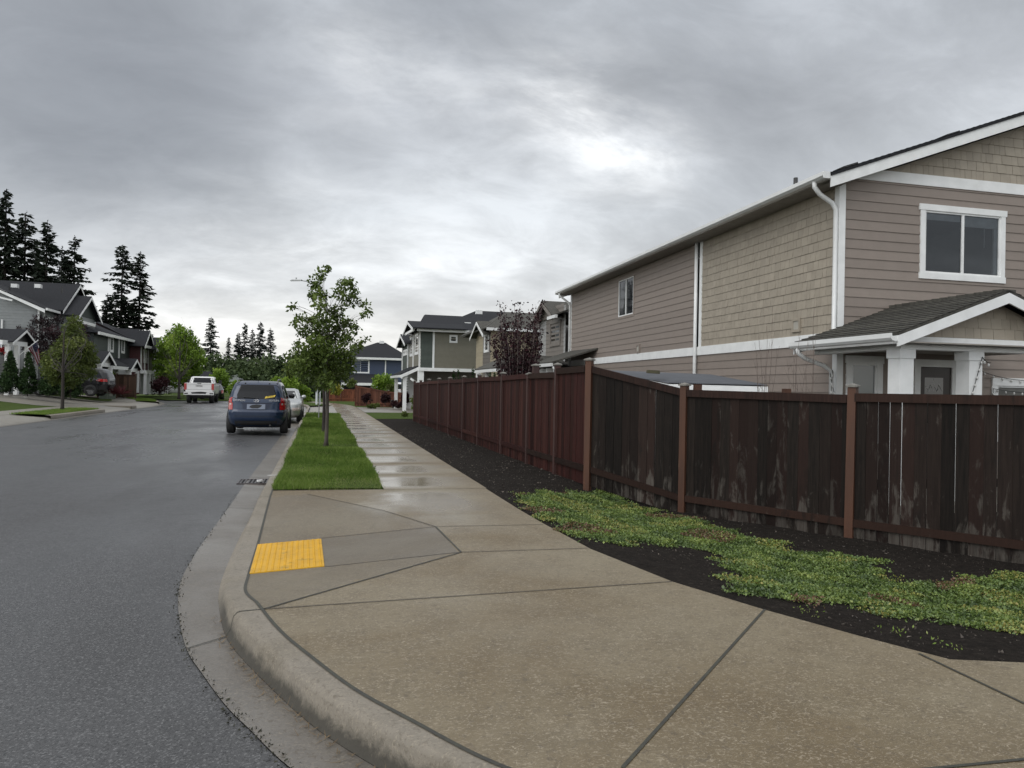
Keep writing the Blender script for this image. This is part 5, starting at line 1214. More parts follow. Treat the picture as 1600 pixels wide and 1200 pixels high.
for (l, a, r) in (((153, 566), (164.5, 550), (173.5, 567)), ((200, 574), (209, 561.5), (215.5, 577))):
    A, P, B = pX(*l, PX2), pX(*a, PX2), pX(*r, PX2); A.z = B.z = (A.z+B.z)/2; P.y = (A.y+B.y)/2; gable(t_, A, P, B, (-1.7, 0, 0), S_LG if l[0] < 170 else DARKMETAL, ROOF, .2, .3)
    strip(t_, A, B, .3, (-.2, 0, 0), WHITE, 'beam')
    for q in (A.y+.2, B.y-.4): panel(t_, 'porch_post', [(PX2-.1, q, GZ), (PX2+.15, q, GZ), (PX2+.15, q+.3, GZ), (PX2-.1, q+.3, GZ)], (0, 0, A.z-GZ-.2), WHITE)
    pz_ = A.z; lastB = B
q0 = pX(172, 571, PX2); q1 = pX(202, 574, PX2); q0.z = q1.z = (q0.z+q1.z)/2; sloped(t_, [q0, q1, Vector((X2, q1.y, q1.z+.9)), Vector((X2, q0.y, q0.z+.9))], ROOF, name='porch_roof'); strip(t_, q0, q1, .25, (.08, 0, 0), GUTTER, 'gutter')
panel(t_, 'garage_door', [(X2+.05, q0.y+.5, GZ), (X2+.05, q1.y-.5, GZ), (X2+.05, q1.y-.5, 2.9), (X2+.05, q0.y+.5, 2.9)], (.03, 0, 0), DK)
# --- red house and olive house
for (nm, lab, X3, c0_, c1_, col, g_) in (('house', 'dark red townhouse with white window trim between the dark green house and the lime tree', -16.0, 219, 238, (.085, .022, .024), ((222, 531), (231, 518), (236, 530))), ('house', 'olive townhouse mostly hidden behind the round lime green tree', -15.6, 238.5, 262, (.12, .125, .08), ((240, 540), (246, 528), (252, 541)))):
    y0, y1 = onx(c0_, X3, 560), onx(c1_, X3, 560); t_ = thing(nm, lab, 'house', (X3, y0, .3)); ez = zxy(541 if col[1] < .1 else 547, X3, y0); mz = zxy(580, X3, y0); print(nm, y0, y1, ez)
    sd = siding(lab[:12]+' siding', col); wallpoly(t_, 'wall', [(X3, y0, mz), (X3, y1, mz), (X3, y1, ez), (X3, y0, ez)], sd, (1, 0, 0), .22, .02); wallpoly(t_, 'wall', [(X3-7, y0, .3), (X3, y0, .3), (X3, y0, ez), (X3-7, y0, ez)], sd, (0, -1, 0), .22, .02)
    wallpoly(t_, 'wall', [(X3, y0, .3), (X3, y1, .3), (X3, y1, mz), (X3, y0, mz)], S_LG, (1, 0, 0), .22, .02)
    strip(t_, (X3+.4, y0-.4, ez+.1), (X3+.4, y1, ez+.1), .24, (.14, 0, 0), GUTTER, 'gutter'); strip(t_, (X3+.02, y0, mz+.1), (X3+.02, y1, mz+.1), .3, (.5, 0, 0), WHITE)
    sloped(t_, [(X3+.4, y0-.4, ez), (X3+.4, y1, ez), (X3-4, y1, ez+2.2), (X3-4, y0-.4, ez+2.2)], ROOF)
    wallpoly(t_, 'wall', [(X3-8, y0, ez), (X3, y0, ez), (X3-4, y0, ez+2.2)], sd, (0, -1, 0), .22, .02)
    gl = g_; A, P, B = pX(*gl[0], X3+.3), pX(*gl[1], X3+.3), pX(*gl[2], X3+.3); A.z = B.z = ez+.1; P.y = (A.y+B.y)/2; P.z = max(P.z, ez+1); gable(t_, A, P, B, (-4, 0, 0), DARKMETAL, ROOF, .2, .3)
    for k in (.28, .62): ya = y0+(y1-y0)*k; win_at(t_, (X3, ya), (X3, ya+(y1-y0)*.18), mz+1, ez-.4, (1, 0, 0), .18, mull=True)
    for k in (0.02, .3, .62, .95):
        q = y0+(y1-y0)*k; strip(t_, (X3+.01, q, ez), (X3+.01, q+.3, ez), ez-mz, (.06, 0, 0), WHITE, 'corner_board'); panel(t_, 'porch_post', [(X3+.3, q, .3), (X3+.55, q, .3), (X3+.55, q+.3, .3), (X3+.3, q+.3, .3)], (0, 0, mz-.4), WHITE)
# low roofs far down the street behind the pickup
for (lab, cx, w_, top, dist, col, rc) in (('white cottage with dark roof glimpsed behind the white pickup', 312, 36, 580, 105, (.5, .5, .5), ROOF), ('pale green roofed bungalow among the bushes left of the blue car', 363, 14, 585, 120, (.3, .3, .28), pm('pale green grey roof', (.17, .19, .17), None, .8))):
    c = at(cx, dist); w2 = w_/F*dist/2; t_ = thing('house', lab, 'house', (c[0], c[1], 0)); zt2 = zat(top, cx, dist); ez = zt2-1.6
    wallpoly(t_, 'wall', [(c[0]-w2, c[1], -.3), (c[0]+w2, c[1], -.3), (c[0]+w2, c[1], ez), (c[0]-w2, c[1], ez)], siding(lab[:10]+' wall', col), (0, -1, 0), .25, .02)
    sloped(t_, [(c[0]-w2-.5, c[1]-.6, ez), (c[0]+w2+.5, c[1]-.6, ez), (c[0]+w2*.5, c[1]+4, zt2), (c[0]-w2*.5, c[1]+4, zt2)], rc); sloped(t_, [(c[0]+w2+.5, c[1]-.6, ez), (c[0]+w2+.5, c[1]+8, ez), (c[0]+w2*.5, c[1]+4, zt2)], rc)
    strip(t_, (c[0]-w2-.5, c[1]-.62, ez+.05), (c[0]+w2+.5, c[1]-.62, ez+.05), .25, (0, -.1, 0), GUTTER, 'gutter')
# ------------------------------------------------------------------ smaller fences
def simple_fence(lab, pts, zs, zb, wood, post, cat='fence', group=None, kick=.2):
    t_ = thing('wood_fence', lab, cat, (pts[0][0], pts[0][1], zb))
    for (a, b, z0, z1) in zip(pts[:-1], pts[1:], zs[:-1], zs[1:]): fence_bay(t_, a, b, (zb, zb), (z0, z1), wood, wood, 1, kick=kick, bw=.15, gap=.004)
    for p, z in zip(pts, zs): fence_post(t_, p, zb-.1, z+.08, post, .11)
a, b = at(153, 52.5), at(212, 51.5); bb = [tuple(Vector(a).lerp(Vector(b), k)) for k in (0, .5, 1)]
BRW = fencemat('plain brown fence wood', (.045, .028, .02), (.03, .018, .013), (.055, .032, .022), .9, .1)
zt3 = zat(585, 180, 52); print('left fence', bb, zt3)
simple_fence('dark brown board fence standing beside the black car across the street', bb, [zt3]*3, zat(620, 190, 52), BRW, BRW, kick=.1)
f1 = [(2.55, 53.5), (3.6, 52.4), (4.75, 51.3), (6.1, 50.6), (8.2, 50.2)]; zs_ = [zxy(603, *f1[0]), zxy(607, *f1[1]), zxy(612, *f1[2]), zxy(614, *f1[3]), zxy(614, *f1[4])]
REDF = fencemat('mid red brown fence', (.095, .038, .024), (.06, .025, .017), (.10, .045, .03), .9, .1)
simple_fence('red brown fence stepping down to the right in front of the green house', f1, zs_, -.02, REDF, REDF)
a, b = ony(505, 68, 620), 3.6; simple_fence('bright reddish fence at the far end of the sidewalk below the blue house', [(a, 68), ((a+b)/2, 68), (b, 68), (b+1.6, 68)], [zxy(608, 1, 68)]*4, -.02, fencemat('bright red fence', (.15, .052, .03), (.10, .038, .022), (.16, .06, .035), .9, .1), REDF)
# ------------------------------------------------------------------ vehicles
def paint(name, c, rough=.25, metal=.3): return pm(name, c, tuple(x*.92 for x in c), rough, 2, 0, metal=metal, coat=.45)
P_BLUE = paint('dark blue car paint', (.006, .020, .055), .3, .1); P_SILV = paint('silver car paint', (.42, .43, .42), .3, .5); P_WHITE = paint('white car paint', (.72, .72, .71), .3, 0)
P_BLACK = paint('black car paint', (.012, .012, .014)); P_GREY = paint('dark grey car paint', (.06, .065, .075), .3, .5)
TYRE = pm('tyre rubber', (.014, .014, .014), (.02, .02, .02), .75, 10, .3); PLAST = pm('dark plastic', (.02, .02, .021), None, .55); CHROME = pm('chrome', (.6, .6, .62), None, .15, metal=1)
RIM = pm('alloy rim', (.30, .30, .31), None, .3, metal=.8); CARGLASS = glassmat('tinted car glass', (.010, .011, .013), .03); CARGLASS.node_tree.nodes['Principled BSDF'].inputs['Specular IOR Level'].default_value = .22
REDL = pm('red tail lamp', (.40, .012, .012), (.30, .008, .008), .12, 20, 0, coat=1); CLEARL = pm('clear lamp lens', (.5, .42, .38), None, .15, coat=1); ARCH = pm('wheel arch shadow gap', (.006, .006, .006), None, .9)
class Body:
    """car body lofted from horizontal slices (z, rear y, front y, half width, exponent)"""
    def __init__(s, sl): s.sl = sl
    def at(s, z):
        L = s.sl
        if z <= L[0][0]: return L[0][1:]
        for a, b in zip(L[:-1], L[1:]):
            if a[0] <= z <= b[0]:
                t = (z-a[0])/max(b[0]-a[0], 1e-6); return tuple(p+(q-p)*t for p, q in zip(a[1:], b[1:]))
        return L[-1][1:]
    def rear(s, x, z, eps=.006):
        yr, yf, w, n = s.at(z); k = min(.999, abs(x)/w); return Vector((x, (yr+yf)/2-(yf-yr)/2*(1-k**n)**(1/n)-eps, z))
    def front(s, x, z, eps=.006):
        yr, yf, w, n = s.at(z); k = min(.999, abs(x)/w); return Vector((x, (yr+yf)/2+(yf-yr)/2*(1-k**n)**(1/n)+eps, z))
    def side(s, y, z, sg, eps=.006):
        yr, yf, w, n = s.at(z); k = min(.999, abs(y-(yr+yf)/2)/((yf-yr)/2)); return Vector((sg*(w*(1-k**n)**(1/n)+eps), y, z))
    def mesh(s, m=14):
        mb = MB(); zs = []
        for a, b in zip(s.sl[:-1], s.sl[1:]):
            k = max(1, int((b[0]-a[0])/.05)); zs += [a[0]+(b[0]-a[0])*i/k for i in range(k)]
        zs.append(s.sl[-1][0]); N = 4*m; vs = []
        for z in zs:
            yr, yf, w, n = s.at(z)
            for k in range(N):
                a = 2*math.pi*(k+.5)/N; c, sn = math.cos(a), math.sin(a); e = 2/n
                vs.append((w*math.copysign(abs(c)**e, c), (yr+yf)/2+(yf-yr)/2*math.copysign(abs(sn)**e, sn), z))
        fs = [(j*N+k, j*N+(k+1) % N, (j+1)*N+(k+1) % N, (j+1)*N+k) for j in range(len(zs)-1) for k in range(N)]
        fs += [tuple(range(N))[::-1], tuple(range((len(zs)-1)*N, len(zs)*N))]
        mb.add(vs, fs); return mb
def patch(fn, rows, k=8, tint=.5):       # rows: (z, lo, hi)
    mb = MB(); g = [[fn(lo+(hi-lo)*i/k, z) for i in range(k+1)] for z, lo, hi in rows]
    for a, b in zip(g[:-1], g[1:]):
        for i in range(k): mb.quad(a[i], a[i+1], b[i+1], b[i], tint)
    return mb
def interp_rows(keys, n=5):
    out = []
    for a, b in zip(keys[:-1], keys[1:]):
        for i in range(n): out.append(tuple(p+(q-p)*i/n for p, q in zip(a, b)))
    out.append(keys[-1]); return out
def wheel(par, x, y, r, wd, sg):
    mb = MB(); n = 20; prof = [(r*.62, wd*.5), (r*.93, wd*.5), (r, wd*.38), (r, -wd*.38), (r*.93, -wd*.5), (r*.62, -wd*.5)]
    vs = [(x+sg*q, y+math.cos(a)*p, r+math.sin(a)*p) for p, q in prof for a in np.arange(n)*2*math.pi/n]
    fs = [(j*n+k, j*n+(k+1) % n, (j+1)*n+(k+1) % n, (j+1)*n+k) for j in range(5) for k in range(n)]; mb.add(vs, fs); w_ = obj('wheel', mb, TYRE, par, True)
    mb = MB(); rr = r*.64; xo = x+sg*wd*.38; ring = [(xo, y+math.cos(a)*rr, r+math.sin(a)*rr) for a in np.arange(n)*2*math.pi/n]; mb.add([(x+sg*wd*.2, y, r)]+[(x+sg*wd*.18, p[1], p[2]) for p in ring], [(0, k+1, (k+1) % n+1) for k in range(n)], .5)
    for a in np.arange(5)*2*math.pi/5:
        d = Vector((0, math.cos(a), math.sin(a))); e = Vector((0, -d.z, d.y)); c = Vector((xo, y, r)); mb.add([c-e*.04, c+e*.04, c+d*rr+e*.05, c+d*rr-e*.05], [(0, 1, 2, 3)])
    obj('rim', mb, RIM, w_)
def text_mesh(txt, size, mat, par, loc, rot, name='badge', extr=.003):
    cu = bpy.data.curves.new('badge', 'FONT'); cu.body = txt; cu.size = size; cu.extrude = extr; cu.align_x = 'CENTER'
    o = bpy.data.objects.new('tmp', cu); COL.objects.link(o); dg = bpy.context.evaluated_depsgraph_get(); me = bpy.data.meshes.new_from_object(o.evaluated_get(dg)); bpy.data.objects.remove(o)
    me.materials.clear(); me.materials.append(mat); q = link(name, me, par); q.location = loc; q.rotation_euler = rot; return q
def car(name, label, cat, loc, rz, kind, pm_, group=None, detail=True, s=1.0):
    t = thing(name, label, cat, loc, rz, group); t.scale = (s, s, s)
    if kind == 'suv':
        sl = [(.24, -1.92, 2.0, .74, 5), (.34, -2.08, 2.1, .86, 5.5), (.50, -2.15, 2.14, .90, 6), (.72, -2.16, 2.14, .905, 6.5), (.76, -2.11, 2.13, .90, 6.5), (.98, -2.08, 2.06, .895, 6.5), (1.04, -2.06, 1.35, .88, 7), (1.10, -2.04, 1.05, .865, 7), (1.35, -1.93, .72, .80, 7), (1.56, -1.80, .42, .725, 6.5), (1.64, -1.68, .25, .67, 5), (1.675, -1.45, .0, .55, 4), (1.685, -1.1, -.3, .30, 3)]
        ax = (-1.30, 1.33); R = .36
    elif kind == 'bigsuv':
        sl = [(.34, -2.3, 2.3, .86, 6), (.45, -2.5, 2.48, .98, 7), (.8, -2.58, 2.55, 1.0, 7), (1.10, -2.55, 2.5, 1.0, 7), (1.17, -2.53, 1.5, .98, 7), (1.25, -2.5, 1.15, .96, 7), (1.6, -2.35, .75, .87, 7), (1.84, -2.12, .4, .78, 6), (1.90, -1.9, .1, .6, 4)]
        ax = (-1.5, 1.55); R = .40
    elif kind == 'sedan':
        sl = [(.20, -2.1, 2.1, .74, 5), (.32, -2.28, 2.28, .85, 5), (.55, -2.34, 2.32, .885, 5.5), (.78, -2.32, 2.25, .88, 5.5), (.92, -2.2, 1.6, .86, 6), (.97, -1.7, .95, .83, 6), (1.2, -1.25, .5, .74, 6), (1.36, -.95, .12, .66, 5), (1.42, -.6, -.2, .5, 4)]
        ax = (-1.35, 1.38); R = .32
    else:   # pickup
        sl = [(.62, -2.85, 2.7, .86, 7), (.72, -2.92, 2.85, .96, 8), (1.05, -2.92, 2.90, .985, 9), (1.28, -2.90, 2.85, .985, 9), (1.34, -2.90, 2.8, .98, 9)]
        ax = (-1.75, 1.95); R = .43
    b = Body(sl); bo = obj('body', b.mesh(), pm_, t, True)
    if kind == 'pickup':
        cab = Body([(1.30, -.95, 1.75, .96, 8), (1.44, -.93, 1.55, .94, 8), (1.75, -.83, 1.05, .86, 8), (1.92, -.72, .80, .80, 7), (1.97, -.5, .55, .68, 5)]); obj('cab', cab.mesh(), pm_, t, True)
        mb = MB(); mb.box(-.99, .99, -2.90, -.9, 1.30, 1.46); mb2 = MB()
        for x0, x1 in ((-.99, -.9), (.9, .99)): mb2.box(x0, x1, -2.88, -.9, 1.33, 1.47)
        mb2.box(-.9, .9, -2.945, -2.87, .86, 1.49); obj('tailgate', mb2, pm_, t)
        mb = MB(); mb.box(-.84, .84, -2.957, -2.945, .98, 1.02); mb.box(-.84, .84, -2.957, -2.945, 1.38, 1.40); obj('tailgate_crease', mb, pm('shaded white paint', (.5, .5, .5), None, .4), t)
        mb = MB(); mb.box(-.14, .14, -2.96, -2.945, 1.42, 1.46); obj('tailgate_handle', mb, PLAST, t); text_mesh('SIERRA', .15, pm('dark letters', (.05, .05, .05), None, .4), t, (0, -2.962, 1.22), (math.pi/2, 0, 0))
        obj('rear_window', patch(lambda x, z: cab.rear(x, z), interp_rows([(1.50, -.80, .80), (1.88, -.68, .68)])), CARGLASS, t)
        for sg in (-1, 1): obj('side_window', patch(lambda y, z: cab.side(y, z, sg), interp_rows([(1.48, -.7, 1.25), (1.84, -.62, .75)])), CARGLASS, t)
        obj('windscreen', patch(lambda x, z: cab.front(x, z), interp_rows([(1.46, -.82, .82), (1.88, -.7, .7)])), CARGLASS, t)
        for sg in (-1, 1):
            mb = MB(); x0, x1 = sorted((sg*.995, sg*.82)); mb.box(x0, x1, -2.95, -2.80, .98, 1.44); obj('tail_lamp', mb, REDL, t)
            mb = MB(); x0, x1 = sorted((sg*.99, sg*1.22)); mb.box(x0, x1, .95, 1.15, 1.45, 1.72); obj('mirror', mb, PLAST, t)
        mb = MB(); mb.prism([(-1.0, -3.08, .62), (1.0, -3.08, .62), (1.0, -3.08, .84), (-1.0, -3.08, .84)], (0, .16, 0)); bm_ = obj('bumper', mb, pm_, t)
        mb = MB(); mb.prism([(-.46, -3.087, .70), (.46, -3.087, .70), (.52, -3.087, .82), (.1, -3.087, .86), (-.52, -3.087, .80)], (0, .02, 0)); mb.box(-.96, -.72, -3.087, -3.07, .68, .76); mb.box(.72, .96, -3.087, -3.07, .68, .76); obj('bumper_recess', mb, PLAST, bm_)
        mb = MB(); mb.box(-.16, .16, -3.092, -3.08, .70, .84); obj('licence_plate', mb, PLAST, t)
        mb = MB(); mb.box(-.8, .8, -2.8, 2.5, .50, .66); mb.box(-.75, .75, -1.85, -1.65, .36, .5); obj('chassis', mb, PLAST, t)
    else:
        top = sl[-3][0]
        zb = {'suv': (1.12, 1.56), 'bigsuv': (1.25, 1.78), 'sedan': (.99, 1.32)}[kind]
        wv = {'suv': (.76, .60), 'bigsuv': (.84, .70), 'sedan': (.66, .52)}[kind]
        zm = (zb[0]+zb[1])/2
        rows = [(zb[0], -wv[0]*.82, wv[0]*.82), (zb[0]+.05, -wv[0]*.97, wv[0]*.97), (zb[0]+.12, -wv[0], wv[0]), (zb[1]-.05, -wv[1]*1.06, wv[1]*1.06), (zb[1], -wv[1]*.92, wv[1]*.92)]
        rg = obj('rear_window', patch(lambda x, z: b.rear(x, z), interp_rows(rows)), CARGLASS, t); obj('windscreen', patch(lambda x, z: b.front(x, z), interp_rows([(zb[0], -wv[0], wv[0]), (zb[1], -wv[1], wv[1])])), CARGLASS, t)
        y0r, y1r = b.at(zb[0])[0], b.at(zb[0])[1]; y0t, y1t = b.at(zb[1])[0], b.at(zb[1])[1]
        L0, L1 = y0r+.30, y1r-.38; T0, T1 = y0t+.25, y1t-.30
        if kind == 'sedan': L0, L1 = y0r+.35, y1r-.3
        for sg in (-1, 1):
            m0, m1 = (L0+L1)/2-.1, (T0+T1)/2-.1
            obj('side_window', patch(lambda y, z: b.side(y, z, sg), interp_rows([(zb[0]+.01, L0, m0-.03), (zb[1]-.03, T0, m1-.03)])), CARGLASS, t)
            obj('side_window', patch(lambda y, z: b.side(y, z, sg), interp_rows([(zb[0]+.01, m0+.03, L1), (zb[1]-.03, m1+.03, T1)])), CARGLASS, t)
            q = b.side(y1r-.5, zb[0]+.05, sg); mb = MB(); mb.ball(q+Vector((sg*.12, 0, .02)), .1, 10, 6, (1.1, .7, .85)); obj('mirror', mb, PLAST if kind == 'suv' else pm_, t, True)
            # tail lamps wrap the corner
            zz = {'suv': (.78, .98, 1.16), 'bigsuv': (1.0, 1.1, 1.18), 'sedan': (.62, .75, .86)}[kind]; wl = b.at(zz[1])[2]
            def wrap(a, z, sg=sg):
                # a: 0 inner rear .. 1 outer side
                if a < .5: return b.rear(sg*(wl-.20+(a/.5)*.18), z, .012)
                return b.side(b.at(z)[0]+.02+(a-.5)/.5*.28, z, sg, .012) if a > .55 else b.rear(sg*(wl-.015), z, .012)
            lamp = obj('tail_lamp', patch(wrap, interp_rows([(zz[0], 0, 1), (zz[1], 0, .9), (zz[2], .30 if kind == 'suv' else 0, .65)]), 12), REDL, t)
            if kind == 'suv':
                obj('lamp_lens', patch(lambda a, z: wrap(a, z)+Vector((sg*.003, -.004, 0)), interp_rows([(.93, .12, .48), (.985, .12, .46)], 2), 5), CLEARL, lamp)
            obj('headlamp', patch(lambda x, z: b.front(x, z, .012), interp_rows([(zz[0]-.12, min(sg*.5, sg*.82), max(sg*.5, sg*.82)), (zz[1]-.12, min(sg*.5, sg*.82), max(sg*.5, sg*.82))], 2)), CLEARL, t)
        mb = MB(); w_ = b.at(.5)[2]
    # wheel arches and wheels
    for y in ax:
        for sg in (-1, 1):
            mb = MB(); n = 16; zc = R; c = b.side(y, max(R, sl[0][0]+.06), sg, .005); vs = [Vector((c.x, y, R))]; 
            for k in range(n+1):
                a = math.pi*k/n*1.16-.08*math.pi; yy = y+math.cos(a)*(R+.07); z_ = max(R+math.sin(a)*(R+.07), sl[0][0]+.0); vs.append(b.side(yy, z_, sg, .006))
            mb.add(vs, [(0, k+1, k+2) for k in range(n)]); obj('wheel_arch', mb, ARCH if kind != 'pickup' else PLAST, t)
            wheel(t, sg*(b.at(.5)[2]-.10), y, R, .235 if kind != 'pickup' else .30, sg)
    mb = MB(); mb.box(-.66, .66, ax[0]-.3, ax[1]+.3, .20, .34) if kind != 'pickup' else mb.box(-.7, .7, 1.8, 2.1, .36, .6); obj('underbody', mb, PLAST, t)
    return t, b
# the dark blue car at the kerb
bl, b = car('parked_car', 'dark blue compact SUV parked at the kerb with yellow sticker in rear window', 'car', (-1.905, 25.55, -.10), 0, 'suv', P_BLUE, s=1.0)
mb = MB(); y_ = b.rear(0, .56).y
mb.prism([(-.90, 0, .42), (.90, 0, .42), (.905, 0, .70), (-.905, 0, .70)], (0, .1, 0)); mb.v = [(x, b.rear(min(.88, abs(x)), .56, .03).y+.0+y*.5 if abs(x) < .89 else -2.02+y*.4, z) for x, y, z in mb.v]
obj('bumper_step', patch(lambda x, z: b.rear(x, z, .035), interp_rows([(.60, -.80, .80), (.735, -.80, .80)])), P_BLUE, bl); obj('bumper_top', patch(lambda x, q: b.rear(x, .735, q), [(.036, -.80, .80), (-.02, -.80, .80)]), pm('pale blue bumper top', (.10, .12, .17), None, .4), bl)  # bumper top is a paler blue than the body
obj('bumper_lower', patch(lambda x, z: b.rear(x, z, .012), interp_rows([(.30, -.78, .78), (.44, -.84, .84)])), PLAST, bl)
obj('plate_recess', patch(lambda x, z: b.rear(x, z, .008), interp_rows([(.80, -.38, .38), (1.0, -.42, .42)])), pm('recess blue', (.012, .02, .05), None, .4), bl)
pl = obj('licence_plate', patch(lambda x, z: b.rear(x, z, .022), interp_rows([(.80, -.27, .27), (.955, -.27, .27)], 2)), pm('pale plate', (.22, .25, .32), None, .4), bl)
obj('plate_smear', patch(lambda x, z: b.rear(x, z, .028), [(.83, -.12, .05), (.86, -.20, .12), (.90, -.18, .16), (.93, -.12, .17), (.945, .0, .08)], 6), PLAST, pl)
obj('tailgate_trim', patch(lambda x, z: b.rear(x, z, .03), interp_rows([(1.0, -.46, .46), (1.035, -.46, .46)], 2)), P_BLUE, bl)
text_mesh('HYUNDAI', .075, CHROME, bl, (-.50, b.rear(-.5, 1.05, .012).y, 1.045), (math.radians(90), 0, 0)); text_mesh('TUCSON', .075, CHROME, bl, (.52, b.rear(.5, 1.05, .012).y, 1.045), (math.radians(90), 0, 0))
text_mesh('H', .11, CHROME, bl, (0, b.rear(0, 1.04, .035).y, 1.025), (math.radians(90), 0, 0), 'emblem'); 
mb = MB(); mb.tube([b.rear(math.cos(a)*.075, 1.063+math.sin(a)*.042, .036) for a in np.arange(17)*2*math.pi/16], .006, 5, cap=False); obj('emblem', mb, CHROME, bl)
mb = MB(); mb.tube([b.rear(.05, 1.135, .02), b.rear(.0, 1.15, .03), b.rear(-.38, 1.17, .035)], .012, 6); obj('wiper', mb, PLAST, bl)
st = MB(); q = lambda x, z: b.rear(x, z, .012); st.add([q(.24, 1.135), q(.54, 1.19), q(.56, 1.25), q(.27, 1.20)], [(0, 1, 2, 3)]); so_ = obj('sticker', st, pm('yellow sticker', (.72, .52, .05), None, .5), bl)
mb = MB()
for k, (z0, x0, x1) in enumerate(((1.178, .30, .52), (1.203, .31, .50))): mb.tube([b.rear(x0+(x1-x0)*i/6, z0+(x0+(x1-x0)*i/6-.3)*.18+.004*(i % 2), .016) for i in range(7)], .003, 4)
obj('sticker_writing', mb, PLAST, so_)
for sg in (-1, 1):
    mb = MB(); mb.tube([(sg*.60, -1.66, 1.60), (sg*.605, -1.58, 1.71), (sg*.61, -1.35, 1.735), (sg*.61, -.4, 1.735), (sg*.61, .0, 1.71), (sg*.60, .12, 1.60)], .020, 6); obj('roof_rail', mb, pm('grey roof rail', (.12, .12, .13), None, .4), bl)
    mb = MB(); mb.ball((sg*.36, b.rear(.36, 1.60, .01).y, 1.60), .025, 8, 5); obj('window_hinge', mb, PLAST, bl)
mb = MB(); mb.tube([(0, -1.55, 1.66), (0, -1.62, 1.82)], .007, 5); obj('antenna', mb, PLAST, bl); mb = MB(); mb.tube([(.42, -2.14, .30), (.42, -1.9, .30)], .03, 8); obj('exhaust_pipe', mb, DARKMETAL, bl)
mb = MB(); mb.box(-.5, .5, -1.7, -1.5, .22, .34); obj('axle', mb, PLAST, bl)
# silver sedan in front
c = at(458, 35.5); sx_ = -1.78; sy_ = onx(451.5, sx_-.0, 640)
car('parked_car', 'silver sedan parked at the kerb in front of the dark blue car', 'car', (-1.60, 33.2, -.11), math.radians(180), 'sedan', P_SILV)
# white pickup
tk, _b = car('pickup_truck', 'white pickup truck with raised suspension parked across the street beside the lime tree', 'pickup truck', (-9.02, 61.4, -.10), math.radians(3), 'pickup', P_WHITE, s=1.05)
car('parked_car', 'dark car parked beyond the white pickup truck', 'car', (-9.6, 70.5, -.1), math.radians(10), 'sedan', P_BLACK, s=1.08)
# vehicles in the driveways across the street
c = at(107, 47.5); car('parked_car', 'large black SUV parked in a driveway behind the row of clipped evergreens', 'car', (c[0], c[1]+.6, .42), math.radians(86), 'bigsuv', P_BLACK)
c = at(213, 72); car('parked_car', 'light silver car in a driveway just right of the brown fence', 'car', (c[0], c[1], .12), math.radians(80), 'sedan', P_SILV)
c = at(238, 74); car('parked_car', 'dark grey car in a driveway behind the round purple shrub', 'car', (c[0], c[1]+1.5, .2), math.radians(-85), 'suv', P_GREY)
c = at(268, 75); car('parked_car', 'white car in a driveway under the lime green tree', 'car', (c[0]+.3, c[1], .1), math.radians(-88), 'sedan', P_WHITE)
c = at(600, 60); car('parked_car', 'white car behind the stepped fence by the navy blue house', 'car', (c[0], c[1], .1), math.radians(92), 'suv', P_WHITE, s=1.03)

# ------------------------------------------------------------------ street furniture
GALV = pm('galvanised metal', (.34, .35, .35), (.28, .29, .29), .4, 6, .1, metal=.6)
p = at(507, 39); t_ = thing('street_lamp', 'slender grey street lamp whose arm reaches out over the road above the tree', 'street lamp', (p[0], p[1], 0))
zt_ = zat(452, 500, 39); zh = zat(437.5, 460, 39); hx = at(458, 39)
mb = MB(); mb.tube([(0, 0, 0), (0, 0, .4), (0, 0, zt_)], [.09, .075, .05], 10); obj('pole', mb, GALV, t_, True)
dx_, dy_ = hx[0]-p[0], hx[1]-p[1]; mb = MB(); mb.tube([(0, 0, zt_-.3), (dx_*.28, dy_*.28, zt_+.15), (dx_*.65, dy_*.65, zh-.05), (dx_*.85, dy_*.85, zh)], .032, 8); obj('arm', mb, GALV, t_, True)
d = Vector((dx_, dy_, 0)).normalized(); mb = MB(); c = Vector((dx_*.80, dy_*.80, zh)); s2 = Vector((-d.y, d.x, 0)); mb.add([c-s2*.10-EZ*.03, c+s2*.10-EZ*.03, c+d*.62+s2*.12-EZ*.05, c+d*.62-s2*.12-EZ*.05, c-s2*.05+EZ*.05, c+s2*.05+EZ*.05, c+d*.55+s2*.06+EZ*.03, c+d*.55-s2*.06+EZ*.03], [(0, 1, 2, 3), (7, 6, 5, 4), (0, 4, 5, 1), (1, 5, 6, 2), (2, 6, 7, 3), (3, 7, 4, 0)]); hd = obj('lamp_head', mb, GALV, t_)
mb = MB(); mb.tube([c+d*.3+EZ*.04, c+d*.3+EZ*.14], .035, 8); obj('photocell', mb, GALV, hd)
t_ = thing('street_sign', 'pale street sign on a thin post seen edge on in the grass verge', 'sign', (-.04, 30.6, 0))
zt_ = zxy(603, -.04, 30.6); zs = zxy(632, -.04, 30.6); mb = MB(); mb.tube([(.02, 0, 0), (.02, 0, zt_)], .022, 8); obj('post', mb, GALV, t_)
SG = pm('pale sign back', (.50, .53, .54), (.45, .48, .49), .45, 4, 0)
for x0, sk in ((-.075, -.02), (.045, .06)): mb = MB(); mb.prism([(x0-.05, .02, zs), (x0+.02, -.15, zs), (x0+.02, -.15, zt_), (x0-.05, .02, zt_)], (.012, .003, 0)); obj('sign_panel', mb, SG, t_)
p = at(168, 50.5); t_ = thing('utility_box', 'low green utility box beside the brown fence across the street', 'utility box', (p[0], p[1], .3), .3)
mb = MB(); mb.prism([(-.5, -.35, -.1), (.5, -.35, -.1), (.5, -.35, .55), (-.5, -.35, .55)], (0, .7, 0)); mb.prism([(-.5, -.35, .55), (.5, -.35, .55), (.45, -.2, .68), (-.45, -.2, .68)], (0, .5, 0)); obj('cabinet', mb, pm('green grey cabinet', (.10, .13, .10), None, .5), t_)
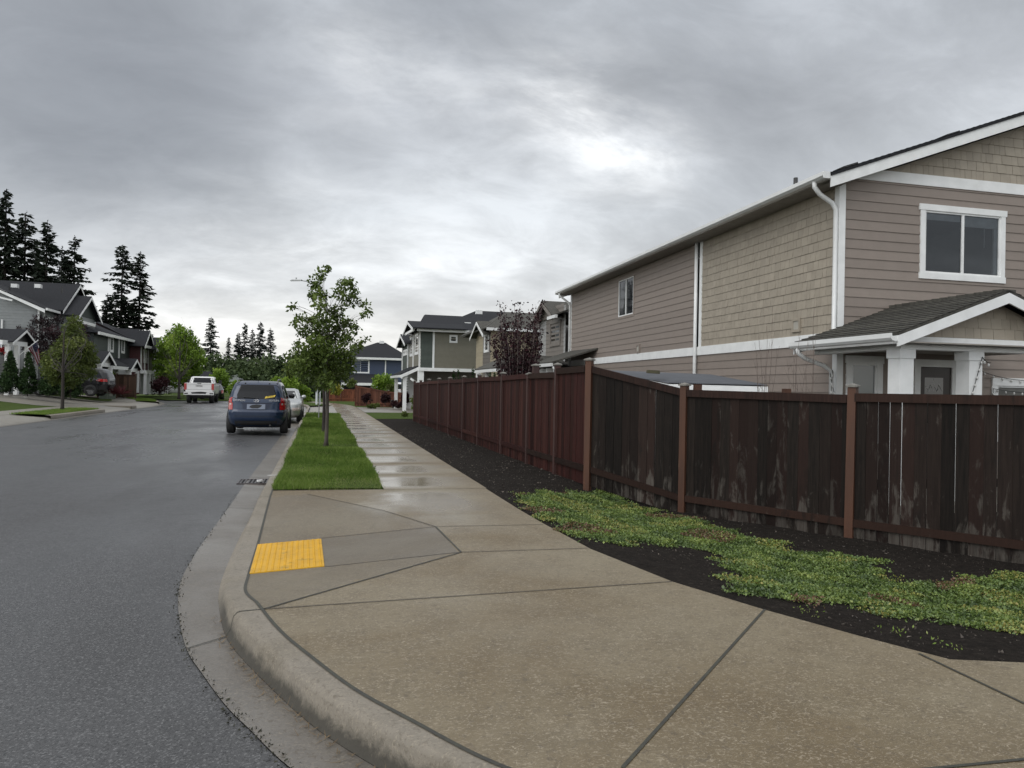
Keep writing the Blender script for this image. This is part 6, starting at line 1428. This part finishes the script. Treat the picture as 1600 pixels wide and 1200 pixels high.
mb = MB(); mb.box(.1, .3, -.36, -.352, .1, .45); mb.box(-.02, .0, -.356, -.35, -.05, .55); obj('access_panel', mb, pm('cabinet label', (.22, .24, .2), None, .5), t_)
p = at(612, 50); t_ = thing('mailbox', 'small dark mailbox on a short post beside the burgundy shrubs', 'mailbox', (p[0], p[1]-1, 0))
mb = MB(); mb.box(-.04, .04, -.04, .04, 0, .35); obj('post', mb, PLAST, t_); mb = MB(); mb.prism([(-.13, -.2, .35), (.13, -.2, .35), (.13, -.2, .48), (.07, -.2, .55), (-.07, -.2, .55), (-.13, -.2, .48)], (0, .42, 0)); obj('box', mb, PLAST, t_)
# ------------------------------------------------------------------ trees and plants
BARK = pm('grey brown bark', (.085, .072, .058), (.04, .034, .028), .9, 14, .8, 60, .01, stretch=(1, 1, .25)); BARKD = pm('dark bark', (.035, .028, .024), (.02, .016, .014), .9, 14, .6, 60, .01)
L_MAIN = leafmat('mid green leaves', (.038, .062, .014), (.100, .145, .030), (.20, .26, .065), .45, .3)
L_OLIVE = leafmat('olive leaves', (.045, .068, .016), (.105, .135, .032), (.19, .215, .065), .5, .3)
L_LIME = leafmat('lime leaves', (.075, .14, .016), (.18, .28, .035), (.32, .42, .08), .5, .35)
L_PURP = leafmat('purple leaves', (.010, .006, .007), (.030, .012, .015), (.07, .022, .028), .45, .2)
L_DARK = leafmat('dark evergreen sprays', (.009, .014, .009), (.020, .030, .018), (.042, .058, .034), .6, .1)
L_WOOD = leafmat('woodland leaves', (.030, .050, .020), (.065, .095, .036), (.11, .15, .055), .6, .2)
L_ARB = leafmat('arborvitae sprays', (.012, .028, .010), (.030, .060, .018), (.06, .10, .032), .5, .15)
L_BURG = leafmat('burgundy leaves', (.012, .005, .006), (.032, .010, .012), (.06, .02, .022), .5, .15)
L_FAR = leafmat('distant evergreen sprays', (.010, .018, .014), (.022, .035, .026), (.04, .055, .04), .7, .1)
CAMR = Vector((math.cos(YAW), -math.sin(YAW), 0))
def clump_leaves(cl, n, size, asp=.55, up=.5, shell=.0):
    """cl: list of (centre, radius)"""
    r = np.array([c[1] for c in cl]); wts = r**2.2; wts = wts/wts.sum(); k = rng.choice(len(cl), n, p=wts)
    d = rng.normal(size=(n, 3)); d /= np.linalg.norm(d, axis=1)[:, None]; rad = rng.random(n)**(.5 if not shell else shell)
    C = np.array([tuple(c[0]) for c in cl])[k]+d*(rad*r[k])[:, None]
    cm = rng.normal(size=len(cl))*.13
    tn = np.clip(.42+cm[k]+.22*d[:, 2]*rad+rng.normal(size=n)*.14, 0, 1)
    return leaves(C, size, asp, up), tn
def limb_path(a, b, bend=.12, n=5):
    a, b = Vector(a), Vector(b); L = (b-a).length; off = Vector((random.uniform(-1, 1), random.uniform(-1, 1), random.uniform(.0, 1)))*L*bend
    return [a+(b-a)*(i/n)+off*math.sin(math.pi*i/n) for i in range(n+1)]
def tree(label, cat, base, trunk_top, r0, clumps, nleaf, size, lm, bark=BARK, group=None, name='street_tree', asp=.55, forks=None, up=.5, lean=(0, 0), fork0=.34):
    base = Vector(base); t_ = thing(name, label, cat, tuple(base), 0, group); mb = MB()
    tp = Vector((lean[0], lean[1], trunk_top)); path = [Vector((tp.x*f+.03*math.sin(f*9)*trunk_top*.1, tp.y*f, trunk_top*f)) for f in (0, .04, .25, .5, .75, 1)]
    mb.tube(path, [r0*1.7, r0*1.15, r0, r0*.8, r0*.5, r0*.2], 9); tr = obj('trunk', mb, bark, t_, True); mb = MB(); loc = [(Vector(c)-base, r) for c, r in clumps]
    for c, r in loc:
        zz = max(trunk_top*fork0, min(trunk_top*.92, c.z-.45*Vector((c.x, c.y, 0)).length-.2*r)); f = zz/trunk_top; a = Vector((tp.x*f, tp.y*f, zz)); p = limb_path(a, c); d = (c-a).length
        rr = r0*.24*min(1, d/2)+.002; mb.tube(p, [rr*(1-.75*i/5) for i in range(6)], 5)
        for k in range(3):
            s = p[random.choice((2, 3, 4))]; e = c+Vector([random.gauss(0, r*.55) for _ in range(3)]); mb.tube(limb_path(s, e, .1, 3), [rr*.4, rr*.3, rr*.2, rr*.1], 4)
    obj('branches', mb, bark, t_, True)
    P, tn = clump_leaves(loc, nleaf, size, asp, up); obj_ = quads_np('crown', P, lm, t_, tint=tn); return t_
def px_clumps(lst, dist, depthvar, sc=1.0):
    out = []
    for (px, py, r) in lst:
        dd_ = dist+random.uniform(-1, 1)*depthvar; p = at(px, dd_, py); out.append(((p[0], p[1], zat(py, px, dd_)), r/F*dist*sc))
    return out
D1 = 17.05
main = [(500, 431, 10), (511, 422, 8), (490, 443, 10), (496, 446, 9), (489, 462, 10), (497, 458, 10), (502, 476, 13), (508, 462, 8), (536, 443, 12), (546, 442, 11), (551, 458, 12), (530, 458, 12), (541, 470, 12), (557, 470, 8), (571, 476, 8), (575, 487, 7), (567, 491, 7), (453, 480, 6), (458, 477, 5),
        (465, 497, 8), (460, 506, 6), (477, 499, 11), (490, 503, 13), (505, 500, 17), (525, 488, 15), (528, 507, 18), (546, 505, 12), (556, 512, 8), (477, 519, 14), (500, 522, 20), (520, 530, 20), (541, 528, 14), (492, 541, 20), (512, 550, 22), (536, 549, 15), (573, 529, 5), (566, 535, 7), (558, 541, 9), (551, 546, 8),
        (464, 538, 9), (470, 551, 15), (455, 556, 8), (490, 567, 22), (516, 575, 22), (540, 567, 15), (468, 572, 16), (452, 571, 9), (484, 589, 17), (506, 593, 17), (530, 588, 15), (547, 580, 10), (497, 602, 10), (519, 604, 9), (548, 560, 10)]
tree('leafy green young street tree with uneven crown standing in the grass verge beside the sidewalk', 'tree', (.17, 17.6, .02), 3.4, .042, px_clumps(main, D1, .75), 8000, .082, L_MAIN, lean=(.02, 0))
D2 = 21.8
sec = [(480, 560, 14), (500, 548, 16), (462, 572, 12), (500, 575, 20), (520, 565, 14), (478, 585, 14), (520, 590, 12), (538, 578, 10), (452, 580, 9), (505, 600, 8)]
tree('second street tree directly behind the nearest one, only its dark trunk and low crown showing', 'tree', (.13, 22.5, .02), 2.5, .045, px_clumps(sec, D2, .8), 3200, .10, L_OLIVE, BARKD)
# across the street
DL = 40.5
sl_ = [(117, 503, 9), (113, 515, 11), (120, 528, 12), (108, 533, 12), (118, 545, 15), (98, 548, 14), (134, 548, 12), (84, 560, 13), (105, 565, 17), (128, 566, 15), (143, 563, 9), (82, 577, 12), (100, 582, 14), (120, 583, 13), (139, 582, 9), (88, 592, 8), (108, 596, 9), (76, 566, 8)]
tree('slim young street tree with pale olive leaves in the verge across the street', 'tree', (-11.95, 38.66, .03), 4.0, .07, px_clumps(sl_, DL, 1.0, 1.35), 15000, .13, L_OLIVE, BARKD, fork0=.46)
lm_ = [(279, 513, 9), (270, 525, 12), (288, 524, 12), (259, 538, 13), (279, 540, 18), (298, 538, 13), (309, 551, 11), (252, 555, 13), (272, 560, 20), (296, 560, 17), (315, 562, 8), (257, 574, 14), (280, 578, 18), (303, 575, 13), (246, 570, 8), (265, 590, 11), (287, 594, 11), (305, 588, 7), (250, 586, 7), (273, 601, 6)]
tree('round lime green street tree in the verge beside the white pickup truck', 'tree', (-11.7, 66.5, .03), 5.0, .10, px_clumps(lm_, 67, 1.8, 1.1), 11000, .24, L_LIME, BARKD)
pl_ = [(60, 500, 9), (52, 512, 9), (72, 507, 12), (90, 500, 8), (45, 525, 10), (65, 525, 14), (84, 520, 13), (40, 540, 7), (60, 543, 14), (80, 545, 14), (95, 530, 12), (130, 525, 9), (138, 540, 8), (120, 510, 7), (132, 510, 5), (66, 560, 12), (84, 568, 12), (75, 585, 10), (48, 490, 4), (30, 512, 4), (25, 535, 3)]
tree('dark purple plum tree with spiky branches in front of the grey house', 'tree', (*at(82, 49), .45), 4.2, .09, px_clumps(pl_, 49, 1.2, 1.1), 6500, .14, L_PURP, BARKD, name='plum_tree', asp=.4)
# purple tree behind the red brown fence
DP = 20.0
base = at(808, DP); t_ = thing('plum_tree', 'upright purple leaved tree fanning out behind the red brown fence', 'tree', (base[0], base[1], -.1)); mb = MB(); PL_, PT_ = [], []
br = []
tips = [(778, 515), (782, 495), (772, 530), (790, 508), (780, 470), (786, 478), (795, 492), (800, 500), (804, 475), (810, 485), (808, 510), (815, 492), (822, 505), (813, 478), (828, 490), (832, 478), (847, 468), (838, 478), (835, 505), (840, 498), (828, 515), (842, 520), (836, 535), (838, 525), (775, 545), (770, 520), (820, 530), (800, 530), (788, 530), (832, 545), (842, 541), (826, 555)]
mb.tube([(0, 0, 0), (.0, 0, .9), (.02, 0, 1.3)], [.07, .055, .05], 8); obj('trunk', mb, BARK, t_, True); mb = MB()
for (px, py) in tips+[(x+random.uniform(-6, 6), y+random.uniform(4, 26)) for x, y in tips]:
    dd_ = DP+random.uniform(-.7, .7); q = at(px, dd_, py); e = Vector((q[0]-base[0], q[1]-base[1], zat(py, px, dd_)+.1)); s = Vector((0, 0, random.uniform(.8, 1.5)))
    m1 = s.lerp(e, .45)+Vector((e.x*.16, e.y*.16, -.12)); pth = [s, s.lerp(m1, .5), m1, m1.lerp(e, .5), e]; mb.tube(pth, [.022, .017, .012, .008, .003], 5)
    for f in np.linspace(.28, 1, 20):
        k = f*4; i = min(3, int(k)); c = pth[i].lerp(pth[i+1], k-i); br.append((c, .05+.03*random.random()))
obj('branches', mb, pm('pinkish grey bark', (.16, .12, .11), (.09, .07, .065), .7, 8, .3), t_, True)
cs_ = np.array([tuple(c[0]) for c in br]); k = rng.integers(0, len(cs_), 9500); C = cs_[k]+rng.normal(size=(9500, 3))*.048; quads_np('crown', leaves(C, .066, .6), L_PURP, t_, tint=np.clip(rng.normal(.5, .25, 9500), 0, 1))
# bare shrub behind the weathered fence
bp_ = at(1222, 11.3); t_ = thing('bare_shrub', 'thin leafless shrub with upright twigs against the taupe house wall', 'shrub', (bp_[0], bp_[1], -.3)); mb = MB()
for (x0, x1, yt) in [(1190, 1178, 535), (1192, 1186, 520), (1196, 1196, 510), (1198, 1207, 478), (1194, 1201, 530), (1203, 1213, 545), (1186, 1182, 560), (1245, 1238, 545), (1250, 1243, 555), (1256, 1262, 525), (1240, 1228, 560), (1262, 1275, 520), (1252, 1258, 560), (1238, 1250, 505), (1268, 1271, 470)]:
    a = at(x0, 11.3); b_ = at(x1, 11.3); za, zb_ = 1.0, zat(yt, x1, 11.3); pth = [Vector((a[0]+(b_[0]-a[0])*f-bp_[0]+.02*math.sin(f*7+x0), a[1]+(b_[1]-a[1])*f-bp_[1], za+(zb_-za)*f+.3)) for f in np.linspace(0, 1, 7)]
    mb.tube(pth, [.006, .0055, .005, .004, .003, .0025, .0015], 4)
    for k in (2, 3, 4, 5):
        q = pth[k]; mb.tube([q, q+Vector((random.uniform(-.1, .1), random.uniform(-.05, .05), random.uniform(.10, .25)))], [.0025, .0012], 4)
mb.tube([(0, 0, 0), (0, 0, .6)], .02, 6); mb.tube([(0, 0, .5), Vector(pth[0])], .008, 4); obj('twigs', mb, pm('pale twig bark', (.13, .10, .085), None, .8), t_)
# conifers
def conifer_mesh(h, r, seed, ragged=.3, dens=1.0, forked=False):
    random.seed(seed); rs = np.random.default_rng(seed); mb = MB(); mb.tube([(0, 0, 0), (0, 0, h*.5), (0, 0, h*.99)], [h*.014, h*.009, h*.0015], 7); C, Dr, Sz = [], [], []; z = h*.06
    while z < h*.985:
        f = z/h; nb = 5 if f < .9 else 4; lev = r*((1-f)**.72)*(.75+.5*rs.random()); 
        for k in range(nb):
            if rs.random() < ragged*.35: continue
            a = rs.random()*6.283; L = lev*(1-ragged+2*ragged*rs.random())+.12; dirn = np.array([math.cos(a), math.sin(a), 0]); up0 = .25*f-.12; n = max(2, int(L/(.034*h)*3.2*dens)+1); zz = z
            end = (dirn[0]*L, dirn[1]*L, z+L*(up0-.10)); mb.tube([(0, 0, z), (dirn[0]*L*.5, dirn[1]*L*.5, z+L*up0*.6), end], [h*.0022, h*.0014, h*.0006], 4)
            for i in range(n):
                s = (i+.6)/n*L; q = s/L; p = np.array([dirn[0]*s, dirn[1]*s, z+s*up0*(1-.0*q)-.10*L*q*q]); side = np.array([-dirn[1], dirn[0], 0])*rs.choice((-1, 1))
                for w in range(3):
                    d = dirn*(.55+.5*rs.random())+side*rs.normal()*.85+np.array([0, 0, -.28+.25*rs.normal()]); d /= np.linalg.norm(d)
                    C.append(p+rs.normal(size=3)*.012*h*.3); Dr.append(d); Sz.append(h*.034*(.6+.8*rs.random())*(1.1-.45*f))
        z += h*(.021 if f < .8 else .016)
    for i in range(14): C.append(np.array([0, 0, h*(.93+.005*i)])); d = rs.normal(size=3)*.6+np.array([0, 0, .7]); Dr.append(d/np.linalg.norm(d)); Sz.append(h*.014)
    C, Dr, Sz = np.array(C), np.array(Dr), np.array(Sz); nrm = rs.normal(size=C.shape)+np.array([0, 0, 1.2]); W = np.cross(Dr, nrm); W /= np.linalg.norm(W, axis=1)[:, None]; W *= (Sz*.26)[:, None]; L = Dr*Sz[:, None]
    P = np.stack([C, C+L*.35+W, C+L, C+L*.35-W], 1); return mb, P, np.clip(.35+rs.normal(size=len(P))*.2, 0, 1)
def conifer(label, px, top, dist, width, seed, lm=L_DARK, group='tall conifers behind the houses', ragged=.3, dens=1.0, base_z=0.0):
    p = at(px, dist, 600); h = zat(top, px, dist)-base_z; mb, P, tn = conifer_mesh(h, width/2/F*dist, seed, ragged, dens); t_ = thing('conifer', label, 'tree', (p[0], p[1], base_z), 0, group)
    obj('trunk', mb, BARKD, t_); quads_np('crown', P, lm, t_, tint=tn); return t_
conifer('tallest dark conifer, cut by the left edge of the photo above the grey house', 3, 293, 92, 74, 1, ragged=.35)
conifer('second dark conifer from the left edge above the grey house roof', 34, 329, 95, 80, 2, ragged=.4)
conifer('dark conifer with a pointed tip behind the middle of the grey house roof', 68, 343, 93, 74, 3, ragged=.3)
conifer('dark conifer behind the street gable of the grey house, rightmost of the left cluster', 112, 368, 96, 84, 4, ragged=.35)
conifer('small dark conifer filling the left cluster low behind the grey roof ridge', 52, 372, 99, 80, 21, ragged=.35); conifer('low broad conifer between the two right conifers of the left cluster', 92, 385, 99, 76, 22, ragged=.35)
conifer('broad ragged conifer left of its narrow twin above the dark green house', 187, 380, 108, 84, 5, ragged=.55); conifer('narrow twin conifer on the right of the broad ragged one', 215, 392, 109, 62, 6, ragged=.4)
conifer('bushy ragged conifer between the broad conifer and the grey house', 165, 458, 104, 50, 7, ragged=.5)
for (lab, px, top, wd, sd, rg) in [('tall conifer standing alone above the white pickup truck', 328, 495, 38, 8, .35), ('thin conifer tip just right of the lime green tree', 296, 513, 20, 9, .4), ('pale thin conifer right of the lone conifer above the pickup', 356, 526, 16, 10, .6), ('dark conifer left of the sparse crowned one over the blue car', 371, 519, 24, 11, .4),
                               ('sparse crowned conifer in the distant group over the blue car', 381, 504, 28, 12, .6), ('narrow conifer between the sparse and the pointed ones', 393, 514, 20, 13, .4), ('sharp pointed tallest conifer in the distant group over the blue car', 405, 502, 30, 14, .3), ('rightmost conifer of the distant group beside the leafy street tree', 421, 512, 26, 15, .55)]:
    conifer(lab, px, top, 150, wd, sd, L_FAR, 'distant conifers beyond the end of the street', rg, .9)
random.seed(5)
# far woodland as one mass
cl_ = []
for px in range(240, 540, 6):
    for k in range(3):
        top = {0: 572, 1: 562, 2: 584}[k]+random.uniform(-6, 8)+ (14 if px > 470 else 0)+(8 if px < 330 else 0); dd_ = 128+8*random.random()-6*(k == 2); q = at(px+random.uniform(-4, 4), dd_, top); cl_.append(((q[0], q[1], zat(top+10, px, dd_)), 1.5+random.random()*.9)); cl_.append(((q[0], q[1]-1, zat(top+26, px, dd_)), 1.7))
P, tn = clump_leaves(cl_, 26000, .55, .7, .2, .3); o = quads_np('woodland', P, L_WOOD, tint=tn); struct(o, 'stuff'); tag(o, 'mass of leafy woodland under the distant conifers', 'woodland')
# shrubs
def shrub(label, px, py0, py1, dist, wpx, lm, n, size, cat='shrub', name='shrub', group=None, shape='round', gz=None, asp=.6):
    x, y = at(px, dist, py1); zt2 = zat(py0, px, dist); zb2 = zat(py1, px, dist) if gz is None else gz; h = zt2-zb2; w2 = wpx/2/F*dist; t_ = thing(name, label, cat, (x, y, zb2), 0, group)
    mb = MB(); mb.tube([(0, 0, -.05), (0, 0, h*.6)], [.03, .01], 6)
    for k in range(7): a = random.uniform(0, 6.28); mb.tube([(0, 0, h*.05), (math.cos(a)*w2*.4, math.sin(a)*w2*.4, h*.55), (math.cos(a)*w2*.6, math.sin(a)*w2*.6, h*.8)], [.015, .008, .004], 4)
    obj('stems', mb, BARKD, t_); c = []
    if shape == 'round':
        for k in range(16): v = rng.normal(size=3); v /= np.linalg.norm(v); c.append(((v[0]*w2*.62, v[1]*w2*.62, h*.52+v[2]*h*.30), min(w2, h/2)*.48))
    elif shape == 'cone':
        for k in range(90): f = random.random()**.85; a = random.uniform(0, 6.28); rr = w2*(.92 if f < .25 else .95*(1-(f-.25)/.75)**.75)*.72; c.append(((math.cos(a)*rr, math.sin(a)*rr, h*(.06+.90*f)), w2*(.34-.20*f)))
    P, tn = clump_leaves(c, n, size, asp, -.6 if shape == 'cone' else .2, .35); quads_np('foliage', P, lm, t_, tint=tn); return t_
g_ = 'clipped evergreens in front of the grey house'
for (lab, px, t0, t1, dist, wd) in [('clipped evergreen cone nearest the left edge, in front of the grey house porch', 15, 547, 615, 42.5, 31), ('clipped evergreen cone below the flag', 43, 549, 618, 42.8, 28), ('clipped evergreen cone in the middle of the black car, left of the slim tree trunk', 77, 556, 618, 43.2, 31), ('clipped evergreen cone right of the slim young tree trunk', 110, 560, 622, 43.5, 34)]:
    shrub(lab, px, t0, t1, dist, wd, L_ARB, 9000, .085, 'evergreen', 'arborvitae', g_, 'cone')
g_ = 'small evergreens peeping over the red brown fence'
for i, (px, t0) in enumerate([(708, 572), (715, 574), (738, 571), (765, 579), (772, 580)]): shrub(['small pointed evergreen tip over the fence, leftmost of five', 'small pointed evergreen tip over the fence, second of five', 'bushier evergreen tip over the fence, alone in the middle of five', 'low evergreen tip below the cream house, fourth of five', 'low evergreen tip below the cream house, rightmost of five'][i], px, t0, 640, 25.5, 13, L_ARB, 1500, .05, 'evergreen', 'arborvitae', g_, 'cone', gz=-.1)
shrub('thin reddish shrub showing above the far part of the red brown fence', 684, 578, 640, 27, 18, L_BURG, 300, .07, gz=-.1)
shrub('large bright lime green bush at the bend of the street behind the silver car', 452, 578, 640, 60, 40, L_LIME, 5200, .20, name='bush', cat='bush'); shrub('lime green bush sloping down right of the larger lime bush', 474, 600, 638, 62, 24, L_LIME, 2400, .2, name='bush', cat='bush'); shrub('bright green bush left of the larger lime bush behind the blue car', 432, 586, 636, 63, 26, L_LIME, 2400, .2, name='bush', cat='bush')
shrub('lime green small tree behind the white pickup truck', 341, 574, 618, 95, 32, L_LIME, 3000, .3, name='bush', cat='bush'); shrub('yellow green bush between the pickup and the blue car', 368, 594, 620, 90, 22, L_LIME, 1600, .28, name='bush', cat='bush')
shrub('dark green broad bush behind the street sign', 484, 588, 634, 76, 36, L_WOOD, 3200, .24, name='bush', cat='bush'); shrub('dark tree mass left of the navy blue house', 510, 575, 632, 80, 34, L_WOOD, 3000, .26, name='bush', cat='bush')
shrub('bright green small tree in front of the navy blue house', 599, 583, 622, 56, 36, L_LIME, 2400, .18, name='small_tree', cat='tree'); shrub('pale green small tree against the navy blue house, right of the bright one', 612, 592, 622, 57, 18, L_OLIVE, 900, .18, name='small_tree', cat='tree'); shrub('round yellow green shrub beside the white car behind the stepped fence', 611, 600, 622, 52.5, 18, L_OLIVE, 1100, .12)
shrub('yellow leaved small tree in front of the far red fence', 525, 597, 622, 62, 19, leafmat('yellow leaves', (.12, .12, .015), (.26, .25, .03), (.4, .38, .08)), 1100, .16, name='small_tree', cat='tree'); shrub('small umbrella shaped tree over the end of the stepped fence', 550, 591, 608, 60, 16, L_OLIVE, 800, .14, name='small_tree', cat='tree')
g_ = 'round burgundy shrubs along the stepped fence'
for lab, px, py, w_ in [('round dark burgundy shrub on the left of three along the stepped fence', 573, 622, 17), ('round dark burgundy shrub in the middle of three along the stepped fence', 602, 623, 15), ('round dark burgundy shrub on the right of three, nearest the long fence', 633, 622, 17)]: shrub(lab, px, py-9, py+9, 48, w_, L_BURG, 1300, .09, group=g_)
shrub('low spreading burgundy shrub in front of the round ones', 622, 626, 637, 46, 34, L_BURG, 1300, .09); shrub('low grey green ground hugging plant at the foot of the stepped fence', 584, 630, 638, 46.5, 30, L_OLIVE, 1200, .08); shrub('grey green bushy plant at the far end of the red brown fence', 649, 615, 645, 37, 18, L_OLIVE, 900, .09); shrub('small grass tuft on the lawn by the driveway edge', 632, 643, 652, 35, 9, L_OLIVE, 300, .08, name='tuft', cat='plant')
shrub('round purple shrub in front of the dark grey car', 250, 588, 618, 62, 33, L_BURG, 2000, .14); shrub('red leaved shrub between the lime tree and the white pickup', 294, 592, 619, 70, 14, leafmat('red leaves', (.03, .008, .008), (.08, .018, .016)), 900, .14)
shrub('green shrub behind the brown fence near the small porch', 168, 574, 606, 56, 24, L_LIME, 1200, .14); shrub('green shrub by the porch of the red townhouse', 210, 590, 612, 66, 16, L_WOOD, 900, .14); shrub('dark green hedge plant beside the white lower wall', 230, 594, 612, 68, 14, L_WOOD, 700, .14)
g_ = 'spiky red plants by the utility box'
for lab, px in (('spiky red cordyline nearer the utility box', 178), ('spiky red cordyline against the brown fence, taller', 189)):
    x, y = at(px, 48.5, 618); t_ = thing('cordyline', lab, 'plant', (x, y, zat(619, px, 48.5)), 0, g_); n = 90; a = rng.random(n)*6.28; el = rng.uniform(.3, 1.4, n); d = np.stack([np.cos(a)*np.cos(el), np.sin(a)*np.cos(el), np.sin(el)], 1); L = rng.uniform(.5, .9, n)*(1.1 if px > 180 else .9); c = np.zeros((n, 3)); c[:, 2] = .1; W = np.cross(d, [0, 0, 1])*.03; tp = c+d*L[:, None]; tp[:, 2] -= .12*L*np.cos(el)
    quads_np('blades', np.stack([c-W*.5, c+W*.5, c+d*(L*.55)[:, None]+W, tp, c+d*(L*.55)[:, None]-W], 1), leafmat('cordyline red', (.05, .012, .016), (.11, .03, .035)), t_); mb = MB(); mb.tube([(0, 0, 0), (0, 0, .15)], .04, 6); obj('stem', mb, BARKD, t_)
# little weeds on the soil
for i, (px, py) in enumerate([(1262, 952), (1400, 984), (1135, 838), (1480, 1005)]):
    x, y = gpt(px, py, -.1); t_ = thing('weed', ['tiny green weed on bare soil near the walk edge', 'small pale weed seedling on bare soil in the foreground', 'small weed under the weathered fence rail', 'small weed at the edge of the ground cover'][i], 'weed', (x, y, zsoil(x, y))); n = 26; C = rng.normal(size=(n, 3))*[.05, .05, .01]+[0, 0, .015]; quads_np('foliage', leaves(C, .02, .4, -.5), GRASS, t_, tint=rng.uniform(.4, .9, n))
